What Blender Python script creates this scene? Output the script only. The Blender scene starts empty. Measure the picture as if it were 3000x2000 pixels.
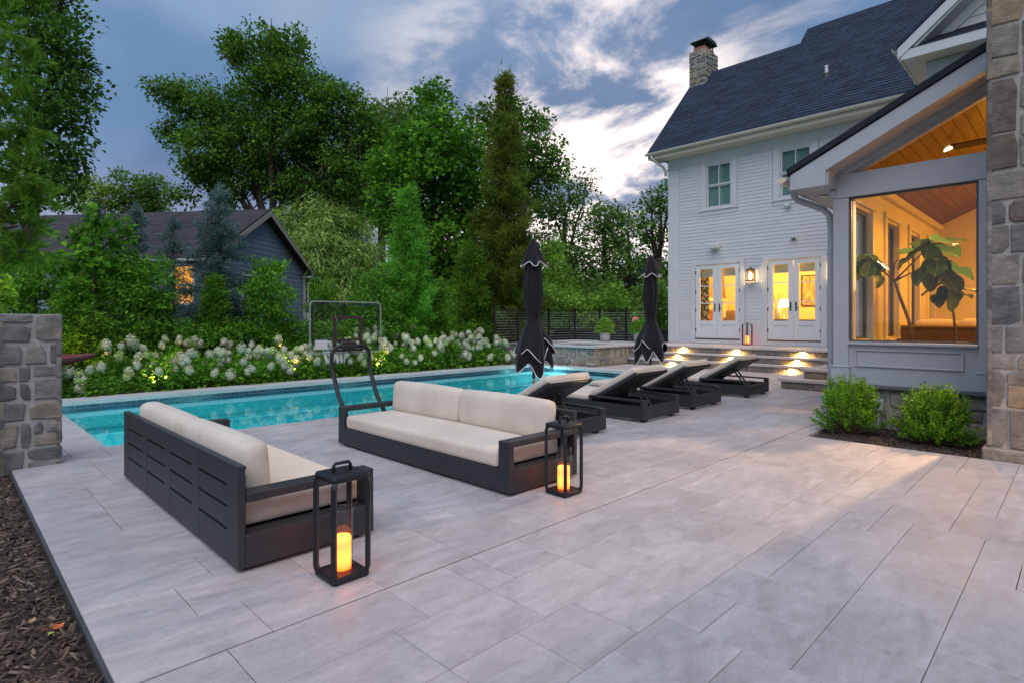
import bpy, math, random
import numpy as np
from mathutils import Vector, Matrix

# ---------------------------------------------------------------- camera, sky, sun, exposure
scene = bpy.context.scene
COL = scene.collection
R = math.radians
SUN_AZ = 38.0                         # where the sun went down behind the clouds
SKY_OFF = ((4.3, 5.1, 0), (3.3, 4.6, 0))

cam_data = bpy.data.cameras.new('camera')
cam_data.sensor_width = 36.0
cam_data.lens = 20.16
cam_data.shift_y = -0.0207
cam_data.clip_start = 0.05
cam_data.clip_end = 2000
cam = bpy.data.objects.new('camera', cam_data)
COL.objects.link(cam)
cam.location = (0, 0, 1.25)
cam.rotation_euler = (R(90), 0, R(-45))
scene.camera = cam

world = bpy.data.worlds.new('World')
scene.world = world
world.use_nodes = True
nt = world.node_tree
nt.nodes.clear()

def wn(t, **kw):
    n = nt.nodes.new(t)
    for k, v in kw.items():
        setattr(n, k, v)
    return n

def wmath(op, a, b=None, clamp=False):
    n = wn('ShaderNodeMath', operation=op, use_clamp=clamp)
    for i, s in enumerate((a, b)):
        if s is None:
            continue
        if isinstance(s, (int, float)):
            n.inputs[i].default_value = s
        else:
            nt.links.new(s, n.inputs[i])
    return n.outputs[0]

def wramp(fac, stops):
    n = wn('ShaderNodeValToRGB')
    n.color_ramp.interpolation = 'EASE'
    els = n.color_ramp.elements
    while len(els) < len(stops):
        els.new(0.5)
    for e, (p, c) in zip(els, stops):
        e.position = p
        e.color = (c[0], c[1], c[2], 1) if not isinstance(c, (int, float)) else (c, c, c, 1)
    nt.links.new(fac, n.inputs[0])
    return n.outputs[0]

def wmix(fac, a, b):
    n = wn('ShaderNodeMix', data_type='RGBA')
    for i, s in ((0, fac), (6, a), (7, b)):
        if isinstance(s, (tuple, list)):
            n.inputs[i].default_value = (*s, 1)
        elif isinstance(s, (int, float)):
            n.inputs[i].default_value = s
        else:
            nt.links.new(s, n.inputs[i])
    return n.outputs[2]

out = wn('ShaderNodeOutputWorld')
bg = wn('ShaderNodeBackground')
nt.links.new(bg.outputs[0], out.inputs[0])
tc = wn('ShaderNodeTexCoord')
sep = wn('ShaderNodeSeparateXYZ')
nt.links.new(tc.outputs['Generated'], sep.inputs[0])
zc = wmath('ADD', wmath('MAXIMUM', sep.outputs[2], 0.0), 0.16)
cmb = wn('ShaderNodeCombineXYZ')
nt.links.new(wmath('DIVIDE', sep.outputs[0], zc), cmb.inputs[0])
nt.links.new(wmath('DIVIDE', sep.outputs[1], zc), cmb.inputs[1])

def wnoise(scale, detail, rough, off, stretch=(1, 1, 1), dist=0.0, rot=0.0):
    mp = wn('ShaderNodeMapping')
    mp.inputs['Location'].default_value = off
    mp.inputs['Scale'].default_value = stretch
    mp.inputs['Rotation'].default_value = (0, 0, rot)
    nt.links.new(cmb.outputs[0], mp.inputs[0])
    n = wn('ShaderNodeTexNoise')
    n.inputs['Scale'].default_value = scale
    n.inputs['Detail'].default_value = detail
    n.inputs['Roughness'].default_value = rough
    n.inputs['Distortion'].default_value = dist
    nt.links.new(mp.outputs[0], n.inputs[0])
    return n.outputs[0]

sky = wn('ShaderNodeTexSky', sky_type='NISHITA', sun_disc=False)
sky.sun_elevation = R(6)
sky.sun_rotation = R(SUN_AZ)
sky.air_density = 1.0
sky.dust_density = 2.0
skyc = wn('ShaderNodeMix', data_type='RGBA', blend_type='MULTIPLY')
skyc.inputs[0].default_value = 1.0
nt.links.new(sky.outputs[0], skyc.inputs[6])
skyc.inputs[7].default_value = (0.075, 0.075, 0.075, 1)
# cloud deck: soft long banks with lighter gaps
n_big = wnoise(0.50, 3.0, 0.45, SKY_OFF[0], (1.0, 0.6, 1), 0.3, 0.6)
n_fine = wnoise(1.3, 6.0, 0.50, (0.4, 5.2, 0), (1.0, 0.6, 1), 0.5, 0.9)
n_mix = wmath('ADD', wmath('MULTIPLY', n_big, 0.62), wmath('MULTIPLY', n_fine, 0.38))
cloud = wramp(n_mix, [(0.40, (0.085, 0.165, 0.310)), (0.48, (0.125, 0.220, 0.385)), (0.55, (0.215, 0.315, 0.480)), (0.64, (0.40, 0.45, 0.57))])
# low warm band near the horizon
low = wramp(sep.outputs[2], [(0.05, 1.0), (0.30, 0.0)])
cloud = wmix(wmath('MULTIPLY', low, 0.55), cloud, (0.47, 0.43, 0.54))
# bright break in the clouds where the sun has gone down
bd = Vector((1 / 2**.5 + 0.15 / 2**.5, 1 / 2**.5 - 0.15 / 2**.5, 0.30)).normalized()
vm = wn('ShaderNodeVectorMath', operation='DOT_PRODUCT')
nt.links.new(tc.outputs['Generated'], vm.inputs[0])
vm.inputs[1].default_value = bd
glow = wramp(vm.outputs['Value'], [(0.900, 0.0), (0.960, 0.42), (0.994, 1.0)])
n_gap = wnoise(1.35, 8.0, 0.60, SKY_OFF[1], (1.0, 0.8, 1), 0.4, 0.3)
gap = wramp(n_gap, [(0.44, 0.0), (0.57, 1.0)])
brk = wmath('MULTIPLY', glow, wmath('ADD', wmath('MULTIPLY', gap, 0.92), 0.06), True)
cloud = wmix(brk, cloud, (1.18, 1.03, 0.97))
clear = wmath('MULTIPLY', wramp(n_fine, [(0.55, 0.0), (0.75, 0.12)]), 1.0)
final = wmix(clear, cloud, skyc.outputs[2])
nt.links.new(final, bg.inputs[0])
bg.inputs[1].default_value = 1.0

sun_data = bpy.data.lights.new('sun', 'SUN')
sun_data.energy = 2.1
sun_data.angle = R(75)
sun_data.color = (1.0, 0.96, 0.97)
sun = bpy.data.objects.new('sun', sun_data)
COL.objects.link(sun)
# light comes from the open sky above and behind the camera's left, pointed down
sun.rotation_euler = Vector((0.42, 0.36, -0.83)).to_track_quat('-Z', 'Y').to_euler()

scene.view_settings.view_transform = 'Standard'
scene.view_settings.look = 'None'
scene.view_settings.exposure = 0.3
scene.view_settings.gamma = 1.0
scene.view_settings.use_curve_mapping = False
scene.render.engine = 'CYCLES'
scene.cycles.max_bounces = 7
scene.cycles.diffuse_bounces = 3
scene.cycles.glossy_bounces = 3
scene.cycles.transmission_bounces = 4
scene.cycles.transparent_max_bounces = 12
scene.cycles.caustics_reflective = False
scene.cycles.caustics_refractive = False
scene.cycles.sample_clamp_indirect = 4.0
scene.cycles.use_denoising = True

# ---------------------------------------------------------------- helpers
def tag(o, label=None, cat=None, group=None, kind=None):
    if label: o['label'] = label
    if cat: o['category'] = cat
    if group: o['group'] = group
    if kind: o['kind'] = kind
    return o

def empty(name, loc=(0, 0, 0), rz=0.0, parent=None):
    o = bpy.data.objects.new(name, None)
    COL.objects.link(o)
    o.location = loc
    o.rotation_euler = (0, 0, rz)
    o.empty_display_size = 0.1
    if parent: o.parent = parent
    return o

def link_mesh(name, me, mat=None, parent=None, loc=None, rz=None):
    o = bpy.data.objects.new(name, me)
    COL.objects.link(o)
    if mat is not None and not me.materials:
        me.materials.append(mat)
    if parent: o.parent = parent
    if loc is not None: o.location = loc
    if rz is not None: o.rotation_euler = (0, 0, rz)
    return o

def copy_tree(o, parent=None):
    c = o.copy()
    COL.objects.link(c)
    c.parent = parent
    for ch in list(o.children):
        copy_tree(ch, c)
    return c

class MB:
    def __init__(s):
        s.v = []; s.f = []
    def add(s, vs, fs):
        b = len(s.v)
        s.v += [tuple(p) for p in vs]
        s.f += [tuple(b + i for i in f) for f in fs]
        return s
    def box(s, x0, x1, y0, y1, z0, z1, c=0.0):
        if c <= 0:
            vs = [(x, y, z) for z in (z0, z1) for y in (y0, y1) for x in (x0, x1)]
            fs = [(0, 2, 3, 1), (4, 5, 7, 6), (0, 1, 5, 4), (2, 6, 7, 3), (0, 4, 6, 2), (1, 3, 7, 5)]
            return s.add(vs, fs)
        # chamfered box: 24 verts
        vs = []; idx = {}
        for sx in (0, 1):
            for sy in (0, 1):
                for sz in (0, 1):
                    X = (x0, x1)[sx]; Y = (y0, y1)[sy]; Z = (z0, z1)[sz]
                    dx = c if sx == 0 else -c; dy = c if sy == 0 else -c; dz = c if sz == 0 else -c
                    idx[sx, sy, sz, 'x'] = len(vs); vs.append((X, Y + dy, Z + dz))
                    idx[sx, sy, sz, 'y'] = len(vs); vs.append((X + dx, Y, Z + dz))
                    idx[sx, sy, sz, 'z'] = len(vs); vs.append((X + dx, Y + dy, Z))
        fs = []
        for sx in (0, 1):
            q = [idx[sx, 0, 0, 'x'], idx[sx, 1, 0, 'x'], idx[sx, 1, 1, 'x'], idx[sx, 0, 1, 'x']]
            fs.append(tuple(q if sx else q[::-1]))
        for sy in (0, 1):
            q = [idx[0, sy, 0, 'y'], idx[1, sy, 0, 'y'], idx[1, sy, 1, 'y'], idx[0, sy, 1, 'y']]
            fs.append(tuple(q[::-1] if sy else q))
        for sz in (0, 1):
            q = [idx[0, 0, sz, 'z'], idx[1, 0, sz, 'z'], idx[1, 1, sz, 'z'], idx[0, 1, sz, 'z']]
            fs.append(tuple(q if sz else q[::-1]))
        for sx in (0, 1):
            for sy in (0, 1):
                fs.append((idx[sx, sy, 0, 'x'], idx[sx, sy, 1, 'x'], idx[sx, sy, 1, 'y'], idx[sx, sy, 0, 'y']))
        for sx in (0, 1):
            for sz in (0, 1):
                fs.append((idx[sx, 0, sz, 'x'], idx[sx, 1, sz, 'x'], idx[sx, 1, sz, 'z'], idx[sx, 0, sz, 'z']))
        for sy in (0, 1):
            for sz in (0, 1):
                fs.append((idx[0, sy, sz, 'y'], idx[1, sy, sz, 'y'], idx[1, sy, sz, 'z'], idx[0, sy, sz, 'z']))
        for k in [(a, b, d) for a in (0, 1) for b in (0, 1) for d in (0, 1)]:
            fs.append((idx[(*k, 'x')], idx[(*k, 'y')], idx[(*k, 'z')]))
        return s.add(vs, fs)
    def prism(s, poly, a, b, axis='x'):
        # poly in the two other axes, extruded from a to b
        n = len(poly)
        def P(t, p):
            return {'x': (t, p[0], p[1]), 'y': (p[0], t, p[1]), 'z': (p[0], p[1], t)}[axis]
        vs = [P(a, p) for p in poly] + [P(b, p) for p in poly]
        fs = [tuple(range(n)), tuple(range(2 * n - 1, n - 1, -1))]
        fs += [(i, i + n, (i + 1) % n + n, (i + 1) % n) for i in range(n)]
        return s.add(vs, fs)
    def tube(s, pts, rad, n=8, cap=True):
        pts = [Vector(p) for p in pts]
        if not hasattr(rad, '__len__'):
            rad = [rad] * len(pts)
        vs = []; fs = []
        up = Vector((0, 0, 1))
        prev = None
        for i, p in enumerate(pts):
            t = (pts[min(i + 1, len(pts) - 1)] - pts[max(i - 1, 0)]).normalized()
            if prev is None:
                a = t.cross(up)
                if a.length < 0.05: a = t.cross(Vector((1, 0, 0)))
            else:
                a = prev - t * prev.dot(t)
            a.normalize(); prev = a
            b = t.cross(a)
            for k in range(n):
                w = 2 * math.pi * k / n
                vs.append(p + (a * math.cos(w) + b * math.sin(w)) * rad[i])
        for i in range(len(pts) - 1):
            for k in range(n):
                k2 = (k + 1) % n
                fs.append((i * n + k, i * n + k2, (i + 1) * n + k2, (i + 1) * n + k))
        if cap:
            fs.append(tuple(range(n))[::-1])
            fs.append(tuple((len(pts) - 1) * n + k for k in range(n)))
        return s.add(vs, fs)
    def lathe(s, prof, n=24, c=(0, 0, 0), fn=None, cap=False):
        vs = []; fs = []
        for (r, z) in prof:
            for k in range(n):
                w = 2 * math.pi * k / n
                rr = r if fn is None else fn(r, z, w)
                vs.append((c[0] + rr * math.cos(w), c[1] + rr * math.sin(w), c[2] + z))
        for i in range(len(prof) - 1):
            for k in range(n):
                k2 = (k + 1) % n
                fs.append((i * n + k, i * n + k2, (i + 1) * n + k2, (i + 1) * n + k))
        if cap:
            fs.append(tuple(range(n))[::-1])
            fs.append(tuple((len(prof) - 1) * n + k for k in range(n)))
        return s.add(vs, fs)
    def rbox(s, cx, cy, cz, sx, sy, sz, r, n=6, bulge=(0, 0, 0), seed=None):
        # rounded box (cushion): grid cube, corners rounded, faces bulged
        vs = {}; V = []; F = []
        h = (sx / 2, sy / 2, sz / 2)
        def put(a, b, c):
            key = (a, b, c)
            if key in vs: return vs[key]
            def pos(i, hh):
                t = i / n
                # denser near the ends
                return (-hh + 2 * hh * t) if 0 < i < n else (-hh if i == 0 else hh)
            def coord(i, hh):
                if i == 0: return -hh
                if i == n: return hh
                k = [0, r * .35 / hh / 2] if False else None
                m = n // 2
                edge = min(r * 1.0, hh * .9)
                if i == 1: return -hh + edge * .45
                if i == n - 1: return hh - edge * .45
                if i == 2: return -hh + edge * 1.05
                if i == n - 2: return hh - edge * 1.05
                return (-hh + edge) + (2 * hh - 2 * edge) * (i - 2) / (n - 4)
            p = [coord(a, h[0]), coord(b, h[1]), coord(c, h[2])]
            q = [max(-h[k] + r, min(h[k] - r, p[k])) if h[k] > r else 0 for k in range(3)]
            d = Vector([p[k] - q[k] for k in range(3)])
            if d.length > 1e-9:
                d = d.normalized() * r if d.length > 0 else d
            P = [q[k] + d[k] for k in range(3)]
            nrm = [P[k] / h[k] for k in range(3)]
            for k in range(3):
                o1, o2 = [j for j in range(3) if j != k]
                w = max(0, 1 - nrm[o1] ** 2) * max(0, 1 - nrm[o2] ** 2)
                P[k] += bulge[k] * nrm[k] * w
            i0 = len(V)
            V.append((cx + P[0], cy + P[1], cz + P[2]))
            vs[key] = i0
            return i0
        for a in range(n):
            for b in range(n):
                F.append((put(a, b, 0), put(a, b + 1, 0), put(a + 1, b + 1, 0), put(a + 1, b, 0)))
                F.append((put(a, b, n), put(a + 1, b, n), put(a + 1, b + 1, n), put(a, b + 1, n)))
                F.append((put(a, 0, b), put(a + 1, 0, b), put(a + 1, 0, b + 1), put(a, 0, b + 1)))
                F.append((put(a, n, b), put(a, n, b + 1), put(a + 1, n, b + 1), put(a + 1, n, b)))
                F.append((put(0, a, b), put(0, a, b + 1), put(0, a + 1, b + 1), put(0, a + 1, b)))
                F.append((put(n, a, b), put(n, a + 1, b), put(n, a + 1, b + 1), put(n, a, b + 1)))
        return s.add(V, F)
    def mesh(s, name, mat=None, smooth=False):
        me = bpy.data.meshes.new(name)
        me.from_pydata(s.v, [], s.f)
        if smooth:
            me.polygons.foreach_set('use_smooth', [True] * len(me.polygons))
        if mat is not None: me.materials.append(mat)
        me.update()
        return me
    def build(s, name, mat=None, parent=None, smooth=False, loc=None, rz=None):
        return link_mesh(name, s.mesh(name, mat, smooth), None, parent, loc, rz)

def smooth_by_angle(o, deg=35):
    me = o.data
    me.polygons.foreach_set('use_smooth', [True] * len(me.polygons))
    try:
        me.set_sharp_from_angle(angle=R(deg))
    except Exception:
        pass
    return o

# ---------------------------------------------------------------- materials
def new_mat(name):
    m = bpy.data.materials.new(name)
    m.use_nodes = True
    m.node_tree.nodes.clear()
    return m, m.node_tree

def N(t, typ, **kw):
    n = t.nodes.new(typ)
    for k, v in kw.items():
        if k.startswith('i_'):
            n.inputs[k[2:].replace('_', ' ')].default_value = v
        else:
            setattr(n, k, v)
    return n

def ramp(t, fac, stops, interp='LINEAR'):
    n = t.nodes.new('ShaderNodeValToRGB')
    n.color_ramp.interpolation = interp
    els = n.color_ramp.elements
    while len(els) < len(stops): els.new(0.5)
    for e, (p, c) in zip(els, stops):
        e.position = p
        e.color = (*c, 1) if not isinstance(c, (int, float)) else (c, c, c, 1)
    t.links.new(fac, n.inputs[0])
    return n.outputs[0]

def mixc(t, fac, a, b, blend='MIX'):
    n = t.nodes.new('ShaderNodeMix'); n.data_type = 'RGBA'; n.blend_type = blend
    for i, s in ((0, fac), (6, a), (7, b)):
        if isinstance(s, (tuple, list)): n.inputs[i].default_value = (*s, 1)
        elif isinstance(s, (int, float)): n.inputs[i].default_value = s
        else: t.links.new(s, n.inputs[i])
    return n.outputs[2]

def coords(t, stretch=(1, 1, 1), rnd=True, rot=(0, 0, 0), world=False):
    if world:
        src = N(t, 'ShaderNodeNewGeometry').outputs['Position']
    else:
        src = N(t, 'ShaderNodeTexCoord').outputs['Object']
    if rnd:
        oi = N(t, 'ShaderNodeObjectInfo')
        sc = N(t, 'ShaderNodeVectorMath', operation='SCALE')
        cb = N(t, 'ShaderNodeCombineXYZ', i_X=17.0, i_Y=31.0, i_Z=7.0)
        t.links.new(cb.outputs[0], sc.inputs[0])
        t.links.new(oi.outputs['Random'], sc.inputs['Scale'])
        ad = N(t, 'ShaderNodeVectorMath', operation='ADD')
        t.links.new(src, ad.inputs[0]); t.links.new(sc.outputs[0], ad.inputs[1])
        src = ad.outputs[0]
    mp = N(t, 'ShaderNodeMapping')
    mp.inputs['Scale'].default_value = stretch
    mp.inputs['Rotation'].default_value = rot
    t.links.new(src, mp.inputs[0])
    return mp.outputs[0]

def tnoise(t, vec, scale, detail=4, rough=.55, dist=0.0):
    n = N(t, 'ShaderNodeTexNoise')
    n.inputs['Scale'].default_value = scale
    n.inputs['Detail'].default_value = detail
    n.inputs['Roughness'].default_value = rough
    n.inputs['Distortion'].default_value = dist
    t.links.new(vec, n.inputs[0])
    return n.outputs[0]

def basic(name, col, rough=.6, var=.12, scale=4, bump=0.0, bscale=40, metal=0.0, spec=.4, stretch=(1, 1, 1),
          rnd_obj=0.0, world=False, bdist=.01, sheen=0.0, coat=0.0):
    m, t = new_mat(name)
    o = N(t, 'ShaderNodeOutputMaterial'); b = N(t, 'ShaderNodeBsdfPrincipled')
    t.links.new(b.outputs[0], o.inputs[0])
    vec = coords(t, stretch, rnd=not world, world=world)
    f = tnoise(t, vec, scale)
    c = ramp(t, f, [(.25, tuple(x * (1 - var) for x in col)), (.75, tuple(min(1, x * (1 + var)) for x in col))])
    if rnd_obj:
        oi = N(t, 'ShaderNodeObjectInfo')
        k = ramp(t, oi.outputs['Random'], [(0, 1 - rnd_obj), (1, 1 + rnd_obj)])
        c = mixc(t, 1.0, c, k, 'MULTIPLY')
    t.links.new(c, b.inputs['Base Color'])
    b.inputs['Roughness'].default_value = rough
    b.inputs['Metallic'].default_value = metal
    b.inputs['Specular IOR Level'].default_value = spec
    if sheen: b.inputs['Sheen Weight'].default_value = sheen
    if coat: b.inputs['Coat Weight'].default_value = coat
    if bump:
        bn = N(t, 'ShaderNodeBump')
        bn.inputs['Strength'].default_value = bump
        bn.inputs['Distance'].default_value = bdist
        t.links.new(tnoise(t, vec, bscale, 5, .6), bn.inputs['Height'])
        t.links.new(bn.outputs[0], b.inputs['Normal'])
    return m

def emis(name, col, strength):
    m, t = new_mat(name)
    o = N(t, 'ShaderNodeOutputMaterial'); e = N(t, 'ShaderNodeEmission')
    e.inputs[0].default_value = (*col, 1); e.inputs[1].default_value = strength
    t.links.new(e.outputs[0], o.inputs[0])
    return m

def stone_mat(name, ramp_cols, rough=.85, bump=.6, fine=(.55, 1.35)):
    m, t = new_mat(name)
    o = N(t, 'ShaderNodeOutputMaterial'); b = N(t, 'ShaderNodeBsdfPrincipled')
    t.links.new(b.outputs[0], o.inputs[0])
    oi = N(t, 'ShaderNodeObjectInfo')
    n = len(ramp_cols)
    base = ramp(t, oi.outputs['Random'], [(i / n, c) for i, c in enumerate(ramp_cols)], 'CONSTANT')
    vec = coords(t, (1, 1, 1))
    vec2 = coords(t, (1.2, 1.2, 5))
    f1 = tnoise(t, vec, 7, 6, .62, .4)
    f2 = tnoise(t, vec2, 9, 6, .65, .8)
    k = ramp(t, f1, [(.28, fine[0]), (.72, fine[1])])
    k2 = ramp(t, f2, [(.35, .78), (.62, 1.12)])
    c = mixc(t, 1.0, base, k, 'MULTIPLY')
    c = mixc(t, 1.0, c, k2, 'MULTIPLY')
    rust = ramp(t, tnoise(t, vec, 3.1, 5, .6), [(.56, 0.0), (.75, .38)])
    c = mixc(t, rust, c, (.30, .20, .12))
    t.links.new(c, b.inputs['Base Color'])
    b.inputs['Roughness'].default_value = rough
    b.inputs['Specular IOR Level'].default_value = .25
    bn = N(t, 'ShaderNodeBump'); bn.inputs['Strength'].default_value = bump; bn.inputs['Distance'].default_value = .012
    t.links.new(tnoise(t, vec2, 22, 6, .65), bn.inputs['Height'])
    t.links.new(bn.outputs[0], b.inputs['Normal'])
    return m

def leaf_mat(name, c1, c2, c3=None, gain=2.4, sat=(1.12, 1.10, .52), trans=.40, rough=.55, spec=.14):
    m, t = new_mat(name)
    o = N(t, 'ShaderNodeOutputMaterial'); b = N(t, 'ShaderNodeBsdfPrincipled')
    g = N(t, 'ShaderNodeNewGeometry')
    c1, c2, c3 = (tuple(min(.8, x * gain * w) for x, w in zip(q, sat)) for q in (c1, c2, c3 or c2))
    stops = [(0.0, c1), (.7, c2), (1.0, c3)]
    c = ramp(t, g.outputs['Random Per Island'], stops)
    big = tnoise(t, g.outputs['Position'], .8, 2, .5)
    k = ramp(t, big, [(.3, .72), (.7, 1.25)])
    c = mixc(t, 1.0, c, k, 'MULTIPLY')
    t.links.new(c, b.inputs['Base Color'])
    b.inputs['Roughness'].default_value = rough
    b.inputs['Specular IOR Level'].default_value = spec
    tr = N(t, 'ShaderNodeBsdfTranslucent')
    t.links.new(c, tr.inputs[0])
    mx = N(t, 'ShaderNodeMixShader'); mx.inputs[0].default_value = trans
    t.links.new(b.outputs[0], mx.inputs[1]); t.links.new(tr.outputs[0], mx.inputs[2])
    t.links.new(mx.outputs[0], o.inputs[0])
    return m

def schlick(t, normal, f0, k):
    lw = N(t, 'ShaderNodeLayerWeight'); lw.inputs['Blend'].default_value = .5
    if normal is not None: t.links.new(normal, lw.inputs['Normal'])
    p = N(t, 'ShaderNodeMath', operation='POWER'); p.inputs[1].default_value = 5.0
    t.links.new(lw.outputs['Facing'], p.inputs[0])
    m = N(t, 'ShaderNodeMath', operation='MULTIPLY_ADD', use_clamp=True)
    t.links.new(p.outputs[0], m.inputs[0]); m.inputs[1].default_value = k; m.inputs[2].default_value = f0
    return m

def thin_glass(name, tint=(.97, .98, .98), refl=.10, rough=0.0):
    m, t = new_mat(name)
    o = N(t, 'ShaderNodeOutputMaterial')
    a = N(t, 'ShaderNodeBsdfTransparent'); a.inputs[0].default_value = (*tint, 1)
    g = N(t, 'ShaderNodeBsdfGlossy'); g.inputs['Roughness'].default_value = rough
    mu = schlick(t, None, .03 * refl / .1, refl / .1 * .6)
    mx = N(t, 'ShaderNodeMixShader')
    t.links.new(mu.outputs[0], mx.inputs[0])
    t.links.new(a.outputs[0], mx.inputs[1]); t.links.new(g.outputs[0], mx.inputs[2])
    t.links.new(mx.outputs[0], o.inputs[0])
    return m

def water_mat(name, tint, refl=.8, bump=.03, bscale=2.5):
    m, t = new_mat(name)
    o = N(t, 'ShaderNodeOutputMaterial')
    a = N(t, 'ShaderNodeBsdfTransparent'); a.inputs[0].default_value = (*tint, 1)
    g = N(t, 'ShaderNodeBsdfGlossy'); g.inputs['Roughness'].default_value = 0.012
    bn = N(t, 'ShaderNodeBump'); bn.inputs['Strength'].default_value = bump; bn.inputs['Distance'].default_value = .02
    vec = coords(t, (1, 1, 1), rnd=False)
    t.links.new(tnoise(t, vec, bscale, 2, .4), bn.inputs['Height'])
    t.links.new(bn.outputs[0], g.inputs['Normal'])
    mu = schlick(t, bn.outputs[0], .02, refl)
    mx = N(t, 'ShaderNodeMixShader')
    t.links.new(mu.outputs[0], mx.inputs[0])
    t.links.new(a.outputs[0], mx.inputs[1]); t.links.new(g.outputs[0], mx.inputs[2])
    t.links.new(mx.outputs[0], o.inputs[0])
    return m

M = {}
def paving_mat(island=False):
    m, t = new_mat('limestone_paving')
    o = N(t, 'ShaderNodeOutputMaterial'); b = N(t, 'ShaderNodeBsdfPrincipled')
    t.links.new(b.outputs[0], o.inputs[0])
    vec = coords(t, (1, 2.6, 1)); vec1 = coords(t, (1, 1, 1))
    f1 = tnoise(t, vec, 1.8, 7, .6, 1.3)
    f2 = tnoise(t, vec, 9, 7, .68, .6)
    f3 = tnoise(t, vec1, 45, 3, .6)
    c = ramp(t, f1, [(.25, (.335, .310, .318)), (.48, (.420, .392, .400)), (.60, (.458, .428, .436)), (.78, (.52, .49, .496))])
    c = mixc(t, 1.0, c, ramp(t, f2, [(.3, .88), (.7, 1.09)]), 'MULTIPLY')
    c = mixc(t, 1.0, c, ramp(t, f3, [(.3, .94), (.7, 1.05)]), 'MULTIPLY')
    rsrc = N(t, 'ShaderNodeNewGeometry').outputs['Random Per Island'] if island else N(t, 'ShaderNodeObjectInfo').outputs['Random']
    c = mixc(t, 1.0, c, ramp(t, rsrc, [(0, (.945, .94, .945)), (.5, (1.0, .99, .99)), (.8, (1.035, 1.02, 1.01)), (1, (.98, .98, .995))]), 'MULTIPLY')
    # rain stains and spots, with shapes of their own across the slabs
    wv = coords(t, (1, 1, 1), rnd=False, world=True)
    st = ramp(t, tnoise(t, wv, .9, 4, .6, .8), [(.36, .88), (.6, 1.04)])
    c = mixc(t, 1.0, c, st, 'MULTIPLY')
    t.links.new(c, b.inputs['Base Color'])
    t.links.new(ramp(t, f2, [(.3, .40), (.7, .62)]), b.inputs['Roughness'])
    b.inputs['Specular IOR Level'].default_value = .4
    bn = N(t, 'ShaderNodeBump'); bn.inputs['Strength'].default_value = .12; bn.inputs['Distance'].default_value = .006
    t.links.new(f2, bn.inputs['Height']); t.links.new(bn.outputs[0], b.inputs['Normal'])
    return m
M['pave'] = paving_mat(); M['pave_far'] = paving_mat(True)
M['joint'] = basic('joint_sand', (.20, .18, .165), .9, .25, 20)
M['coping'] = basic('coping_stone', (.47, .452, .445), .55, .10, 5, .1, 40, rnd_obj=.05)
M['soil'] = basic('soil', (.045, .035, .025), .95, .4, 3, .5, 20, world=True)
M['lawn'] = basic('lawn', (.05, .085, .025), .9, .4, 6, .6, 60, world=True)
M['mulch'] = basic('mulch_ground', (.032, .022, .017), .95, .5, 30, .9, 60, world=True)
m_, t_ = new_mat('bark_chip')
o_ = N(t_, 'ShaderNodeOutputMaterial'); b_ = N(t_, 'ShaderNodeBsdfPrincipled'); t_.links.new(b_.outputs[0], o_.inputs[0])
g_ = N(t_, 'ShaderNodeNewGeometry')
t_.links.new(ramp(t_, g_.outputs['Random Per Island'], [(0, (.022, .014, .011)), (.5, (.055, .035, .026)), (.85, (.10, .066, .045)), (.97, (.19, .14, .10))]), b_.inputs['Base Color'])
b_.inputs['Roughness'].default_value = .85
M['chip'] = m_
M['plaster'] = basic('pool_plaster', (.12, .60, .66), .7, .05, 3)
M['ledge'] = basic('pool_ledge_plaster', (.40, .78, .82), .7, .05, 3)
M['pooltile'] = basic('glass_tile', (.045, .085, .125), .25, .3, 8, rnd_obj=.35, spec=.5)
M['grout'] = basic('grout', (.30, .34, .36), .8, .1, 10)
M['water'] = water_mat('pool_water', (.34, .88, .90), .95, .02, 1.2)
M['spawater'] = water_mat('spa_water', (.10, .28, .32), .35, .03, 3)
M['mortar'] = basic('mortar', (.40, .375, .35), .95, .2, 18, .5, 60)
M['stone'] = stone_mat('fieldstone', [(.22, .205, .19), (.29, .25, .20), (.17, .165, .16), (.33, .25, .17), (.25, .225, .195), (.20, .18, .16), (.15, .12, .105), (.27, .24, .21)])
M['stone_grey'] = stone_mat('grey_ledgestone', [(.19, .185, .18), (.25, .235, .215), (.14, .138, .135), (.29, .25, .20), (.22, .21, .20), (.165, .16, .16)])
M['stone_spa'] = stone_mat('spa_stone', [(.27, .26, .23), (.34, .30, .23), (.22, .22, .21), (.39, .35, .28), (.30, .27, .22)])
M['riser'] = stone_mat('riser_stone', [(.25, .23, .20), (.31, .27, .21), (.21, .20, .185), (.28, .26, .23)])
M['white'] = basic('white_paint', (.60, .60, .61), .5, .03, 3, .03, 30)
M['porchpaint'] = basic('darker_white_paint', (.43, .445, .47), .5, .03, 3, .03, 30)  # white trim paint set darker and slightly bluer
M['cream'] = basic('warm_glow_trim', (.62, .54, .44), .5, .03, 3)  # warm glow under the eaves put into the trim colour
M['siding'] = basic('white_clapboard', (.59, .59, .60), .55, .05, 2.5, .05, 25, rnd_obj=.03, stretch=(3, .6, 3))
M['black'] = basic('black_metal', (.014, .014, .015), .45, .15, 10, spec=.4)
M['dark_metal'] = basic('charcoal_aluminium', (.034, .036, .042), .48, .16, 14, .06, 120, metal=.25, spec=.45)
M['lantern'] = basic('lantern_metal', (.022, .023, .026), .42, .15, 12, .05, 60, metal=.4)
M['canvas'] = basic('black_canvas', (.010, .010, .013), .9, .25, 9, .4, 220, spec=.2, sheen=.15)
M['piping'] = basic('white_piping', (.72, .70, .68), .8, .05, 10)
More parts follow.
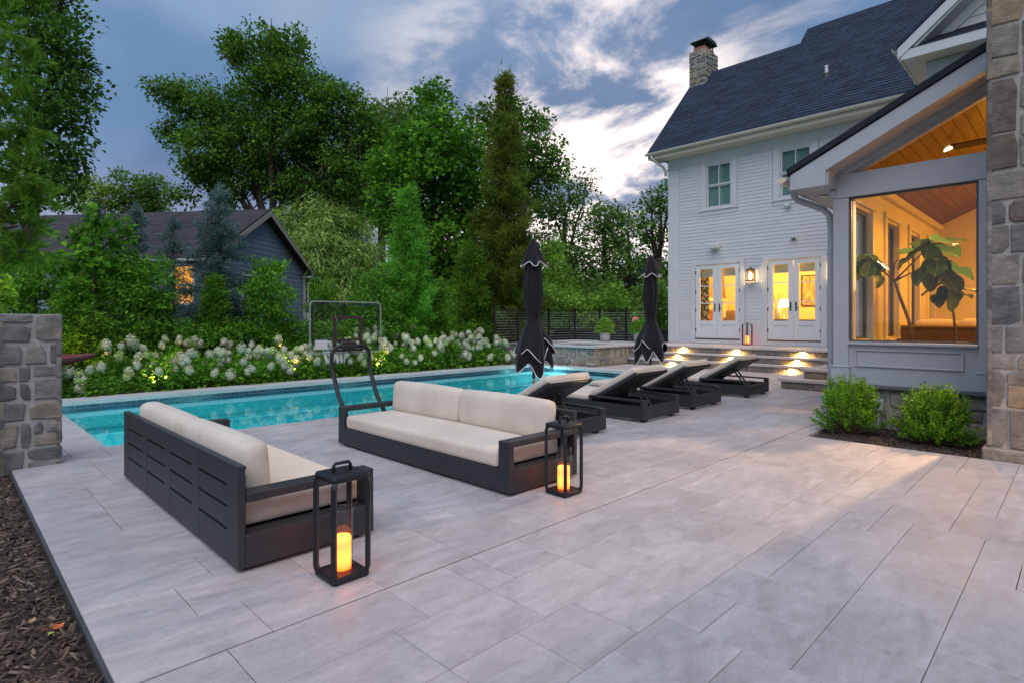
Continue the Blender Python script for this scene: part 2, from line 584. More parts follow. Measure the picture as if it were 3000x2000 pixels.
def fabric_mat():
    m, t = new_mat('oatmeal_fabric')
    o = N(t, 'ShaderNodeOutputMaterial'); b = N(t, 'ShaderNodeBsdfPrincipled')
    t.links.new(b.outputs[0], o.inputs[0])
    vec = coords(t)
    f = tnoise(t, vec, 3, 4, .6); f2 = tnoise(t, vec, 260, 2, .5)
    c = ramp(t, f, [(.3, (.57, .495, .41)), (.7, (.67, .595, .51))])
    c = mixc(t, 1.0, c, ramp(t, f2, [(.35, .82), (.65, 1.12)]), 'MULTIPLY')
    t.links.new(c, b.inputs['Base Color']); b.inputs['Roughness'].default_value = .95
    b.inputs['Specular IOR Level'].default_value = .1
    b.inputs['Sheen Weight'].default_value = .2
    bn = N(t, 'ShaderNodeBump'); bn.inputs['Strength'].default_value = .25; bn.inputs['Distance'].default_value = .002
    t.links.new(f2, bn.inputs['Height'])
    b2 = N(t, 'ShaderNodeBump'); b2.inputs['Strength'].default_value = .3; b2.inputs['Distance'].default_value = .02
    t.links.new(tnoise(t, vec, 7, 3, .5), b2.inputs['Height']); t.links.new(bn.outputs[0], b2.inputs['Normal'])
    t.links.new(b2.outputs[0], b.inputs['Normal'])
    return m
M['fabric'] = fabric_mat()
M['glass'] = thin_glass('clear_glass', (.97, .98, .98), .10)
M['board_glass'] = thin_glass('acrylic', (.90, .93, .92), .10)
M['cylinder_glass'] = thin_glass('hurricane_glass', (.93, .94, .94), .16)
M['nickel'] = basic('nickel', (.55, .54, .52), .3, .1, 10, metal=1.0)
M['bronze'] = basic('bronze_hardware', (.03, .025, .02), .4, .1, 10, metal=.6)
M['lens'] = emis('lamp_lens', (1.0, .66, .22), 30.0)

def shingle_mat(name, c, tab=.30, course=.14, slope_axis='x'):
    m, t = new_mat(name)
    o = N(t, 'ShaderNodeOutputMaterial'); b = N(t, 'ShaderNodeBsdfPrincipled')
    t.links.new(b.outputs[0], o.inputs[0])
    uv = N(t, 'ShaderNodeUVMap')
    br = N(t, 'ShaderNodeTexBrick')
    br.offset = .37; br.inputs['Scale'].default_value = 1.0
    br.inputs['Brick Width'].default_value = tab; br.inputs['Row Height'].default_value = course
    br.inputs['Mortar Size'].default_value = .006; br.inputs['Bias'].default_value = 0.0
    br.inputs['Color1'].default_value = (*[x * .78 for x in c], 1); br.inputs['Color2'].default_value = (*[x * 1.3 for x in c], 1)
    br.inputs['Mortar'].default_value = (*[x * .45 for x in c], 1)
    t.links.new(uv.outputs[0], br.inputs[0])
    f = tnoise(t, uv.outputs[0], 1.1, 4, .6)
    k = ramp(t, f, [(.3, .85), (.7, 1.15)])
    cc = mixc(t, 1.0, br.outputs[0], k, 'MULTIPLY')
    f2 = tnoise(t, uv.outputs[0], 60, 2, .6)
    cc = mixc(t, 1.0, cc, ramp(t, f2, [(.3, .7), (.7, 1.3)]), 'MULTIPLY')
    t.links.new(cc, b.inputs['Base Color']); b.inputs['Roughness'].default_value = .9
    b.inputs['Specular IOR Level'].default_value = .2
    return m
M['shingle'] = shingle_mat('dark_shingle', (.030, .043, .070))
M['shingle2'] = shingle_mat('grey_shingle', (.060, .055, .062))

def uv_planar(me, fn):
    uvl = me.uv_layers.new(name='UVMap')
    for p in me.polygons:
        for li in p.loop_indices:
            uvl.data[li].uv = fn(me.vertices[me.loops[li].vertex_index].co)

# ---------------------------------------------------------------- stone walls: each stone a piece of its own
def split_rect(rng, x0, y0, x1, y1, tw, th, out, depth=0):
    w, h = x1 - x0, y1 - y0
    if (w < tw * rng.uniform(1.0, 1.9) and h < th * rng.uniform(1.0, 1.9)) or depth > 9:
        out.append((x0, y0, x1, y1)); return
    if w / tw > h / th * rng.uniform(.75, 1.3):
        c = x0 + w * rng.uniform(.34, .66)
        split_rect(rng, x0, y0, c, y1, tw, th, out, depth + 1); split_rect(rng, c, y0, x1, y1, tw, th, out, depth + 1)
    else:
        c = y0 + h * rng.uniform(.34, .66)
        split_rect(rng, x0, y0, x1, c, tw, th, out, depth + 1); split_rect(rng, x0, c, x1, y1, tw, th, out, depth + 1)

def stone_piece(poly, org, ux, n, d0, d1, rng, name, mat, parent, inset=.008):
    k = len(poly)
    cx = sum(p[0] for p in poly) / k; cy = sum(p[1] for p in poly) / k
    org = Vector(org); ux = Vector(ux); n = Vector(n); uz = Vector((0, 0, 1))
    def P(x, y, d): return org + ux * x + uz * y + n * d
    vs = []
    for p in poly: vs.append(P(p[0], p[1], d0))
    for p in poly: vs.append(P(p[0], p[1], d1 * .55 + rng.uniform(-.002, .002)))
    for p in poly:
        dx, dy = cx - p[0], cy - p[1]; L = math.hypot(dx, dy) + 1e-6
        s = min(inset * rng.uniform(.7, 1.6), L * .4)
        vs.append(P(p[0] + dx / L * s, p[1] + dy / L * s, d1 * rng.uniform(.8, 1.0)))
    vs.append(P(cx + rng.uniform(-.02, .02), cy + rng.uniform(-.02, .02), d1 * rng.uniform(.92, 1.25)))
    fs = []
    for a in (0, 1):
        for i in range(k):
            j = (i + 1) % k
            fs.append((a * k + i, a * k + j, (a + 1) * k + j, (a + 1) * k + i))
    for i in range(k): fs.append((2 * k + i, 2 * k + (i + 1) % k, 3 * k))
    mb = MB().add(vs, fs)
    return mb.build(name, mat, parent)

def stone_face(parent, org, ux, n, W, Hh, tw, th, seed, mat, depth=.035, gap=.014, name='stone', rough=1.0, chamfer=.45):
    rng = random.Random(seed)
    rects = []
    split_rect(rng, 0, 0, W, Hh, tw, th, rects)
    flip = Vector(ux).cross(Vector((0, 0, 1))).dot(Vector(n)) < 0
    for (x0, y0, x1, y1) in rects:
        w, h = x1 - x0, y1 - y0
        g = gap * .5
        ax, ay, bx, by = x0 + g, y0 + g, x1 - g, y1 - g
        if x0 <= 1e-6: ax = x0
        if x1 >= W - 1e-6: bx = x1
        j = min(w, h) * .10 * rough
        pts = []
        for (px, py, sx, sy) in ((ax, ay, 1, 1), (bx, ay, -1, 1), (bx, by, -1, -1), (ax, by, 1, -1)):
            edge_x = (px <= 1e-6 or px >= W - 1e-6)
            if rng.random() < chamfer and not edge_x:
                cx = w * rng.uniform(.10, .34); cy = h * rng.uniform(.10, .34)
                a = (px + sx * cx, py + sy * rng.uniform(0, j)); b = (px + sx * rng.uniform(0, j), py + sy * cy)
                pts += [b, a] if (sx * sy > 0) else [a, b]
            else:
                pts.append((px + (0 if edge_x else sx * rng.uniform(0, j)), py + sy * rng.uniform(0, j)))
        if flip: pts = pts[::-1]
        stone_piece(pts, org, ux, n, -.02, depth * rng.uniform(.6, 1.15), rng, name, mat, parent)

def point_light(name, loc, energy, col=(1, .62, .25), size=.03, parent=None):
    l = bpy.data.lights.new(name, 'POINT')
    l.energy = energy; l.color = col; l.shadow_soft_size = size
    o = bpy.data.objects.new(name, l); COL.objects.link(o)
    o.location = loc
    if parent: o.parent = parent
    return o

def spot_light(name, loc, direction, energy, angle=90, blend=.6, col=(1, .62, .25), size=.03, parent=None):
    l = bpy.data.lights.new(name, 'SPOT')
    l.energy = energy; l.color = col; l.shadow_soft_size = size; l.spot_size = R(angle); l.spot_blend = blend
    o = bpy.data.objects.new(name, l); COL.objects.link(o)
    o.location = loc
    o.rotation_euler = Vector(direction).to_track_quat('-Z', 'Y').to_euler()
    if parent: o.parent = parent
    return o
ORD = ['first', 'second', 'third', 'fourth', 'fifth', 'sixth', 'seventh', 'eighth', 'ninth', 'tenth', 'eleventh', 'twelfth', 'thirteenth', 'fourteenth', 'fifteenth', 'sixteenth', 'seventeenth', 'eighteenth', 'nineteenth', 'twentieth']
# ================================================================ SETTING: ground, patio, pool
rs = random.Random(5)
def frame_sheet(name, mat, X, Y, z, hole, kind='structure'):
    xs = [X[0], hole[0], hole[1], X[1]]; ys = [Y[0], hole[2], hole[3], Y[1]]
    vs = [(x, y, z) for y in ys for x in xs]; fs = []
    for j in range(3):
        for i in range(3):
            if i == 1 and j == 1: continue
            a = j * 4 + i
            fs.append((a, a + 1, a + 5, a + 4))
    o = MB().add(vs, fs).build(name, mat)
    return tag(o, kind=kind)
g = frame_sheet('ground', M['lawn'], (-350, 500), (-350, 500), -.13, (1.10, 11.95, 6.80, 11.05))
tag(g, 'dark lawn and soil around the patio and pool', 'ground')

patio = empty('patio'); tag(patio, 'pale limestone patio of mixed rectangular slabs', 'patio', kind='structure')
# bedding under the slabs, seen only in the joints
bm = MB()
for (x0, x1, y0, y1) in ((.43, 6.66, -2.6, 6.84), (6.66, 14.05, 2.15, 6.84), (.43, 1.14, 6.84, 11.5), (11.92, 14.05, 6.84, 11.5)):
    bm.box(x0, x1, y0, y1, -.10, -.016)
bm.build('bedding', M['joint'], patio)
edge = MB().box(.416, .428, -2.6, 6.36, -.12, -.008)
edge.build('edging_strip', basic('dark_edging', (.06, .06, .062), .7, .2, 8), patio)

tile_cache = {}
def slab_mesh(w, h, t=.03, c=.002, mat=None, nm='paving_slab'):
    key = (round(w, 3), round(h, 3), t, nm)
    if key not in tile_cache:
        vs = [(-w / 2, -h / 2, -t), (w / 2, -h / 2, -t), (w / 2, h / 2, -t), (-w / 2, h / 2, -t),
              (-w / 2, -h / 2, -c), (w / 2, -h / 2, -c), (w / 2, h / 2, -c), (-w / 2, h / 2, -c),
              (-w / 2 + c, -h / 2 + c, 0), (w / 2 - c, -h / 2 + c, 0), (w / 2 - c, h / 2 - c, 0), (-w / 2 + c, h / 2 - c, 0)]
        fs = [(0, 1, 5, 4), (1, 2, 6, 5), (2, 3, 7, 6), (3, 0, 4, 7), (4, 5, 9, 8), (5, 6, 10, 9), (6, 7, 11, 10), (7, 4, 8, 11), (8, 9, 10, 11), (3, 2, 1, 0)]
        tile_cache[key] = MB().add(vs, fs).mesh(nm, mat or M['pave'])
    return tile_cache[key]
slab_n = [0]
far_slabs = MB(); all_slabs = []
def slab(x0, x1, y0, y1, z=0.0, gap=.004, parent=None, t=.03, mat=None, nm='paving_slab'):
    me = slab_mesh(x1 - x0 - gap, y1 - y0 - gap, t, .002, mat, nm)
    o = link_mesh(nm, me, None, parent or patio, ((x0 + x1) / 2, (y0 + y1) / 2, z))
    slab_n[0] += 1
    return o
def ashlar(x0, x1, y0, y1, cell, seed):
    """random rectangular bond of 2x2, 3x2 and 2x1 modules"""
    rng = random.Random(seed)
    nx = max(1, round((x1 - x0) / cell)); ny = max(1, round((y1 - y0) / cell))
    cx = (x1 - x0) / nx; cy = (y1 - y0) / ny
    used = [[False] * ny for _ in range(nx)]
    for i in range(nx):
        for j in range(ny):
            if used[i][j]: continue
            opts = [(3, 2), (2, 2), (2, 3), (2, 2), (3, 2), (2, 1), (1, 2), (2, 2), (4, 2)]
            rng.shuffle(opts)
            if rng.random() < .8: opts.sort(key=lambda s: -min(s))
            for (a, b) in opts + [(1, 1)]:
                if i + a <= nx and j + b <= ny and all(not used[p][q] for p in range(i, i + a) for q in range(j, j + b)):
                    break
            for p in range(i, i + a):
                for q in range(j, j + b): used[p][q] = True
            all_slabs.append((x0 + i * cx, x0 + (i + a) * cx, y0 + j * cy, y0 + (j + b) * cy, rng.uniform(-.0007, .0007)))
ashlar(.43, 6.66, -1.5, 2.305, .175, 3)
ashlar(.43, 14.06, 2.316, 6.50, .175, 8)
ashlar(12.32, 14.06, 6.50, 9.32, .23, 4)
ashlar(.43, .86, 6.50, 11.5, .21, 6)
for k in range(18): all_slabs.append((6.66 + k * .41, 6.66 + (k + 1) * .41, 2.14, 2.305, 0))
def apparent(s):       # how large a slab shows from the terrace side where one stands
    x, y = (s[0] + s[1]) / 2, (s[2] + s[3]) / 2; d = max(.3, (x + y) / 2**.5); seen = abs(x - y) / (x + y + 1e-6) < .95 and d > 1.7
    return -(s[1] - s[0]) * (s[3] - s[2]) / d ** 3 if seen else 0
all_slabs.sort(key=apparent)
for i, (xa, xb, ya, yb, dz) in enumerate(all_slabs):
    if i < 285: slab(xa, xb, ya, yb, dz, .0028)
    else:
        g_, c_ = .0014, .002
        far_slabs.add([(xa + g_, ya + g_, -.03), (xb - g_, ya + g_, -.03), (xb - g_, yb - g_, -.03), (xa + g_, yb - g_, -.03), (xa + g_ + c_, ya + g_ + c_, dz), (xb - g_ - c_, ya + g_ + c_, dz), (xb - g_ - c_, yb - g_ - c_, dz), (xa + g_ + c_, yb - g_ - c_, dz)], [(0, 1, 5, 4), (1, 2, 6, 5), (2, 3, 7, 6), (3, 0, 4, 7), (4, 5, 6, 7)])
fs_ = far_slabs.build('paving_slabs', M['pave_far'], patio); fs_['kind'] = 'stuff'
# pool coping: long slabs
def run(x0, x1, y0, y1, n, axis, z=0.0, t=.055, parent=None):
    for k in range(n):
        if axis == 'x': slab(x0 + (x1 - x0) * k / n, x0 + (x1 - x0) * (k + 1) / n, y0, y1, z, .003, parent, t, M['coping'], 'coping_slab')
        else: slab(x0, x1, y0 + (y1 - y0) * k / n, y0 + (y1 - y0) * (k + 1) / n, z, .003, parent, t, M['coping'], 'coping_slab')

pool = empty('swimming_pool', (0, 0, 0)); tag(pool, 'long rectangular swimming pool with pale coping and dark tile band', 'pool', kind='structure')
PX0, PX1, PY0, PY1, PZ = 1.15, 11.9, 6.85, 11.0, -1.12
run(1.13, 11.92, 10.975, 11.46, 9, 'x', .012, .065, pool)
for k in range(11): slab(1.13 + k * .98, 1.13 + (k + 1) * .98, 6.50, 6.875, 0, .004, None, .03)
slab(.86, 1.13, 6.50, 6.875)
run(.86, 1.18, 6.875, 10.975, 5, 'y', 0, .055, pool)
run(11.872, 12.32, 6.875, 10.975, 4, 'y', .004, .065, pool)
b = MB()
b.add([(PX0, PY0, PZ), (PX1, PY0, PZ), (PX1, PY1, PZ), (PX0, PY1, PZ), (PX0, PY0, -.04), (PX1, PY0, -.04), (PX1, PY1, -.04), (PX0, PY1, -.04)],
      [(0, 1, 2, 3), (0, 4, 5, 1), (1, 5, 6, 2), (2, 6, 7, 3), (3, 7, 4, 0)])
b.build('basin', M['plaster'], pool)
b = MB().box(PX0 + .002, PX1 - .002, PY1 - .46, PY1 - .003, PZ + .003, -.47); b.box(PX1 - .46, PX1 - .003, PY0 + .003, PY1 - .462, PZ + .003, -.47)
b.build('bench', M['plaster'], pool)
b = MB().box(PX0 + .003, PX1 - .46, PY1 - .50, PY1 - .40, -.48, -.462); b.box(PX1 - .50, PX1 - .40, PY0 + .003, PY1 - .50, -.48, -.462)
b.build('bench_edge', M['ledge'], pool)
tl = .162
bk = MB().box(PX0 + .001, PX1 - .001, PY1 - .004, PY1 - .001, -.175, -.05); bk.box(PX1 - .004, PX1 - .001, PY0 + .001, PY1 - .004, -.175, -.05); bk.box(PX0 + .001, PX0 + .004, PY0 + .001, PY1 - .004, -.175, -.05)
bk.build('grout_band', M['grout'], pool)
tf = MB().box(-tl / 2 + .004, tl / 2 - .004, -.006, 0, -.025, .025).mesh('band_tile', M['pooltile'])
tr = MB().box(-.006, 0, -tl / 2 + .004, tl / 2 - .004, -.025, .025).mesh('band_tile', M['pooltile'])
for row in range(2):
    z = -.079 - row * .056
    k = 0
    x = PX0 + tl / 2 + .01 + row * tl / 2
    while x < PX1 - tl / 2:
        link_mesh('band_tile', tf, None, pool, (x, PY1 - .004, z)); x += tl
    y = PY0 + tl / 2 + .01 + row * tl / 2
    while y < PY1 - tl / 2:
        link_mesh('band_tile', tr, None, pool, (PX1 - .004, y, z)); y += tl
w = MB().add([(PX0 - .01, PY0 - .01, -.115), (PX1 + .01, PY0 - .01, -.115), (PX1 + .01, PY1 + .01, -.115), (PX0 - .01, PY1 + .01, -.115)], [(0, 1, 2, 3)]).build('pool_water', M['water'])
tag(w, 'still turquoise water filling the swimming pool', 'water', kind='structure')
# underwater lights: lens in a round bezel on the walls; all but the first added to brighten the water
def pool_light(x, y, z, nx, ny, e):
    p = MB()
    t = Vector((nx, ny, 0))
    p.tube([Vector((x, y, z)), Vector((x, y, z)) + t * .02], .085, 16)
    bz = p.build('pool_light', M['nickel'], pool)
    MB().tube([Vector((x, y, z)) + t * .021, Vector((x, y, z)) + t * .03], .065, 16).build('lens', emis('pool_lens', (.75, 1, 1), 14), bz)
    point_light('pool_lamp', (x + nx * .25, y + ny * .25, z), e, (.78, 1.0, 1.0), .08, bz)
pool_light(PX1 - .002, 10.15, -.30, -1, 0, 22)
pool_light(PX1 - .002, 8.2, -.75, -1, 0, 14)  # added lamps from here on, to brighten the pool
pool_light(PX0 + .002, 8.9, -.6, 1, 0, 44)
pool_light(4.2, PY0 + .002, -.6, 0, 1, 44)
pool_light(8.2, PY0 + .002, -.6, 0, 1, 34)

# ---------------------------------------------------------------- stone steps up to the terrace
steps = empty('stone_steps', (14.1, 6.5, 0)); tag(steps, 'wide stone steps with pale treads and glowing riser lights below the doors', 'steps')
def rel(o, root):   # keep world coordinates under a root placed elsewhere
    o.location = Vector(o.location) - Vector(root.location); return o
def wbuild(mb, name, mat, root, smooth=False):
    o = mb.build(name, mat, root, smooth); o.location = tuple(-c for c in root.location); return o
YS1 = 9.33
TR = M['coping']
for k in range(3):
    zt = .18 * (k + 1); zb = .18 * k
    rx = 14.1 + .36 * k; lx = 11.0 + .32 * k; ly = 4.0 - .30 * k
    # cores
    c = MB().box(rx + .03, 16.6, ly - .3, YS1, zb - .02 if k else -.05, zt - .047)
    c.box(lx + .03, rx + .03 - .001, 2.27, ly - .03, zb - .02 if k else -.05, zt - .047)
    wbuild(c, 'core', M['mortar'], steps)
    # treads
    if k < 2:
        n = 5
        for q in range(n):
            y0 = ly + .03; L = (YS1 - y0) / n
            o = slab(rx - .035, rx + .37, y0 + q * L, y0 + (q + 1) * L, zt, .003, steps, .045, TR, 'tread'); rel(o, steps)
        for q in range(2):
            L = (ly + .03 - 2.27) / 2
            o = slab(lx - .035, lx + .345, 2.27 + q * L, 2.27 + (q + 1) * L, zt, .003, steps, .045, TR, 'tread'); rel(o, steps)
        for q in range(2):
            L = (rx + .37 - lx - .345) / 2
            o = slab(lx + .345 + q * L, lx + .345 + (q + 1) * L, ly - .30, ly + .03, zt, .003, steps, .045, TR, 'tread'); rel(o, steps)
    # riser stones
    def row(org, ux, n_, W, seed):
        rng = random.Random(seed); x = 0
        while x < W - .02:
            w_ = min(rng.choice([.22, .34, .42, .55, .30]), W - x)
            if W - x - w_ < .12: w_ = W - x
            hh = .18 - .047
            pts = [(x + .004, .004 + rng.uniform(0, .006)), (x + w_ - .004, .004 + rng.uniform(0, .006)), (x + w_ - .004 - rng.uniform(0, .01), hh - rng.uniform(0, .006)), (x + .004 + rng.uniform(0, .01), hh - rng.uniform(0, .006))]
            if Vector(ux).cross(Vector((0, 0, 1))).dot(Vector(n_)) < 0: pts = pts[::-1]
            o = stone_piece(pts, org, ux, n_, -.01, .026, rng, 'riser_stone', M['riser'], steps, .012)
            o.location = tuple(-c for c in steps.location)
            x += w_
    row((rx + .03, YS1, zb), (0, -1, 0), (-1, 0, 0), YS1 - ly, 40 + k)
    row((lx + .03, ly - .03, zb), (0, -1, 0), (-1, 0, 0), ly - .03 - 2.27, 50 + k)
    row((rx + .03, ly - .03, zb), (-1, 0, 0), (0, 1, 0), rx - lx, 60 + k)
    # lights under the nosing
    for yy in (8.0 - .03 * (2 - k), 6.48 - .02 * (2 - k), 4.85):
        f = MB().box(rx - .022, rx - .004, yy - .07, yy + .07, zt - .063, zt - .047, .003)
        fx = wbuild(f, 'step_light', M['bronze'], steps)
        e_ = MB().box(rx - .020, rx - .006, yy - .06, yy + .06, zt - .0665, zt - .064)
        e_.build('lens', M['lens'], fx)
        spot_light('step_lamp', (rx - .026, yy, zt - .072), (.30, 0, -1), 85, 170, .5, (1.0, .52, .12), .02, fx)
# ---------------------------------------------------------------- raised terrace and spa
terr = empty('terrace', (14.5, 9.3, 0)); tag(terr, 'raised pale stone terrace in front of the house doors', 'terrace', kind='structure')
def tslab(x0, x1, y0, y1, z=.54, mat=None, nm='terrace_slab', t=.045):
    o = slab(x0, x1, y0, y1, z, .003, terr, t, mat or M['coping'], nm); return rel(o, terr)
for q in range(8):
    y0 = 3.43; L = (YS1 - y0) / 8
    tslab(14.785, 15.75, y0 + q * L, y0 + (q + 1) * L); tslab(15.75, 16.69, y0 + q * L, y0 + (q + 1) * L)
for q in range(4):
    L = (16.69 - 11.605) / 4
    tslab(11.605 + q * L, 11.605 + (q + 1) * L, 2.27, 3.43)
for q in range(4):
    tslab(14.5, 15.6, YS1 + q, YS1 + q + 1); tslab(15.6, 16.69, YS1 + q, YS1 + q + 1)
wbuild(MB().box(14.52, 16.6, YS1 + .005, 13.3, -.1, .49), 'core', M['mortar'], terr)
wbuild(MB().box(12.5, 14.515, 11.62, 13.3, -.1, .50), 'core', M['mortar'], terr)
M['deck'] = basic('grey_deck_board', (.165, .155, .15), .7, .18, 3, .15, 50, rnd_obj=.10, stretch=(6, 1, 6))
for q in range(12):
    o = wbuild(MB().box(12.44 + q * .172, 12.44 + q * .172 + .166, 11.62, 13.34, .503, .535, .003), 'deck_board', M['deck'], terr)
for q in range(5):
    wbuild(MB().box(12.455, 12.485, 11.62, 13.32, -.02 + q * .104, -.02 + q * .104 + .099, .003), 'skirt_board', M['deck'], terr)
    wbuild(MB().box(12.486, 16.6, 13.305, 13.33, -.02 + q * .104, -.02 + q * .104 + .099, .003), 'skirt_board', M['deck'], terr)

spa = empty('stone_spa', (13.4, 10.4, 0)); tag(spa, 'raised stone spa with pale rim at the far end of the pool', 'spa')
def sslab(x0, x1, y0, y1):
    o = slab(x0, x1, y0, y1, .548, .003, spa, .05, M['coping'], 'rim_slab'); return rel(o, spa)
sslab(12.38, 12.86, 9.28, 10.45); sslab(12.38, 12.86, 10.45, 11.6); sslab(14.1, 14.5, 9.28, 11.6)
sslab(12.86, 13.5, 9.28, 9.75); sslab(13.5, 14.1, 9.28, 9.75); sslab(12.86, 14.1, 11.2, 11.6)
c = MB().box(12.46, 12.85, 9.37, 11.6, -.1, .497); c.box(12.85, 14.5, 9.37, 9.74, -.1, .497); c.box(14.11, 14.5, 9.742, 11.6, -.1, .497); c.box(12.852, 14.108, 11.21, 11.6, -.1, .497)
wbuild(c, 'core', M['mortar'], spa)
wbuild(MB().box(12.852, 14.108, 9.742, 11.208, -.2, -.1), 'spa_floor', M['pooltile'], spa)
lin = MB(); lin.box(12.851, 12.862, 9.744, 11.206, -.1, .496); lin.box(14.098, 14.1085, 9.744, 11.206, -.1, .496); lin.box(12.863, 14.097, 11.197, 11.2075, -.1, .496); lin.box(12.863, 14.097, 9.7425, 9.752, -.1, .496)
wbuild(lin, 'tile_lining', M['pooltile'], spa)
sw = MB().add([(12.852, 9.742, .42), (14.108, 9.742, .42), (14.108, 11.208, .42), (12.852, 11.208, .42)], [(0, 1, 2, 3)])
wbuild(sw, 'spa_water', M['spawater'], spa)
n0 = len(COL.objects)
stone_face(spa, (12.46, 11.6, 0), (0, -1, 0), (-1, 0, 0), 2.23, .495, .24, .20, 21, M['stone_spa'], .035, .016, chamfer=.85, rough=1.6)
stone_face(spa, (12.46, 9.37, 0), (1, 0, 0), (0, -1, 0), 2.05, .495, .24, .22, 22, M['stone_spa'], .035, .014, chamfer=.7, rough=1.4)
for o in spa.children:
    if o.name.startswith('stone'): o.location = tuple(-c for c in spa.location)

# ---------------------------------------------------------------- cable fence round the terrace
fence = empty('cable_fence', (12.5, 13.3, .54)); tag(fence, 'black metal fence with thin horizontal steel cables behind the spa', 'fence')
posts = [(12.5, 13.28), (13.55, 13.28), (15.1, 13.28), (16.55, 13.28), (16.55, 12.15), (16.55, 11.05), (16.55, 9.95)]
for (x, y) in posts:
    p = MB().box(x - .032, x + .032, y - .032, y + .032, .535, 1.655, .004); p.box(x - .05, x + .05, y - .05, y + .05, .537, .552); p.box(x - .038, x + .038, y - .038, y + .038, 1.655, 1.675)
    wbuild(p, 'post', M['black'], fence)
wbuild(MB().box(12.5, 16.58, 13.258, 13.302, 1.585, 1.62, .004), 'top_rail', M['black'], fence)
wbuild(MB().box(16.528, 16.572, 9.95, 13.257, 1.585, 1.62, .004), 'top_rail', M['black'], fence)
M['cable'] = basic('steel_cable', (.50, .49, .47), .5, .1, 20)
for q in range(11):
    z = .62 + q * .088
    wbuild(MB().tube([(12.53, 13.28, z), (16.52, 13.28, z)], .0045, 5), 'cable', M['cable'], fence)
    wbuild(MB().tube([(16.55, 9.98, z), (16.55, 13.25, z)], .0045, 5), 'cable', M['cable'], fence)
# low dark wall beyond the fence
lw = empty('low_wall', (18.6, 13, 0)); tag(lw, 'low black boarded wall beyond the cable fence', 'wall')
M['blackboard'] = basic('black_board', (.018, .022, .032), .6, .25, 5, rnd_obj=.25)
for q in range(5):
    wbuild(MB().box(17.9, 17.94, 9.6, 15.4, .18 + q * .145, .18 + q * .145 + .138, .004), 'board', M['blackboard'], lw)
    wbuild(MB().box(15.6, 17.899, 15.36, 15.40, .18 + q * .145, .18 + q * .145 + .138, .004), 'board', M['blackboard'], lw)

# ---------------------------------------------------------------- mulch beds
def mulch(name, label, x0, x1, y0, y1, z, n, seed, near=None):
    rng = np.random.default_rng(seed)
    mb = MB()
    nx, ny = 14, 20
    base = []
    for j in range(ny + 1):
        for i in range(nx + 1):
            edge = i in (0, nx) or j in (0, ny)
            base.append((x0 + (x1 - x0) * i / nx, y0 + (y1 - y0) * j / ny, z + (0 if edge else rng.uniform(-.008, .014))))
    fs = [(j * (nx + 1) + i, j * (nx + 1) + i + 1, (j + 1) * (nx + 1) + i + 1, (j + 1) * (nx + 1) + i) for j in range(ny) for i in range(nx)]
    bed = mb.add(base, fs).build(name, M['mulch'])
    tag(bed, label, 'mulch bed', kind='structure')
    L = rng.uniform(.008, .030, n) * rng.choice([1, 1, 1, 1.7], n); W = rng.uniform(.003, .008, n); T = rng.uniform(.001, .004, n)
    px = rng.uniform(x0 + .02, x1 - .02, n); py = rng.uniform(y0 + .02, y1 - .02, n); pz = z + rng.uniform(.002, .020, n)
    a = rng.uniform(0, 2 * np.pi, n); til = rng.normal(0, .28, n)
    d = np.stack([np.cos(a) * np.cos(til), np.sin(a) * np.cos(til), np.sin(til)], 1)
    s = np.stack([-np.sin(a), np.cos(a), rng.normal(0, .3, n)], 1); s /= np.linalg.norm(s, axis=1)[:, None]
    u = np.cross(d, s)
    P = np.stack([px, py, pz], 1)
    V = []
    for (i, j, k) in ((-1, -1, -1), (1, -.5, -1), (1, .6, -1), (-1, 1, -1), (-.9, -.8, 1), (.9, -.4, 1), (.9, .5, 1), (-.9, .8, 1)):
        V.append(P + d * (L * i)[:, None] + s * (W * j)[:, None] + u * (T * k)[:, None])
    V = np.stack(V, 1).reshape(-1, 3)
    q = np.array([(4, 5, 6, 7), (0, 1, 5, 4), (1, 2, 6, 5), (2, 3, 7, 6), (3, 0, 4, 7)])
    Fq = (q[None] + (np.arange(n) * 8)[:, None, None]).reshape(-1, 4)
    o = quad_mesh('bark_chips', V, Fq, M['chip'], bed)
    o['kind'] = 'stuff'
    return bed
def quad_mesh(name, V, F, mat, parent=None, smooth=False):
    me = bpy.data.meshes.new(name)
    nf = len(F)
    me.vertices.add(len(V)); me.vertices.foreach_set('co', np.asarray(V, dtype=np.float32).ravel())
    me.loops.add(nf * 4); me.loops.foreach_set('vertex_index', np.asarray(F, dtype=np.int32).ravel())
    me.polygons.add(nf)
    me.polygons.foreach_set('loop_start', np.arange(0, nf * 4, 4, dtype=np.int32))
    me.polygons.foreach_set('loop_total', np.full(nf, 4, dtype=np.int32))
    if smooth: me.polygons.foreach_set('use_smooth', np.ones(nf, dtype=bool))
    me.update(calc_edges=True)
    me.materials.append(mat)
    return link_mesh(name, me, None, parent)
mulch('mulch_bed', 'dark bark mulch bed left of the patio edge', -1.3, .414, .9, 6.3, -.038, 26000, 1)
mulch('mulch_bed', 'brown mulch bed under the two boxwoods beside the porch', 6.67, 7.88, .64, 2.13, -.035, 5000, 2)
so = MB().add([(-6, 11.47, -.06), (12.44, 11.47, -.06), (12.44, 16, -.04), (-6, 16, -.04)], [(0, 1, 2, 3)]).build('planting_strip', M['soil'])
tag(so, 'dark soil planting strip behind the pool coping', 'planting strip', kind='structure')
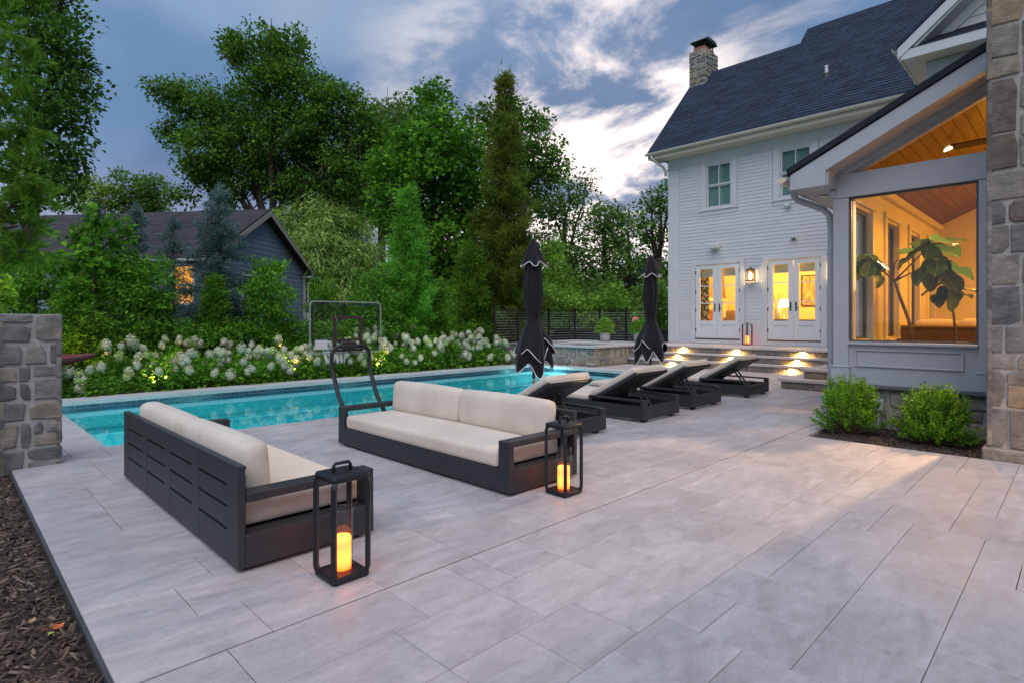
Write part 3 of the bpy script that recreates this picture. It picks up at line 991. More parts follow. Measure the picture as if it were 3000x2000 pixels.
# stray leaves and twigs
def leaf_litter(x, y, z, s, col, rz, label):
    mb = MB()
    pts = []
    for k in range(14):
        a = 2 * math.pi * k / 14
        r_ = s * (.55 + .45 * abs(math.cos(2.5 * a)))
        pts.append((r_ * math.cos(a), r_ * .8 * math.sin(a), .004 + .25 * s * (math.cos(2 * a + 1) + 1)))
    vs = pts + [(0, 0, .006)]
    mb.add(vs, [(i, (i + 1) % 14, 14) for i in range(14)])
    mb.tube([(0, 0, .006), (-s * 1.0, s * .2, .008), (-s * 1.7, s * .5, .004)], s * .035, 4)
    o = mb.build('fallen_leaf', basic('leaf_' + label[:6] + str(int(x * 100)), col, .7, .2, 30))
    o.location = (x, y, z); o.rotation_euler = (.1, .12, rz); tag(o, label, 'leaf', 'fallen leaves on the mulch')
leaf_litter(.345, 2.99, -.012, .030, (.50, .13, .035), .4, 'orange fallen leaf on mulch close to the patio edge')
leaf_litter(.13, 2.98, -.012, .026, (.42, .12, .05), 1.7, 'small orange fallen leaf farther out on the mulch')
leaf_litter(.05, 2.86, -.012, .030, (.38, .42, .04), 2.6, 'yellow green fallen leaf on mulch in the lower left corner')
leaf_litter(.27, 3.12, -.012, .024, (.36, .25, .15), .9, 'tan curled fallen leaf on the mulch')
leaf_litter(-.28, 4.1, -.012, .030, (.50, .22, .15), .2, 'pinkish fallen leaf at the left frame edge')
leaf_litter(.32, 2.93, -.012, .018, (.30, .34, .06), 2.0, 'tiny green fallen leaf beside the orange leaf')
# ================================================================ MAIN HOUSE
FX = 16.7
house = empty('white_house', (FX, 6.5, .5)); tag(house, 'two storey white clapboard house with dark shingle roof and two lit double doors', 'house')
def hb(mb, name, mat, root=None, smooth=False):
    return wbuild(mb, name, mat, root or house, smooth)
DOORS = [(7.20, 8.61), (5.01, 6.41)]
WINS = [(7.44, 8.29), (5.22, 6.10)]
holes = [(a, b_, .69, 2.94) for a, b_ in DOORS] + [(a, b_, 4.64, 6.04) for a, b_ in WINS]
def wall_rects(y0, y1, z0, z1, holes):
    ys = sorted({y0, y1, *[h[0] for h in holes], *[h[1] for h in holes]}); zs = sorted({z0, z1, *[h[2] for h in holes], *[h[3] for h in holes]})
    for i in range(len(ys) - 1):
        run_ = None
        for j in range(len(zs) - 1):
            cy, cz = (ys[i] + ys[i + 1]) / 2, (zs[j] + zs[j + 1]) / 2
            inside = any(h[0] < cy < h[1] and h[2] < cz < h[3] for h in holes)
            if not inside:
                if run_ is None: run_ = zs[j]
                end = zs[j + 1]
            if (inside or j == len(zs) - 2) and run_ is not None:
                yield ys[i], ys[i + 1], run_, end
                run_ = None
mb = MB()
for (a, b_, c, d) in wall_rects(-3.0, 9.53, .3, 6.5, holes): mb.box(FX + .022, FX + .16, a, b_, c, d)
mb.box(FX + .16, 22.2, 9.40, 9.53, .3, 6.5); mb.box(22.1, 22.25, -3, 9.40, .3, 6.5)
mb.prism([(FX + .1, 6.5), (19.45, 9.85), (22.2, 6.5)], 9.40, 9.53, 'y')
hb(mb, 'wall', M['white'])
# clapboards, one board per course and bay
blk = [(7.04, 8.75, .5, 3.07), (4.83, 6.55, .5, 3.07), (7.28, 8.44, 4.46, 6.06), (5.06, 6.27, 4.46, 6.06)]
z = .545; course = .1035; rb = random.Random(2)
while z < 6.02:
    segs = [(2.29, 9.145)]
    for (a, b_, c, d) in blk:
        if c - .02 < z + .05 < d:
            ns = []
            for (s0, s1) in segs:
                if b_ <= s0 or a >= s1: ns.append((s0, s1)); continue
                if a > s0 + .02: ns.append((s0, a - .002))
                if b_ < s1 - .02: ns.append((b_ + .002, s1))
            segs = ns
    for (s0, s1) in segs:
        cuts = [s0, s1]
        if s1 - s0 > 3.5: cuts = [s0, s0 + (s1 - s0) * rb.uniform(.25, .75), s1]
        for c0, c1 in zip(cuts[:-1], cuts[1:]):
            top = min(z + .122, 6.07)
            hb(MB().prism([(FX, z), (FX + .024, z), (FX + .022, top), (FX + .014, top)], c0 + .0008, c1 - .0008, 'y'), 'clapboard', M['siding'])
    z += course
# trim
hb(MB().box(FX - .012, FX + .03, 9.148, 9.545, .545, 6.04, .004), 'corner_board', M['white'])
hb(MB().box(FX - .03, FX + .03, 9.12, 9.575, 6.05, 6.095, .006), 'corner_cap', M['white'])
hb(MB().box(FX - .02, FX + .03, 9.135, 9.56, 5.60, 5.625, .004), 'corner_band', M['white'])
hb(MB().box(FX - .008, FX + .03, 2.29, 9.56, 6.10, 6.385, .004), 'frieze_board', M['white'])
hb(MB().box(16.19, FX + .05, 2.29, 9.95, 6.386, 6.41), 'soffit', M['cream'])
hb(MB().box(16.16, 16.188, 2.29, 9.97, 6.375, 6.60, .003), 'fascia', M['cream'])
M['gutter'] = basic('cream_gutter', (.62, .55, .45), .4, .05, 3, spec=.5)  # cream gutter, with the warm eave glow put into its colour
gt = MB()
nseg = 12
prof = [(-math.cos(math.pi * k / nseg) * .07, -math.sin(math.pi * k / nseg) * .07) for k in range(nseg + 1)]
poly = prof + [(p[0] * .9, p[1] * .9) for p in prof[::-1]]
gt.prism([(16.085 + p[0], 6.56 + p[1]) for p in poly], 2.6, 10.0, 'y')
gut = hb(gt, 'gutter', M['gutter'])
for k in range(10):
    y = 2.9 + k * .76
    pts = [(16.085 - .073 * math.cos(math.pi * q / 8), y, 6.56 - .073 * math.sin(math.pi * q / 8)) for q in range(9)]
    MB().tube(pts, .008, 5).build('gutter_strap', M['gutter'], gut)
hb(MB().tube([(16.09, 9.80, 6.50), (16.10, 9.78, 6.40), (16.2, 9.72, 6.30), (16.5, 9.62, 6.16), (16.62, 9.60, 6.05), (16.64, 9.60, 5.9)], .042, 10), 'downspout_elbow', M['gutter'], smooth=True)
# roof
SL = 1.047; CS = 1 / math.hypot(1, SL); SN = SL * CS
def roof_pt(s, y, lift=0): return (16.10 + s * CS - lift * SN, y, 6.555 + s * SN + lift * CS)
ridge1 = 3.30 / CS; ridge2 = 4.02 / CS
rb_ = MB()
rb_.prism([(16.21, 6.54 + .09 * SL), (19.45, 6.54 + 3.33 * SL), (22.8, 6.54), (22.8, 6.45), (16.21, 6.54)], 6.42, 9.97, 'y')
rb_.prism([(16.21, 6.54 + .09 * SL), (20.14, 6.54 + 4.02 * SL), (24.1, 6.54), (24.1, 6.45), (16.21, 6.54)], -6.0, 6.42, 'y')
roof = hb(rb_, 'roof', M['shingle'])
sh = MB(); s = 0.0; cr = .140
while s < ridge2 - .02:
    y1 = 9.985 if s + cr <= ridge1 + .05 else 6.43
    e = min(s + cr + .02, (ridge1 if y1 > 7 else ridge2) + .02)
    ny = 26
    for q in range(ny):
        ya = -6 + (y1 + 6) * q / ny; yb = -6 + (y1 + 6) * (q + 1) / ny
        l = .024 + rb.uniform(-.003, .003)
        sh.add([roof_pt(s, ya, l), roof_pt(s, yb, l), roof_pt(e, yb, .010), roof_pt(e, ya, .010), roof_pt(s, ya, .004), roof_pt(s, yb, .004)], [(0, 3, 2, 1), (4, 0, 1, 5)])
    s += cr
me = sh.mesh('shingles', M['shingle'])
uv_planar(me, lambda co: (co.y, math.hypot(co.x - 16.10, co.z - 6.555)))
shg = link_mesh('shingles', me, None, roof); shg['kind'] = 'stuff'
uv_planar(roof.data, lambda co: (co.y, co.x))
MB().prism([(19.30, 6.54 + 3.18 * SL + .02), (19.45, 6.54 + 3.33 * SL + .045), (19.6, 6.54 + 3.18 * SL + .02)], 6.45, 9.99, 'y').build('ridge_cap', M['shingle'], roof)
MB().prism([(20.0, 6.54 + 3.88 * SL + .02), (20.14, 6.54 + 4.02 * SL + .05), (20.28, 6.54 + 3.88 * SL + .02)], -6, 6.2, 'y').build('ridge_cap', M['shingle'], roof)
hb(MB().tube([(17.55, 5.12, 7.7), (17.55, 5.12, 8.36)], .045, 10), 'vent_pipe', M['white'])
hb(MB().lathe([(.13, -.09), (.10, 0), (.05, .10)], 12, (17.55, 5.12, 8.05)), 'vent_boot', M['black'])
# chimney on the gable
chim = empty('chimney', (0, 0, 0), 0, house); chim.location = tuple(-c for c in house.location)
CX0, CX1, CY0, CY1, CT = 18.9, 19.85, 9.36, 9.97, 10.75
MB().box(CX0 + .02, CX1 - .02, CY0 + .02, CY1 - .02, 6.0, CT).build('chimney_core', M['mortar'], chim)
stone_face(chim, (CX0 + .02, CY1, 8.6), (0, -1, 0), (-1, 0, 0), CY1 - CY0, CT - 8.6, .24, .20, 31, M['stone_spa'], .04, .016, 'chimney_stone')
stone_face(chim, (CX0, CY0 + .02, 9.0), (1, 0, 0), (0, -1, 0), CX1 - CX0, CT - 9.0, .26, .20, 32, M['stone_spa'], .04, .016, 'chimney_stone')
stone_face(chim, (CX1, CY1 - .02, 6.0), (-1, 0, 0), (0, 1, 0), CX1 - CX0, CT - 6.0, .4, .3, 33, M['stone_spa'], .04, .016, 'chimney_stone')
c = MB().box(CX0 + .12, CX1 - .12, CY0 + .10, CY1 - .10, CT, CT + .16)
c.build('flue', basic('terracotta', (.30, .16, .10), .8, .2, 8), chim)
c = MB()
for (x, y) in ((CX0 + .16, CY0 + .12), (CX1 - .16, CY0 + .12), (CX0 + .16, CY1 - .12), (CX1 - .16, CY1 - .12)): c.box(x - .015, x + .015, y - .015, y + .015, CT + .16, CT + .33)
c.prism([(CX0 + .02, CT + .33), (CX1 - .02, CT + .33), (CX1 - .2, CT + .45), (CX0 + .2, CT + .45)], CY0, CY1, 'y')
c.build('chimney_cap', M['black'], chim)
# windows with shutters inside
M['shutter'] = basic('reflected_green_shutter', (.20, .40, .33), .5, .10, 4)  # green reflection in the panes put into the slat colour
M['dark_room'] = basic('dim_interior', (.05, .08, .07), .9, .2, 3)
for (a, b_) in WINS:
    wn_ = empty('window', (0, 0, 0), 0, house); wn_.location = tuple(-c for c in house.location)
    def wb(mb, nm, mt): return mb.build(nm, mt, wn_)
    wb(MB().box(FX - .010, FX + .03, b_ + .002, b_ + .15, 4.60, 6.06, .003), 'casing', M['white'])
    wb(MB().box(FX - .010, FX + .03, a - .15, a - .002, 4.60, 6.06, .003), 'casing', M['white'])
    wb(MB().box(FX - .050, FX + .03, a - .18, b_ + .18, 4.585, 4.632, .006), 'sill', M['white'])
    wb(MB().box(FX - .012, FX + .03, a - .15, b_ + .15, 4.46, 4.583, .003), 'apron', M['white'])
    wb(MB().box(FX - .012, FX + .03, a - .15, b_ + .15, 6.045, 6.098, .003), 'head', M['white'])
    m = MB(); m.box(FX + .0, FX + .10, a + .001, a + .04, 4.64, 6.04); m.box(FX + .0, FX + .10, b_ - .04, b_ - .001, 4.64, 6.04); m.box(FX + .0, FX + .10, a + .041, b_ - .041, 6.0, 6.04); m.box(FX + .0, FX + .10, a + .041, b_ - .041, 4.64, 4.68)
    wb(m, 'frame', M['white'])
    mid = (a + b_) / 2
    for (zl, zh, xx) in ((5.35, 6.0, .03), (4.68, 5.36, .06)):
        m = MB(); m.box(FX + xx, FX + xx + .03, a + .041, a + .085, zl, zh); m.box(FX + xx, FX + xx + .03, b_ - .085, b_ - .041, zl, zh)
        m.box(FX + xx, FX + xx + .03, a + .086, b_ - .086, zl, zl + .045); m.box(FX + xx, FX + xx + .03, a + .086, b_ - .086, zh - .045, zh)
        m.box(FX + xx + .002, FX + xx + .028, mid - .016, mid + .016, zl + .046, zh - .046)
        wb(m, 'sash', M['white'])
        for (p0, p1) in ((a + .087, mid - .017), (mid + .017, b_ - .087)):
            wb(MB().box(FX + xx + .012, FX + xx + .016, p0, p1, zl + .046, zh - .046), 'pane', M['glass'])
    for (p0, p1) in ((a + .05, mid - .004), (mid + .004, b_ - .05)):
        m = MB(); m.box(FX + .13, FX + .155, p0, p0 + .05, 4.66, 6.02); m.box(FX + .13, FX + .155, p1 - .05, p1, 4.66, 6.02)
        for zr in (4.66, 5.32, 5.96): m.box(FX + .131, FX + .154, p0 + .051, p1 - .051, zr, zr + .06)
        zz = 4.74
        while zz < 5.94:
            if not (5.27 < zz < 5.39):
                m.add([(FX + .125, p0 + .051, zz), (FX + .125, p1 - .051, zz), (FX + .158, p1 - .051, zz + .052), (FX + .158, p0 + .051, zz + .052)], [(0, 1, 2, 3)])
            zz += .058
        wb(m, 'shutter', M['shutter'])
    wb(MB().box(FX + .30, FX + .32, a - .1, b_ + .1, 4.5, 6.1), 'room_backing', M['dark_room'])
# double doors
M['shade'] = basic('roman_shade', (.34, .40, .36), .9, .08, 6)
M['doorpaint'] = basic('door_paint', (.68, .68, .68), .4, .03, 3)
for di, (a, b_) in enumerate(DOORS):
    dr = empty('double_door', (0, 0, 0), 0, house); dr.location = tuple(-c for c in house.location)
    def db(mb, nm, mt, par=None): return mb.build(nm, mt, par or dr)
    db(MB().box(FX - .018, FX + .03, b_ + .002, b_ + .145, .545, 3.07, .004), 'casing', M['white'])
    db(MB().box(FX - .018, FX + .03, a - .145, a - .002, .545, 3.07, .004), 'casing', M['white'])
    db(MB().box(FX - .019, FX + .03, a - .0015, b_ + .0015, 2.945, 3.07, .004), 'head_casing', M['white'])
    db(MB().box(FX - .016, FX + .03, a - .0015, b_ + .0015, .545, .668, .004), 'threshold_board', M['white'])
    db(MB().box(FX - .03, FX + .14, a, b_, .669, .694, .004), 'threshold', M['bronze'])
    mid = (a + b_) / 2
    for (p0, p1, hs) in ((a + .012, mid - .004, -1), (mid + .004, b_ - .012, 1)):
        m = MB(); sw = .135
        x0, x1 = FX + .012, FX + .056
        m.box(x0, x1, p0, p0 + sw, .702, 2.93); m.box(x0, x1, p1 - sw, p1, .702, 2.93)
        q0, q1 = p0 + sw + .0006, p1 - sw - .0006
        m.box(x0 + .0004, x1, q0, q1, 2.81, 2.93); m.box(x0 + .0004, x1, q0, q1, 1.105, 1.23); m.box(x0 + .0004, x1, q0, q1, .702, .815)
        m.box(x0 + .018, x1 - .01, q0, q1, .8152, 1.1048)
        leaf = db(m, 'door_leaf', M['doorpaint'])
        for zm in (1.762, 2.29): db(MB().box(x0 + .006, x1 - .006, q0, q1, zm - .014, zm + .014), 'muntin', M['doorpaint'], leaf)
        for (z0, z1) in ((1.2305, 1.7475), (1.7765, 2.2755), (2.3045, 2.8095)):
            db(MB().box(x0 + .018, x0 + .022, q0, q1, z0, z1), 'pane', M['glass'], leaf)
        hy = (p1 - .065) if hs < 0 else (p0 + .065)
        h = MB().box(x0 - .012, x0 - .0005, hy - .019, hy + .019, 1.50, 1.75, .004)
        h.tube([(x0 - .012, hy, 1.58), (x0 - .05, hy, 1.58), (x0 - .052, hy + hs * .10, 1.585)], .009, 6)
        db(h, 'handle', M['bronze'], leaf)
        ho = p0 if hs < 0 else p1
        for zh in (.95, 1.55, 2.12, 2.72):
            db(MB().box(x0 - .012, x0 - .0005, ho - .014, ho + .014, zh - .05, zh + .05, .002), 'hinge', M['bronze'], leaf)
        sm = MB()
        for k in range(4): sm.box(FX + .19 + .006 * (k % 2), FX + .20 + .006 * (k % 2), q0 - .04, q1 + .04, 2.58 + k * .07, 2.58 + (k + 1) * .07 - .002)
        db(sm, 'roman_shade', M['shade'])
# ---------------------------------------------------------------- the lit room behind the doors
M['roomwall'] = basic('cream_wall', (.64, .58, .44), .85, .04, 2)
M['roomfloor'] = basic('oak_floor', (.22, .13, .07), .5, .2, 3, stretch=(1, 8, 1))
rm = MB(); rm.box(FX + .161, 20.4, 4.2, 9.39, .60, .685)
hb(rm, 'room_floor', M['roomfloor'])
rm = MB(); rm.box(20.4, 20.45, 4.2, 9.39, .6, 3.5); rm.box(FX + .162, 20.4, 4.12, 4.199, .6, 3.5); rm.box(FX + .162, 20.4, 9.34, 9.395, .686, 3.5); rm.box(FX + .162, 20.4, 4.2, 9.34, 3.42, 3.5)
hb(rm, 'room_wall', M['roomwall'])
warm = (1.0, .50, .07)
point_light('room_lamp', (18.6, 7.9, 3.1), 280, warm, .25, house).location = Vector((18.6, 7.9, 3.1)) - Vector(house.location)
point_light('room_lamp', (18.4, 5.4, 3.1), 280, warm, .25, house).location = Vector((18.4, 5.4, 3.1)) - Vector(house.location)
# furnishings seen through the glass
fp = empty('fireplace', (19.4, 9.3, .686)); tag(fp, 'fireplace with tapered hood and mantel seen through the left door', 'fireplace')
wbuild(MB().box(18.4, 20.35, 9.18, 9.339, 1.90, 2.02, .01), 'mantel', M['white'], fp)
wbuild(MB().prism([(18.55, 2.021), (20.2, 2.021), (19.9, 3.4), (18.9, 3.4)], 9.22, 9.338, 'y'), 'hood', basic('hood_plaster', (.25, .16, .09), .8, .1, 3), fp)
wbuild(MB().box(18.5, 18.85, 9.2, 9.338, .687, 1.899), 'pilaster', M['white'], fp); wbuild(MB().box(19.95, 20.3, 9.2, 9.338, .687, 1.899), 'pilaster', M['white'], fp)
wbuild(MB().box(18.851, 19.949, 9.25, 9.338, .687, 1.60), 'firebox', basic('fire_brick', (.22, .08, .04), .9, .3, 8), fp)
vs_ = MB().lathe([(.04, 0), (.10, .06), (.13, .18), (.09, .30), (.05, .34), (.07, .40)], 16); o = vs_.build('black_vase', basic('black_ceramic', (.02, .02, .02), .4, .1, 5), None, True); o.location = (18.62, 9.26, 2.02); tag(o, 'black urn vase on the mantel behind the left door', 'vase')
pc = MB().box(-.28, .28, -.015, .015, 0, .5, .004); o = pc.build('mirror_panel', basic('amber_mirror', (.55, .38, .16), .3, .2, 3)); o.location = (19.5, 9.19, 2.2); tag(o, 'amber framed mirror leaning over the mantel', 'mirror')
def curtain(y, label):
    mb = MB(); n = 26; pts = []
    for k in range(n + 1):
        t = k / n; pts.append((17.12 + .035 * math.sin(t * 5 * 2 * math.pi), y + .30 * t))
    vs = [(x, yy, .70) for x, yy in pts] + [(x, yy, 2.95) for x, yy in pts]
    fs = [(i, i + 1, n + 2 + i, n + 1 + i) for i in range(n)]
    mb.add(vs, fs)
    m, t = new_mat('curtain_print'); o = N(t, 'ShaderNodeOutputMaterial'); b = N(t, 'ShaderNodeBsdfPrincipled'); t.links.new(b.outputs[0], o.inputs[0])
    w_ = N(t, 'ShaderNodeTexVoronoi'); w_.feature = 'DISTANCE_TO_EDGE'; w_.inputs['Scale'].default_value = 6.5
    t.links.new(coords(t, (1, 1, 1), rnd=False), w_.inputs[0])
    t.links.new(ramp(t, w_.outputs[0], [(.10, (.10, .09, .06)), (.16, (.62, .55, .42))]), b.inputs['Base Color']); b.inputs['Roughness'].default_value = .9
    o = mb.build('curtain', m, None, True); tag(o, label, 'curtain', 'curtains inside the left door')
curtain(8.36, 'patterned curtain at the left edge of the left double door'); curtain(7.22, 'patterned curtain at the right edge of the left double door')
ac = empty('armchair', (18.0, 7.85, .686), .5); tag(ac, 'tan armchair back seen low through the left double door', 'chair')
AM = basic('tan_upholstery', (.42, .28, .15), .9, .1, 6)
MB().rbox(0, 0, .32, .7, .7, .3, .06, 6, (.02, .02, .03)).build('seat', AM, ac, True); MB().rbox(-.33, 0, .58, .16, .7, .60, .06, 6, (.03, .02, .02)).build('backrest', AM, ac, True)
for s_ in (-1, 1): MB().rbox(0, s_ * .37, .42, .7, .13, .45, .05, 6).build('arm', AM, ac, True)
ct = empty('console_table', (17.85, 6.05, .686)); tag(ct, 'dark console table carrying the lamp inside the right door', 'table')
DK = basic('dark_walnut', (.05, .03, .018), .4, .3, 6)
MB().box(-.2, .2, -.75, .55, .53, .58, .004).build('table_top', DK, ct)
for (x, y) in ((-.17, -.7), (.17, -.7), (-.17, .5), (.17, .5)): MB().box(x - .025, x + .025, y - .025, y + .025, .0005, .529).build('leg', DK, ct)
tl_ = empty('table_lamp', (17.85, 6.36, 1.267)); tag(tl_, 'table lamp with glowing cream shade inside the right door', 'lamp')
MB().lathe([(.07, 0), (.075, .02), (.02, .04), (.014, .30), (.014, .40)], 14).build('base', M['nickel'], tl_, True)
MB().lathe([(.17, .36), (.15, .60)], 20).build('lamp_shade', emis('lit_shade', (1.0, .74, .30), 5.0), tl_, True)
point_light('bulb', (0, 0, .48), 16, warm, .06, tl_)
vz = empty('twig_vase', (17.8, 6.24 + .30, 1.267)); tag(vz, 'tall white vase of twigs beside the lamp', 'vase')
MB().lathe([(.07, 0), (.085, .10), (.09, .34), (.07, .36)], 16).build('vase_body', M['white'], vz, True)
tw = MB(); rt = random.Random(3)
for k in range(9):
    a = rt.uniform(0, 6.28); tw.tube([(0, 0, .3), (.05 * math.cos(a), .05 * math.sin(a), .5), (.13 * math.cos(a), .13 * math.sin(a), .62 + rt.uniform(0, .2))], .004, 4)
tw.build('twigs', DK, vz)
pt = empty('painting', (20.37, 6.25, 1.75)); tag(pt, 'large abstract painting on the back wall of the right room', 'painting')
m, t = new_mat('abstract_canvas'); o = N(t, 'ShaderNodeOutputMaterial'); b = N(t, 'ShaderNodeBsdfPrincipled'); t.links.new(b.outputs[0], o.inputs[0])
t.links.new(ramp(t, tnoise(t, coords(t, (1, 6, 2), rnd=False), 2.2, 6, .7), [(.35, (.10, .07, .04)), (.5, (.35, .25, .12)), (.65, (.62, .52, .34))]), b.inputs['Base Color'])
MB().box(-.02, 0, -.42, .42, 0, .95).build('canvas', m, pt)
fr = MB(); fr.box(-.03, 0, -.46, -.421, -.04, .99); fr.box(-.03, 0, .421, .46, -.04, .99); fr.box(-.03, 0, -.42, .42, .951, .99); fr.box(-.03, 0, -.42, .42, -.04, -.001)
fr.build('picture_frame', DK, pt)
# ---------------------------------------------------------------- things on the facade
def sconce(y, label):
    s_ = empty('wall_lantern', (FX - .13, y, 2.37)); tag(s_, label, 'wall lamp', 'wall lanterns beside the doors')
    br = basic('aged_brass', (.16, .10, .045), .45, .3, 14, metal=.7)
    m = MB().box(.085, .118, -.06, .06, .05, .34, .004); m.box(-.005, .085, -.012, .012, .30, .32)
    m.build('back_plate', br, s_)
    m = MB(); m.box(-.115, .085, -.115, .115, 0, .022, .004)
    for (x, yy) in ((-.105, -.105), (.075, -.105), (-.105, .105), (.075, .105)): m.box(x - .008, x + .008, yy - .008, yy + .008, .022, .285)
    m.box(-.115, .085, -.115, .115, .285, .305, .004)
    m.build('cage', br, s_)
    MB().prism([(-.12, .305), (.09, .305), (.045, .355), (-.075, .355)], -.09, .09, 'y').build('cap', br, s_)
    MB().tube([(-.015, 0, .355), (-.015, 0, .40)], .03, 10).build('finial', br, s_)
    p = MB(); p.box(-.107, -.105, -.096, .096, .024, .284); p.box(-.096, .066, -.107, -.105, .024, .284); p.box(-.096, .066, .105, .107, .024, .284)
    p.build('pane', M['glass'], s_)
    MB().lathe([(.02, .06), (.034, .10), (.036, .20), (.02, .24)], 12, (-.015, 0, 0)).build('bulb', emis('sconce_bulb', (1, .72, .32), 38), s_, True)
    point_light('sconce_lamp', (-.015, 0, .16), 55, (1, .56, .16), .04, s_)
sconce(6.83, 'lit brass wall lantern between the two double doors'); sconce(4.56, 'wall lantern right of the right door, half hidden by the porch post')
sp = empty('outdoor_speaker', (FX - .12, 7.93, 3.47)); tag(sp, 'white box speaker on the wall above the left door', 'speaker')
MB().box(-.10, .08, -.15, .15, -.075, .075, .02).build('speaker_box', M['white'], sp); MB().box(-.108, -.101, -.13, .13, -.06, .06, .003).build('grille', basic('speaker_grille', (.55, .54, .52), .8, .1, 200), sp)
MB().box(.08, .119, -.03, .03, -.04, .04).build('bracket', M['white'], sp)
dm = empty('security_camera', (FX - .03, 5.68, 3.5)); tag(dm, 'small white dome camera above the right door', 'camera')
MB().tube([(.028, 0, 0), (-.03, 0, 0)], .075, 16).build('mount', M['white'], dm); MB().lathe([(.055, 0), (.05, -.03), (.03, -.055), (.005, -.062)], 14, (-.05, 0, 0)).build('dome', basic('smoked_dome', (.08, .08, .08), .2, .1, 5), dm, True)
fl = empty('flood_light', (FX - .02, 5.83, 4.42)); tag(fl, 'white twin flood light under the right upper window', 'flood light')
MB().tube([(.018, 0, 0), (-.03, 0, 0)], .06, 14).build('mount', M['white'], fl)
for s_ in (-1, 1):
    h = MB().lathe([(.02, -.02), (.05, .03), (.062, .12), (.055, .12)], 14); ho = h.build('lamp_head', M['white'], fl, True); ho.location = (-.07, s_ * .07, .03); ho.rotation_euler = (s_ * .9, 2.4, 0)
# ---------------------------------------------------------------- cross wing behind the porch
wing = empty('house_wing', (14.1, 0, 0)); tag(wing, 'white gabled wing of the house above the porch roof', 'house wing')
WY = 2.24; WR = -1.1
mb = MB().box(14.1, FX + 3, -4.4, WY, .3, 6.45)
mb.prism([(2 * WR - 2.5, 6.46), (2.5, 6.46), (WR, 6.46 + (2.5 - WR) * .87)], 14.12, 14.25, 'x')
wbuild(mb, 'wall', M['white'], wing)
zz = 6.62
while zz < 9.0:
    yr = 2.5 - (zz + .12 - 6.5) / .86
    if yr < WR + .1: break
    wbuild(MB().prism([(14.085, zz), (14.121, zz), (14.121, zz + .17), (14.10, zz + .17)], 2 * WR - yr, yr, 'y'), 'clapboard', M['siding'], wing)
    zz += .16
wbuild(MB().box(14.07, 14.1, -4.4, WY + .03, 6.18, 6.44, .004), 'frieze_board', M['white'], wing)
wbuild(MB().box(14.05, 14.1, -4.4, WY + .05, 5.62, 5.70, .008), 'band', M['white'], wing)
wbuild(MB().box(14.09, FX - .02, WY, WY + .03, 6.1, 6.44, .003), 'side_frieze', M['white'], wing)
wbuild(MB().box(13.62, FX - .55, WY - .1, 2.60, 6.445, 6.475), 'soffit', M['cream'], wing)
wbuild(MB().box(13.62, 14.1, -4.6, WY - .1, 6.447, 6.477), 'soffit', M['cream'], wing)
wbuild(MB().box(13.60, 16.14, 2.60, 2.63, 6.43, 6.66, .003), 'fascia', M['cream'], wing)
wbuild(MB().box(13.59, 13.62, -4.6, 2.60, 6.43, 6.62, .003), 'fascia', M['white'], wing)
wbuild(MB().prism([(13.58, 6.622), (14.12, 6.622), (14.12, 6.95)], -4.6, 2.62, 'y'), 'pent_roof', M['shingle'], wing)
g2 = MB().prism([(2.70 + p[0], 6.70 + p[1]) for p in poly], 13.58, 16.0, 'x')
gu = wbuild(g2, 'gutter', M['gutter'], wing)
for k in range(5):
    pts = [(13.75 + k * .5, 2.70 - .073 * math.cos(math.pi * q / 8), 6.70 - .073 * math.sin(math.pi * q / 8)) for q in range(9)]
    MB().tube(pts, .008, 5).build('gutter_strap', M['gutter'], gu)
zt_ = 6.68 + (2.68 - WR) * .84
rf = MB(); rf.prism([(2.68, 6.68), (WR, zt_), (WR, zt_ + .10), (2.68, 6.76)], 13.55, 20.0, 'x'); rf.prism([(2 * WR - 2.68, 6.68), (2 * WR - 2.68, 6.76), (WR, zt_ + .10), (WR, zt_)], 13.55, 20.0, 'x')
o = wbuild(rf, 'roof', M['shingle'], wing); uv_planar(o.data, lambda co: (co.x, co.y * 1.3))
wbuild(MB().prism([(2.66, 6.46), (2.66, 6.675), (WR, zt_ - .005), (WR, zt_ - .25)], 13.57, 13.62, 'x'), 'rake_board', M['white'], wing)
wbuild(MB().prism([(2.52, 6.56), (WR, zt_ - .13), (WR, zt_ - .16), (2.48, 6.53)], 13.621, 14.1, 'x'), 'rake_soffit', M['white'], wing)
wbuild(MB().prism([(2.66, 6.62), (WR, zt_ - .02), (WR, zt_ - .45), (2.15, 6.62)], 14.05, 14.084, 'x'), 'gable_trim', M['white'], wing)
# ================================================================ NEIGHBOUR'S HOUSE
nb = empty('neighbour_house', (6.67, 22.18, -.1), math.atan2(.604, .798)); tag(nb, 'blue grey sided neighbour house with brown shingle roof behind the hedge', 'house')
M['blue'] = basic('blue_siding', (.185, .235, .32), .65, .06, 3, .05, 20, rnd_obj=.06)
NW, NL, NE, NR = 7.27, 19.0, 3.66, 5.88
mb = MB().box(.03, NW - .03, .03, NL, 0, NE); mb.prism([(.03, NE), (NW - .03, NE), (NW / 2, NR - .1)], .03, .12, 'y')
mb.build('wall', M['blue'], nb)
z = .1
while z < NR - .3:
    t_ = max(0, (z + .2 - NE) / (NR - NE)) * NW / 2
    if NW / 2 - t_ < .2: break
    hb0, hb1 = t_ + .02, NW - t_ - .02
    segs = [(hb0, hb1)]
    if 1.9 - .2 < z + .1 < 3.2: segs = [(hb0, 2.25), (3.75, hb1)]
    for (s0, s1) in segs:
        if s1 - s0 > .1: MB().prism([(.0, z), (.035, z), (.033, z + .22), (.02, z + .22)], 0, 1, 'y').mesh if False else None
        if s1 - s0 > .1:
            MB().add([(s0, -.004, z), (s1, -.004, z), (s1, .018, z + .215), (s0, .018, z + .215), (s0, .03, z), (s1, .03, z)], [(0, 1, 2, 3), (4, 5, 1, 0)]).build('siding_board', M['blue'], nb)
    z += .20
z = .1
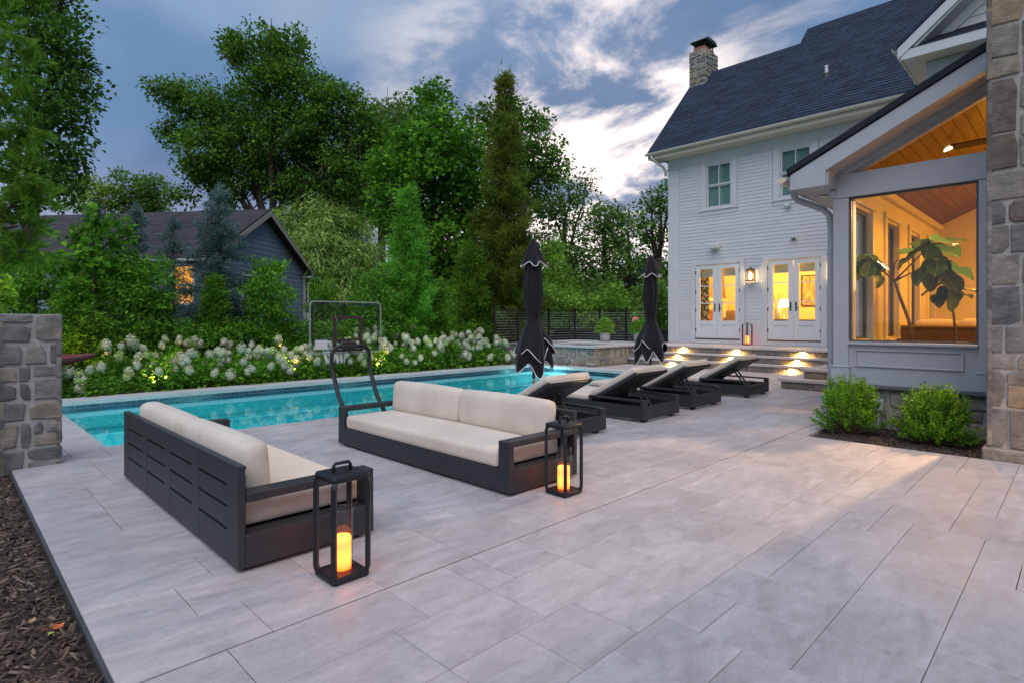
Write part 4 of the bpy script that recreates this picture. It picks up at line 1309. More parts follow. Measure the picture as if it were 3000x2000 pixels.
while z < NE - .1:
    for (s0, s1) in (((.05, .33), (1.24, NL)) if 1.7 < z + .1 < 3.3 else ((.05, NL),)):
        MB().add([(-.004, s1, z), (-.004, s0, z), (.018, s0, z + .215), (.018, s1, z + .215), (.03, s1, z), (.03, s0, z)], [(0, 1, 2, 3), (4, 5, 1, 0)]).build('siding_board', M['blue'], nb)
    z += .20
MB().box(-.03, .12, -.03, .10, 0, NE - .1).build('corner_board', M['white'], nb); MB().box(NW - .12, NW + .03, -.03, .10, 0, NE - .1).build('corner_board', M['white'], nb)
ov = .35; sl = (NR - NE) / (NW / 2)
rf = MB(); rf.prism([(-ov, NE - ov * sl), (NW / 2, NR), (NW / 2, NR + .09), (-ov, NE - ov * sl + .09)], -.4, NL + .3, 'y'); rf.prism([(NW + ov, NE - ov * sl), (NW + ov, NE - ov * sl + .09), (NW / 2, NR + .09), (NW / 2, NR)], -.4, NL + .3, 'y')
ro = rf.build('roof', M['shingle2'], nb); uv_planar(ro.data, lambda co: (co.y, math.hypot(co.x + ov, (co.x + ov) * sl)))
sh = MB()
L_ = (NW / 2 + ov); s = 0
while s < L_:
    e = min(s + .15, L_); f_ = lambda q: NE - ov * sl + .09 + q * sl
    for q in range(10):
        ya = -.41 + q * (NL + .7) / 10; yb = ya + (NL + .7) / 10
        sh.add([(-ov + s, ya, f_(s) + .03), (-ov + s, yb, f_(s) + .03), (-ov + e, yb, f_(e) + .012), (-ov + e, ya, f_(e) + .012), (-ov + s, ya, f_(s)), (-ov + s, yb, f_(s))], [(0, 3, 2, 1), (0, 1, 5, 4)])
    s += .13
me = sh.mesh('shingles', M['shingle2']); uv_planar(me, lambda co: (co.y, (co.x + ov) * math.hypot(1, sl))); o = link_mesh('shingles', me, None, ro); o['kind'] = 'stuff'
for (xa, xb, za, zb) in ((-ov, NW / 2, NE - ov * sl, NR), (NW + ov, NW / 2, NE - ov * sl, NR)):
    MB().prism([(xa, za + .02), (xb, zb + .02), (xb, zb - .2), (xa, za - .17)], -.43, -.40, 'y').build('rake_board', basic('taupe_trim', (.34, .31, .28), .6, .05, 4), nb)
MB().box(-ov - .06, -ov + .04, -.4, NL + .2, NE - ov * sl - .03, NE - ov * sl + .06, .01).build('gutter', M['white'], nb)
MB().box(NW - .2, NW + ov + .3, -.42, 1.0, NE - ov * sl - .10, NE - ov * sl - .005, .01).build('eave_return', M['white'], nb)
MB().tube([(NW + .12, -.10, NE - .5), (NW + .12, -.10, .1)], .05, 8).build('downspout', M['white'], nb)
MB().tube([(NW / 2 - .5, 6.8, NR - .4), (NW / 2 - .5, 6.8, NR + .08)], .04, 8).build('vent_pipe', M['white'], nb)
bc = MB().box(NW / 2 + .3, NW / 2 + 1.2, 15.2, 16.2, 4.5, NR + .35); bc.build('chimney', basic('red_brick', (.25, .10, .07), .9, .3, 9), nb)
def nwin(side, a, b_, z0, z1, lit):
    w_ = empty('window', (0, 0, 0), 0, nb)
    def B(u0, u1, d0, d1, za, zb):
        return MB().box(d0, d1, u0, u1, za, zb) if side == 'x' else MB().box(u0, u1, d0, d1, za, zb)
    m = MB()
    for args in ((a - .09, a, -.02, .06, z0 - .09, z1 + .09), (b_, b_ + .09, -.02, .06, z0 - .09, z1 + .09), (a, b_, -.02, .06, z1, z1 + .09), (a, b_, -.02, .06, z0 - .09, z0)):
        k = B(*args); m.add(k.v, k.f)
    m.build('frame', M['white'], w_)
    m = MB(); zm = (z0 + z1) / 2; um = (a + b_) / 2
    for args in ((a, b_, -.004, .021, zm - .025, zm + .025), (um - .012, um + .012, -.002, .020, z0, zm - .026), (um - .012, um + .012, -.002, .020, zm + .026, z1)):
        k = B(*args); m.add(k.v, k.f)
    m.build('sash_bars', M['white'], w_)
    if lit:
        mm, t = new_mat('lit_blind'); o = N(t, 'ShaderNodeOutputMaterial'); e = N(t, 'ShaderNodeEmission'); t.links.new(e.outputs[0], o.inputs[0])
        t.links.new(ramp(t, tnoise(t, coords(t, (3, 5, 1), rnd=False), 2.0, 3, .6), [(.3, (.55, .16, .01)), (.6, (1.0, .42, .04)), (.8, (1.0, .62, .12))]), e.inputs[0]); e.inputs[1].default_value = 1.3
        B(a, b_, .022, .029, z0, z1).build('lit_blind', mm, w_)
    else:
        B(a, b_, .022, .029, z0, z1).build('dark_blind', basic('dark_blind', (.10, .10, .10), .6, .2, 4), w_)
    B(a, b_, .008, .011, z0, z1).build('pane', M['glass'], w_)
nwin('x', .42, 1.15, 1.95, 3.25, True)
nwin('y', 2.35, 3.65, 1.95, 3.10, False)
# ================================================================ PORCH
PX = 7.85; YC = -.6; PS = .478
porch = empty('screened_porch', (PX, 1.5, 0)); tag(porch, 'white gabled porch with big lit window and wood ceiling on a stone base', 'porch')
def pb(mb, nm, mt, root=None, smooth=False): return wbuild(mb, nm, mt, root or porch, smooth)
def hip(y, base=3.02, y0=2.60): return base + PS * (y0 - y)       # roof underside height at y on the left slope
# stone base
pb(MB().box(PX + .06, 14.05, -3.4, 2.19, -.1, .44), 'base_core', M['mortar'])
stone_face(porch, (PX + .06, 2.19, -.06), (0, -1, 0), (-1, 0, 0), 1.60, .505, .26, .22, 71, M['stone_spa'], .03, .02, 'base_stone', 1.6, .8)
stone_face(porch, (14.0, 2.19, 0), (-1, 0, 0), (0, 1, 0), 6.1, .44, .45, .3, 72, M['stone_spa'], .03, .02, 'base_stone', 1.4, .7)
for o in porch.children:
    if o.name.startswith('base_stone'): o.location = tuple(-c for c in porch.location)
pb(MB().box(PX - .035, PX + .2, .60, 2.26, .447, .487, .004), 'base_ledge', basic('slate_ledge', (.13, .14, .16), .6, .1, 5))
# lower wall with raised panel
pb(MB().box(PX + .018, PX + .16, .60, 2.20, .488, .955), 'lower_wall', M['porchpaint'])
pn = MB()
for (a, b_, c, d) in ((.93, 1.98, .885, .905), (.93, 1.98, .695, .715), (.93, .95, .7152, .8848), (1.96, 1.98, .7152, .8848)): pn.box(PX - .002, PX + .019, a, b_, c, d, .004)
pb(pn, 'panel_moulding', M['porchpaint'])
for (a, b_, nm) in ((2.045, 2.215, 'corner_post'), (.60, .805, 'right_post')):
    pb(MB().box(PX, PX + .17, a, b_, .489, 2.744, .004), nm, M['porchpaint'])
    pb(MB().box(PX - .018, PX + .16, a - .015, b_ + .02, .49, .675, .004), 'post_base', M['porchpaint'])
    pb(MB().box(PX - .026, PX + .165, a - .022, b_ + .028, .6755, .697, .006), 'post_moulding', M['porchpaint'])
pb(MB().box(PX - .035, PX + .15, .807, 2.043, .956, .988, .005), 'sill', M['porchpaint'])
fm = MB(); DKF = basic('dark_window_frame', (.10, .10, .105), .5, .1, 8)
fm.box(PX + .03, PX + .06, .808, .83, .99, 2.743); fm.box(PX + .03, PX + .06, 2.02, 2.042, .99, 2.743); fm.box(PX + .03, PX + .06, .8305, 2.0195, .99, 1.012); fm.box(PX + .03, PX + .06, .8305, 2.0195, 2.721, 2.743)
wf = pb(fm, 'window_frame', DKF)
MB().box(PX + .043, PX + .047, .8305, 2.0195, 1.0125, 2.7205).build('pane', M['glass'], wf)
pb(MB().box(PX - .012, PX + .18, -3.4, 2.235, 2.746, 3.035, .004), 'beam', M['porchpaint'])
# wall beside and behind the chimney
pb(MB().box(PX + .03, PX + .15, -3.4, .597, .45, 2.744), 'front_wall', M['porchpaint'])
# rake, roof, eave
ROOF = M['shingle']
rf = MB(); zt = hip(YC, 3.05)
rf.prism([(2.62, 3.04), (YC, zt + .02), (YC, zt + .10), (2.62, 3.115)], 7.43, 14.1, 'x'); rf.prism([(2 * YC - 2.62, 3.04), (2 * YC - 2.62, 3.115), (YC, zt + .10), (YC, zt + .02)], 7.43, 14.1, 'x')
o = pb(rf, 'roof', basic('dark_roof_edge', (.014, .017, .026), .85, .3, 14, .3, 60)); 
pb(MB().prism([(2.585, 2.855), (2.585, 3.035), (YC, zt + .012), (YC, zt - .165), (2.185, 3.03), (2.185, 2.855)], 7.455, 7.485, 'x'), 'rake_board', M['porchpaint'])
pb(MB().prism([(2 * YC - 2.585, 2.855), (2 * YC - 2.585, 3.035), (YC, zt + .012), (YC, zt - .165), (2 * YC - 2.185, 3.03), (2 * YC - 2.185, 2.855)], 7.455, 7.485, 'x'), 'rake_board', M['porchpaint'])
pb(MB().prism([(2.2, 3.055), (YC, zt - .13), (YC, zt - .16), (2.17, 3.035)], 7.486, PX + .02, 'x'), 'rake_soffit', M['porchpaint'])
pb(MB().prism([(2.17, 3.037), (2.17, 3.06), (YC, zt - .165), (YC, zt - .225), (2.02, 3.037)], PX - .02, PX + .03, 'x'), 'gable_trim', M['porchpaint'])
pb(MB().prism([(2.06, 3.037), (2.15, 3.037), (YC, zt - .19), (YC, zt - .28), (1.91, 3.056)], PX + .031, PX + .12, 'x'), 'gable_trim', M['porchpaint'])
pb(MB().box(7.487, 14.05, 2.22, 2.585, 2.857, 2.877), 'eave_soffit', M['porchpaint'])
pb(MB().box(7.487, PX + .02, 2.165, 2.2195, 2.857, 3.05), 'return_block', M['porchpaint'])
pb(MB().box(PX - .05, PX + .05, 2.185, 2.25, 2.76, 2.85, .012), 'eave_moulding', M['porchpaint'])
pb(MB().box(7.487, 14.05, 2.586, 2.61, 2.85, 3.03, .003), 'fascia', M['porchpaint'])
gp = MB().prism([(2.675 + p[0] * .95, 3.01 + p[1]) for p in poly], 7.40, 14.0, 'x')
pg = pb(gp, 'gutter', M['gutter'])
pts = [(2.675 + p[0], 3.01 + p[1]) for p in prof]
MB().prism(pts, 7.397, 7.403, 'x').build('gutter_end', M['gutter'], pg)
pb(MB().tube([(7.83, 2.67, 2.95), (7.83, 2.67, 2.86), (7.85, 2.63, 2.79), (7.92, 2.52, 2.74), (8.03, 2.37, 2.66), (8.06, 2.31, 2.58), (8.06, 2.295, 2.4), (8.06, 2.295, .42), (8.05, 2.30, .33), (8.0, 2.38, .26)], .040, 10), 'downspout', basic('grey_downspout', (.40, .42, .43), .4, .05, 5), smooth=True)
for k in range(5):
    pb(MB().lathe([(.0, 0), (.05, 0), (.055, -.012), (.0, -.014)], 14, (8.1 + k * 1.2, 2.4, 2.856)), 'soffit_vent', M['gutter'])
# interior
M['porchwall'] = basic('porch_cream', (.66, .60, .46), .8, .03, 3)
pb(MB().box(PX + .17, 14.05, -3.3, 2.05, .445, .54), 'floor', basic('porch_floor', (.16, .11, .075), .5, .2, 4))
wh = [(8.08, 8.90), (9.72, 10.45), (11.30, 12.0), (12.85, 13.4)]
m = MB(); xs = [PX + .171] + [c for w_ in wh for c in w_] + [14.05]
for i in range(0, len(xs), 2): m.box(xs[i], xs[i + 1], 2.05, 2.19, .541, 2.68)
for (a, b_) in wh: m.box(a, b_, 2.05, 2.19, .541, 1.0); 
m.box(PX + .171, 14.05, 2.05, 2.19, 2.681, 3.12)
pb(m, 'side_wall', M['porchwall'])
for (a, b_) in wh:
    f = MB(); f.box(a, a + .035, 2.10, 2.14, 1.001, 2.679); f.box(b_ - .035, b_, 2.10, 2.14, 1.001, 2.679); f.box(a + .036, b_ - .036, 2.10, 2.14, 1.001, 1.035); f.box(a + .036, b_ - .036, 2.10, 2.14, 2.645, 2.679)
    s_ = pb(f, 'side_window_frame', DKF)
    MB().box(a + .036, b_ - .036, 2.118, 2.122, 1.036, 2.644).build('pane', M['glass'], s_)
    pb(MB().box(a - .12, a - .001, 2.02, 2.049, .98, 2.72, .004), 'side_casing', M['porchwall']); pb(MB().box(b_ + .001, b_ + .12, 2.02, 2.049, .98, 2.72, .004), 'side_casing', M['porchwall'])
    pb(MB().box(a - .14, b_ + .14, 1.96, 2.0495, .95, .979, .004), 'side_sill', M['porchwall'])
    pb(MB().box(a - .14, b_ + .14, 2.01, 2.0495, 2.721, 2.80, .004), 'side_head', M['porchwall'])
pb(MB().box(PX + .2, 14.04, 1.97, 2.049, 2.99, 3.10, .01), 'crown_moulding', M['porchwall'])
m = MB().box(14.0, 14.06, -3.3, 2.049, .541, 3.1); m.prism([(2.05, 3.101), (YC, 3.1 + PS * (2.1 - YC)), (2 * YC - 2.05, 3.101)], 14.0, 14.06, 'x'); m.box(PX + .17, 14.0, -3.42, -3.3, .541, 3.1)
pb(m, 'inner_wall', M['porchwall'])
def plank_mat():
    m, t = new_mat('stained_pine')
    o = N(t, 'ShaderNodeOutputMaterial'); b = N(t, 'ShaderNodeBsdfPrincipled'); t.links.new(b.outputs[0], o.inputs[0])
    vec = coords(t, (.55, 5, 5))
    f = tnoise(t, vec, 3.2, 5, .6, 2.2)
    c = ramp(t, f, [(.28, (.045, .016, .007)), (.42, (.10, .040, .016)), (.55, (.15, .062, .024)), (.7, (.075, .028, .011))])
    oi = N(t, 'ShaderNodeObjectInfo'); c = mixc(t, 1.0, c, ramp(t, oi.outputs['Random'], [(0, .72), (1, 1.3)]), 'MULTIPLY')
    t.links.new(c, b.inputs['Base Color']); b.inputs['Roughness'].default_value = .42
    return m
M['plank'] = plank_mat()
CSL = math.atan(PS); pw = .118
pm = MB().box(0, 6.1, 0, pw - .004, 0, .018, .0015).mesh('ceiling_plank', M['plank'])
npk = int((2.05 - YC) / math.cos(CSL) / pw)
for k in range(npk):
    for sd in (1, -1):
        y = 2.05 - k * pw * math.cos(CSL); zz = 3.10 + k * pw * math.sin(CSL)
        o = link_mesh('ceiling_plank', pm, None, porch)
        o.location = Vector((PX + .05, y if sd > 0 else 2 * YC - y, zz)) - Vector(porch.location)
        o.rotation_euler = (math.pi + CSL if sd > 0 else CSL, 0, 0)
        if sd > 0: o.rotation_euler = (math.pi - CSL, 0, 0); o.location.z += .018
pb(MB().prism([(2.06, 3.135), (YC, 3.135 + PS * (2.06 - YC)), (YC, 3.165 + PS * (2.06 - YC)), (2.06, 3.165)], PX + .05, 14.0, 'x'), 'ceiling_backing', M['black'])
pb(MB().prism([(2 * YC - 2.06, 3.135), (YC, 3.135 + PS * (2.06 - YC)), (YC, 3.165 + PS * (2.06 - YC)), (2 * YC - 2.06, 3.165)], PX + .05, 14.0, 'x'), 'ceiling_backing', M['black'])
pb(MB().box(PX + .1, 13.95, YC - .10, YC + .10, 4.10, 4.34, .005), 'ridge_beam', M['plank'])
CZ = lambda y: 3.10 + PS * (2.05 - abs(y - YC) * 0 - y) if y > YC else 3.10 + PS * (2.05 - (2 * YC - y))
pw_col = (1.0, .40, .03)
for (x, y) in ((9.26, 1.25), (11.6, 1.25), (9.26, -2.45), (11.6, -2.45)):
    zc_ = CZ(y)
    can = MB().lathe([(.085, -.004), (.085, .002), (.06, .004), (.06, -.004)], 18).build('recessed_light', M['white'], porch)
    can.location = Vector((x, y, zc_ - .012)) - Vector(porch.location); can.rotation_euler = ((-CSL) if y > YC else CSL, 0, 0)
    MB().lathe([(.001, 0), (.058, 0)], 18).build('lens', emis('can_lens', (1, .70, .30), 26), can)
    spot_light('can_lamp', (0, 0, -.03), (0, 0, -1), 190, 150, .5, pw_col, .05, can)
point_light('porch_lamp', (0, 0, 0), 90, pw_col, .2, porch).location = Vector((12.2, -.4, 2.6)) - Vector(porch.location)
# gimbal downlight near the ridge, turned towards the patio
gm = MB().lathe([(.085, -.004), (.085, .002), (.06, .004), (.06, -.004)], 18).build('recessed_light', M['white'], porch)
gm.location = Vector((10.9, .58, CZ(.58) - .012)) - Vector(porch.location); gm.rotation_euler = (-CSL, 0, 0)
MB().lathe([(.001, 0), (.058, 0)], 18).build('lens', emis('can_lens2', (1, .70, .30), 20), gm)
spot_light('gimbal_lamp', (10.9, .58, CZ(.58) - .08), (-3.05, .84, -1.95), 1500, 36, .25, (1.0, .60, .30), .06, porch).location = Vector((10.9, .58, CZ(.58) - .08)) - Vector(porch.location)
# path light just outside the frame by the chimney
pt_ = empty('path_light', (6.05, -.55, 0)); tag(pt_, 'low path light on the patio right of the stone chimney', 'path light')
MB().tube([(0, 0, 0), (0, 0, .42)], .012, 8).build('stem', M['bronze'], pt_); MB().lathe([(.0, .47), (.02, .465), (.09, .42), (.085, .415)], 18).build('hood', M['bronze'], pt_, True)
point_light('path_lamp', (0, 0, .39), 45, (1.0, .52, .16), .03, pt_)
# ceiling fan
FB = basic('fan_bronze', (.035, .024, .018), .45, .2, 8)
bl = MB().box(.10, 1.0, -.085, .085, -.008, .008, .003).mesh('blade', FB)
def ceiling_fan(x, y, z, rot, label):
    fan = empty('ceiling_fan', (x, y, z)); tag(fan, label, 'fan', 'porch ceiling fans')
    MB().tube([(0, 0, .05), (0, 0, max(.2, CZ(y) - z + .02))], .018, 8).build('downrod', FB, fan); MB().lathe([(.02, -.10), (.11, -.06), (.12, .02), (.05, .06)], 18).build('motor', FB, fan, True)
    for k in range(5):
        o = link_mesh('blade', bl, None, fan, (0, 0, -.02)); o.rotation_euler = (.16, 0, 2 * math.pi * k / 5 + rot)
ceiling_fan(8.98, .20, 3.46, 1.45, 'dark ceiling fan blade seen through the open gable over the porch beam')
ceiling_fan(11.45, .25, 3.22, 1.30, 'dark ceiling fan deeper inside the porch near the window top')
# wicker sofa
ws = empty('wicker_sofa', (9.95, .95, .54)); tag(ws, 'brown woven wicker sofa inside the lit porch', 'sofa')
WK = basic('wicker', (.20, .11, .05), .65, .35, 40, .3, 80)
def weave(x, y0, y1, z0, z1, nm, ax='y'):
    mb = MB(); rows = int((z1 - z0) / .021)
    for r_ in range(rows):
        z = z0 + (r_ + .5) * (z1 - z0) / rows; pts = []
        n = max(4, int((y1 - y0) / .05))
        for k in range(n + 1):
            v = y0 + (y1 - y0) * k / n; off = .010 * (1 if (k + r_) % 2 else -1)
            pts.append((x + off, v, z) if ax == 'y' else (v, x + off, z))
        mb.tube(pts, .0115, 5)
    n = max(2, int((y1 - y0) / .10))
    for k in range(n + 1):
        v = y0 + (y1 - y0) * k / n
        mb.tube([(x, v, z0), (x, v, z1)] if ax == 'y' else [(v, x, z0), (v, x, z1)], .009, 5)
    o = mb.build(nm, WK, ws); o['kind'] = 'stuff'
weave(0, -1.35, .95, .02, .60, 'woven_back'); weave(.95, .02, .85, .02, .60, 'woven_side', 'x'); weave(-1.37, .02, .85, .02, .60, 'woven_side', 'x')
MB().tube([(.85, .95, .61), (.0, .95, .61), (.0, -1.37, .61), (.85, -1.37, .61)], .026, 8).build('top_rim', WK, ws)
MB().box(.02, .85, -1.33, .93, .02, .28).build('seat_base', WK, ws)
for k in range(2): MB().rbox(.45, -.78 + k * 1.15, .36, .78, 1.12, .16, .06, 6, (.0, .0, .03)).build('seat_cushion', M['fabric'], ws, True)
for k, (y, h_) in enumerate(((.55, .62), (.05, .60), (-.55, .61), (-1.05, .62))):
    o = MB().rbox(0, 0, 0, .16, .50, .34, .07, 6, (.05, .02, .02)).build('pillow', M['fabric'], ws, True); o.location = (.16, y, .54); o.rotation_euler = (.1 * (k % 2), -.2, .05 * k)
# fiddle leaf fig
fig = empty('fig_tree', (9.1, 1.60, .54)); tag(fig, 'fiddle leaf fig tree with big glossy leaves inside the porch window', 'tree')
MB().lathe([(.0, 0), (.17, 0), (.21, .32), (.19, .34), (.0, .30)], 20).build('pot', basic('dark_pot', (.05, .045, .04), .6, .2, 6), fig, True)
FT = basic('fig_bark', (.19, .12, .08), .8, .25, 30, .3, 60)
TK = MB().tube([(0, 0, .3), (-.03, .05, .7), (-.06, .14, 1.0), (-.08, .20, 1.23)], [.026, .022, .02, .018], 8)
tips = [((-.08, .20, 1.23), (-.35, .30, 1.38), (-.58, .36, 1.48)), ((-.08, .20, 1.23), (-.02, .05, 1.42), (.0, -.12, 1.62)), ((-.08, .20, 1.23), (-.05, .0, 1.34), (.0, -.2, 1.38)), ((-.1, .22, 1.25), (-.1, .2, 1.45), (-.08, .15, 1.55))]
for t3 in tips: TK.tube(t3, [.014, .011, .008], 6)
TK.tube([(.3, -.42, .3), (.28, -.38, .8), (.25, -.30, 1.12)], [.018, .014, .010], 6)
TK.build('trunk', FT, fig, True)
def fig_leaf_mesh(seed):
    rng = random.Random(seed); vs = []; fs = []; n = 9
    for i in range(n + 1):
        t = i / n
        wd = .115 * (math.sin(math.pi * min(1, t * .93 + .05)) ** .7) * (.62 + .55 * t) * (1 - .18 * math.exp(-((t - .45) / .13) ** 2))
        if i == 0: wd = .004
        z = -.30 * t * t * .34 + .01 * math.sin(9 * t)
        for s_ in (-1, -.5, 0, .5, 1):
            vs.append((.30 * t, wd * s_, z + .030 * abs(s_) ** 1.5 * (1 + .5 * math.sin(11 * t + seed)) ))
    for i in range(n):
        for j in range(4):
            a = i * 5 + j; fs.append((a, a + 1, a + 6, a + 5))
    return MB().add(vs, fs).mesh('leaf', M['figleaf'], True)
def figmat():
    m, t = new_mat('fig_leaf'); o = N(t, 'ShaderNodeOutputMaterial'); b = N(t, 'ShaderNodeBsdfPrincipled')
    sx = N(t, 'ShaderNodeSeparateXYZ'); tc_ = N(t, 'ShaderNodeTexCoord'); t.links.new(tc_.outputs['Object'], sx.inputs[0])
    ab = N(t, 'ShaderNodeMath', operation='ABSOLUTE'); t.links.new(sx.outputs[1], ab.inputs[0])
    vein = ramp(t, ab.outputs[0], [(.0, (.30, .36, .10)), (.006, (.07, .14, .035))])
    oi = N(t, 'ShaderNodeObjectInfo'); c = mixc(t, 1.0, vein, ramp(t, oi.outputs['Random'], [(0, .6), (1, 1.45)]), 'MULTIPLY')
    t.links.new(c, b.inputs['Base Color']); b.inputs['Roughness'].default_value = .35
    tr_ = N(t, 'ShaderNodeBsdfTranslucent'); t.links.new(c, tr_.inputs[0]); mx = N(t, 'ShaderNodeMixShader'); mx.inputs[0].default_value = .3
    t.links.new(b.outputs[0], mx.inputs[1]); t.links.new(tr_.outputs[0], mx.inputs[2]); t.links.new(mx.outputs[0], o.inputs[0]); return m
M['figleaf'] = figmat()
FL = [fig_leaf_mesh(k) for k in range(3)]; rf_ = random.Random(12)
def figcluster(c, n, lo=-.9, hi=.7, sc=1.0):
    for k in range(n):
        a = 2 * math.pi * k / n + rf_.uniform(-.4, .4); el = rf_.uniform(lo, hi)
        o = link_mesh('leaf', FL[k % 3], None, fig, (c[0] + .03 * math.cos(a), c[1] + .03 * math.sin(a), c[2] + rf_.uniform(-.08, .06)))
        s_ = sc * rf_.uniform(.8, 1.2); o.scale = (s_, s_ * rf_.uniform(.9, 1.2), s_)
        o.rotation_euler = (rf_.uniform(-.4, .4), -el, a)
figcluster((-.58, .36, 1.50), 9, -1.2, .3, .95); figcluster((.0, -.14, 1.66), 10, -.8, .6, 1.15); figcluster((.02, -.26, 1.42), 8, -1.3, -.2, 1.1); figcluster((.25, -.32, 1.13), 7, -1.2, .2, 1.0)
# ---------------------------------------------------------------- big stone chimney at the porch gable
bc = empty('stone_chimney', (6.75, -.6, 0)); tag(bc, 'tall stone chimney at the right edge in front of the porch gable', 'chimney')
QX, QY0, QY1, QT = 6.76, -1.84, .64, 7.4
wbuild(MB().box(QX + .02, PX + .02, QY0, QY1 - .02, -.1, QT), 'core', M['mortar'], bc)
wbuild(MB().box(QX - .045, PX - .02, QY0 - .03, QY1 + .03, -.05, .10, .012), 'plinth', M['stone'], bc)
for (z0, z1, tw, th, sd) in ((.10, 1.2, .24, .26, 5), (1.2, 2.6, .25, .34, 6), (2.6, 4.2, .25, .34, 9), (4.2, QT, .4, .4, 8)):
    stone_face(bc, (QX + .02, QY1, z0), (0, -1, 0), (-1, 0, 0), QY1 - QY0, z1 - z0, tw, th, sd, M['stone'], .024, .011, 'stone', .7, .3)
stone_face(bc, (PX, QY1 - .02, .1), (-1, 0, 0), (0, 1, 0), PX - QX, QT - .1, .34, .3, 15, M['stone'], .02, .012, 'stone', 1.0, .3)
for o in bc.children:
    if o.name.startswith('stone'): o.location = tuple(-c for c in bc.location)
# ---------------------------------------------------------------- stone pillar at the left
pl = empty('stone_pillar', (.56, 6.55, 0)); tag(pl, 'grey stone pillar at the left end of the pool', 'pillar')
LX0, LX1, LY0, LY1, LT = .34, .765, 6.33, 6.78, 1.31
wbuild(MB().box(LX0 + .02, LX1 - .02, LY0 + .02, LY1 - .02, -.1, LT - .008), 'core', M['mortar'], pl)
for (org, ux, n_, W, sd) in (((LX0, LY0 + .02, -.06), (1, 0, 0), (0, -1, 0), LX1 - LX0, 3), ((LX0 + .02, LY1, -.06), (0, -1, 0), (-1, 0, 0), LY1 - LY0, 84), ((LX1 - .02, LY0, -.06), (0, 1, 0), (1, 0, 0), LY1 - LY0, 85), ((LX1, LY1 - .02, -.06), (-1, 0, 0), (0, 1, 0), LX1 - LX0, 86)):
    stone_face(pl, org, ux, n_, W, LT + .06, .17, .16, sd, M['stone_grey'], .022, .016, 'stone', 1.0, .35)
for o in pl.children:
    if o.name.startswith('stone'): o.location = tuple(-c for c in pl.location)
gp_ = empty('gate_post', (.28, 6.32, -.1)); tag(gp_, 'black metal gate post against the left stone pillar', 'gate post')
MB().box(-.05, .04, -.04, .04, 0, 1.25, .004).build('post_shaft', M['black'], gp_); MB().box(-.055, .045, -.045, .045, 1.25, 1.27, .004).build('post_cap', M['black'], gp_)
for k in range(5): MB().box(-.75, -.052, -.012, .012, .14 + k * .25, .17 + k * .25).build('gate_rail', M['black'], gp_)
# electrical box under the porch
eb = empty('outlet_box', (7.86, 1.72, 0)); tag(eb, 'grey weatherproof outlet box on a conduit between the boxwoods', 'outlet')
GR = basic('grey_plastic', (.42, .44, .46), .5, .05, 8)
MB().box(-.085, -.0, -.055, .055, .19, .33, .010).build('cover', GR, eb); MB().box(-.092, -.0855, -.018, .018, .235, .295, .002).build('window_flap', basic('smoked_flap', (.07, .07, .07), .3, .1, 5), eb)
MB().tube([(-.04, 0, .19), (-.04, 0, -.05)], .018, 10).build('conduit', GR, eb)
MB().tube([(-.06, -.02, .19), (-.08, -.10, .08), (-.12, -.25, .0), (-.15, -.38, -.02)], .006, 5).build('cord', M['black'], eb)
# ================================================================ FURNITURE
DM = M['dark_metal']
def make_sofa(label):
    D, L, T = .76, 2.45, .035
    h = L / 2
    s = empty('outdoor_sofa'); tag(s, label, 'sofa', 'facing outdoor sofas')
    def B(mb, nm, mt=DM, sm=False): return mb.build(nm, mt, s, sm)
    # back: stiles and slats with open slots between
    z0, z1 = .022, .53
    cols = [(-h + .155, -h + .605), (-h + .725, -h + 1.175), (-h + 1.29, -h + 1.74), (-h + 1.86, -h + 2.31)]
    zs = [z0, .188, .302, .412, z1]; sg = .014
    edges = [-h] + [e for c in cols for e in c] + [h]
    for i in range(0, len(edges), 2): B(MB().box(0, T, edges[i], edges[i + 1], z0, z1 - .02, .0015), 'back_stile')
    for (a, b) in cols:
        for k in range(4):
            lo = zs[k] + (sg / 2 if k else 0); hi = (zs[k + 1] - sg / 2) if k < 3 else z1 - .02
            B(MB().box(.0012, T - .001, a + .0005, b - .0005, lo, hi, .001), 'back_slat')
    B(MB().box(-.001, T + .004, -h - .001, h + .001, z1 - .0198, z1, .002), 'top_rail')
    B(MB().box(T + .001, T + .02, -h + .05, h - .05, z0 + .02, z1 - .06), 'back_liner', M['black'])
    # base
    B(MB().box(D - .03, D, -h, h, z0, .182, .002), 'front_panel')
    for sd in (-1, 1):
        y = sd * h; yi = sd * (h - .03)
        B(MB().box(T + .0005, D - .031, min(y, yi), max(y, yi), z0, .182, .002), 'side_panel')
        yi2 = sd * (h - .12)
        B(MB().box(T + .022, D - .032, min(yi, yi2) + .0005, max(yi, yi2) - .0005, .165, .180), 'side_ledge')
        B(MB().box(D - .045, D - .001, min(y, sd * (h - .115)), max(y, sd * (h - .115)), .1825, .345, .002), 'arm_post')
        B(MB().box(T + .0045, D, min(y, sd * (h - .115)), max(y, sd * (h - .115)), .3455, .387, .003), 'arm_rail')
        for xx in (.06, D - .08): B(MB().tube([(xx, sd * (h - .06), 0), (xx, sd * (h - .06), .022)], .022, 10), 'foot', M['black'])
    B(MB().box(T + .03, D - .04, -h + .04, h - .04, .03, .16), 'seat_deck', M['black'])
    # cushions
    hs = h - .135
    B(MB().rbox((T + .02 + D + .0) / 2, 0, .243, D - T - .03, 2 * hs, .128, .032, 8, (.004, .0, .012)), 'seat_cushion', M['fabric'], True)
    for sd in (-1, 1):
        c = B(MB().rbox(0, 0, 0, .155, hs - .006, .315, .055, 8, (.012, .012, .012)), 'back_cushion', M['fabric'], True)
        c.location = (T + .115, sd * hs / 2, .452); c.rotation_euler = (0, -.08, 0)
    return s
sofa1 = make_sofa('charcoal framed sofa seen from behind, nearest to the mulch bed')
sofa1.location = (1.04, 4.17, 0)
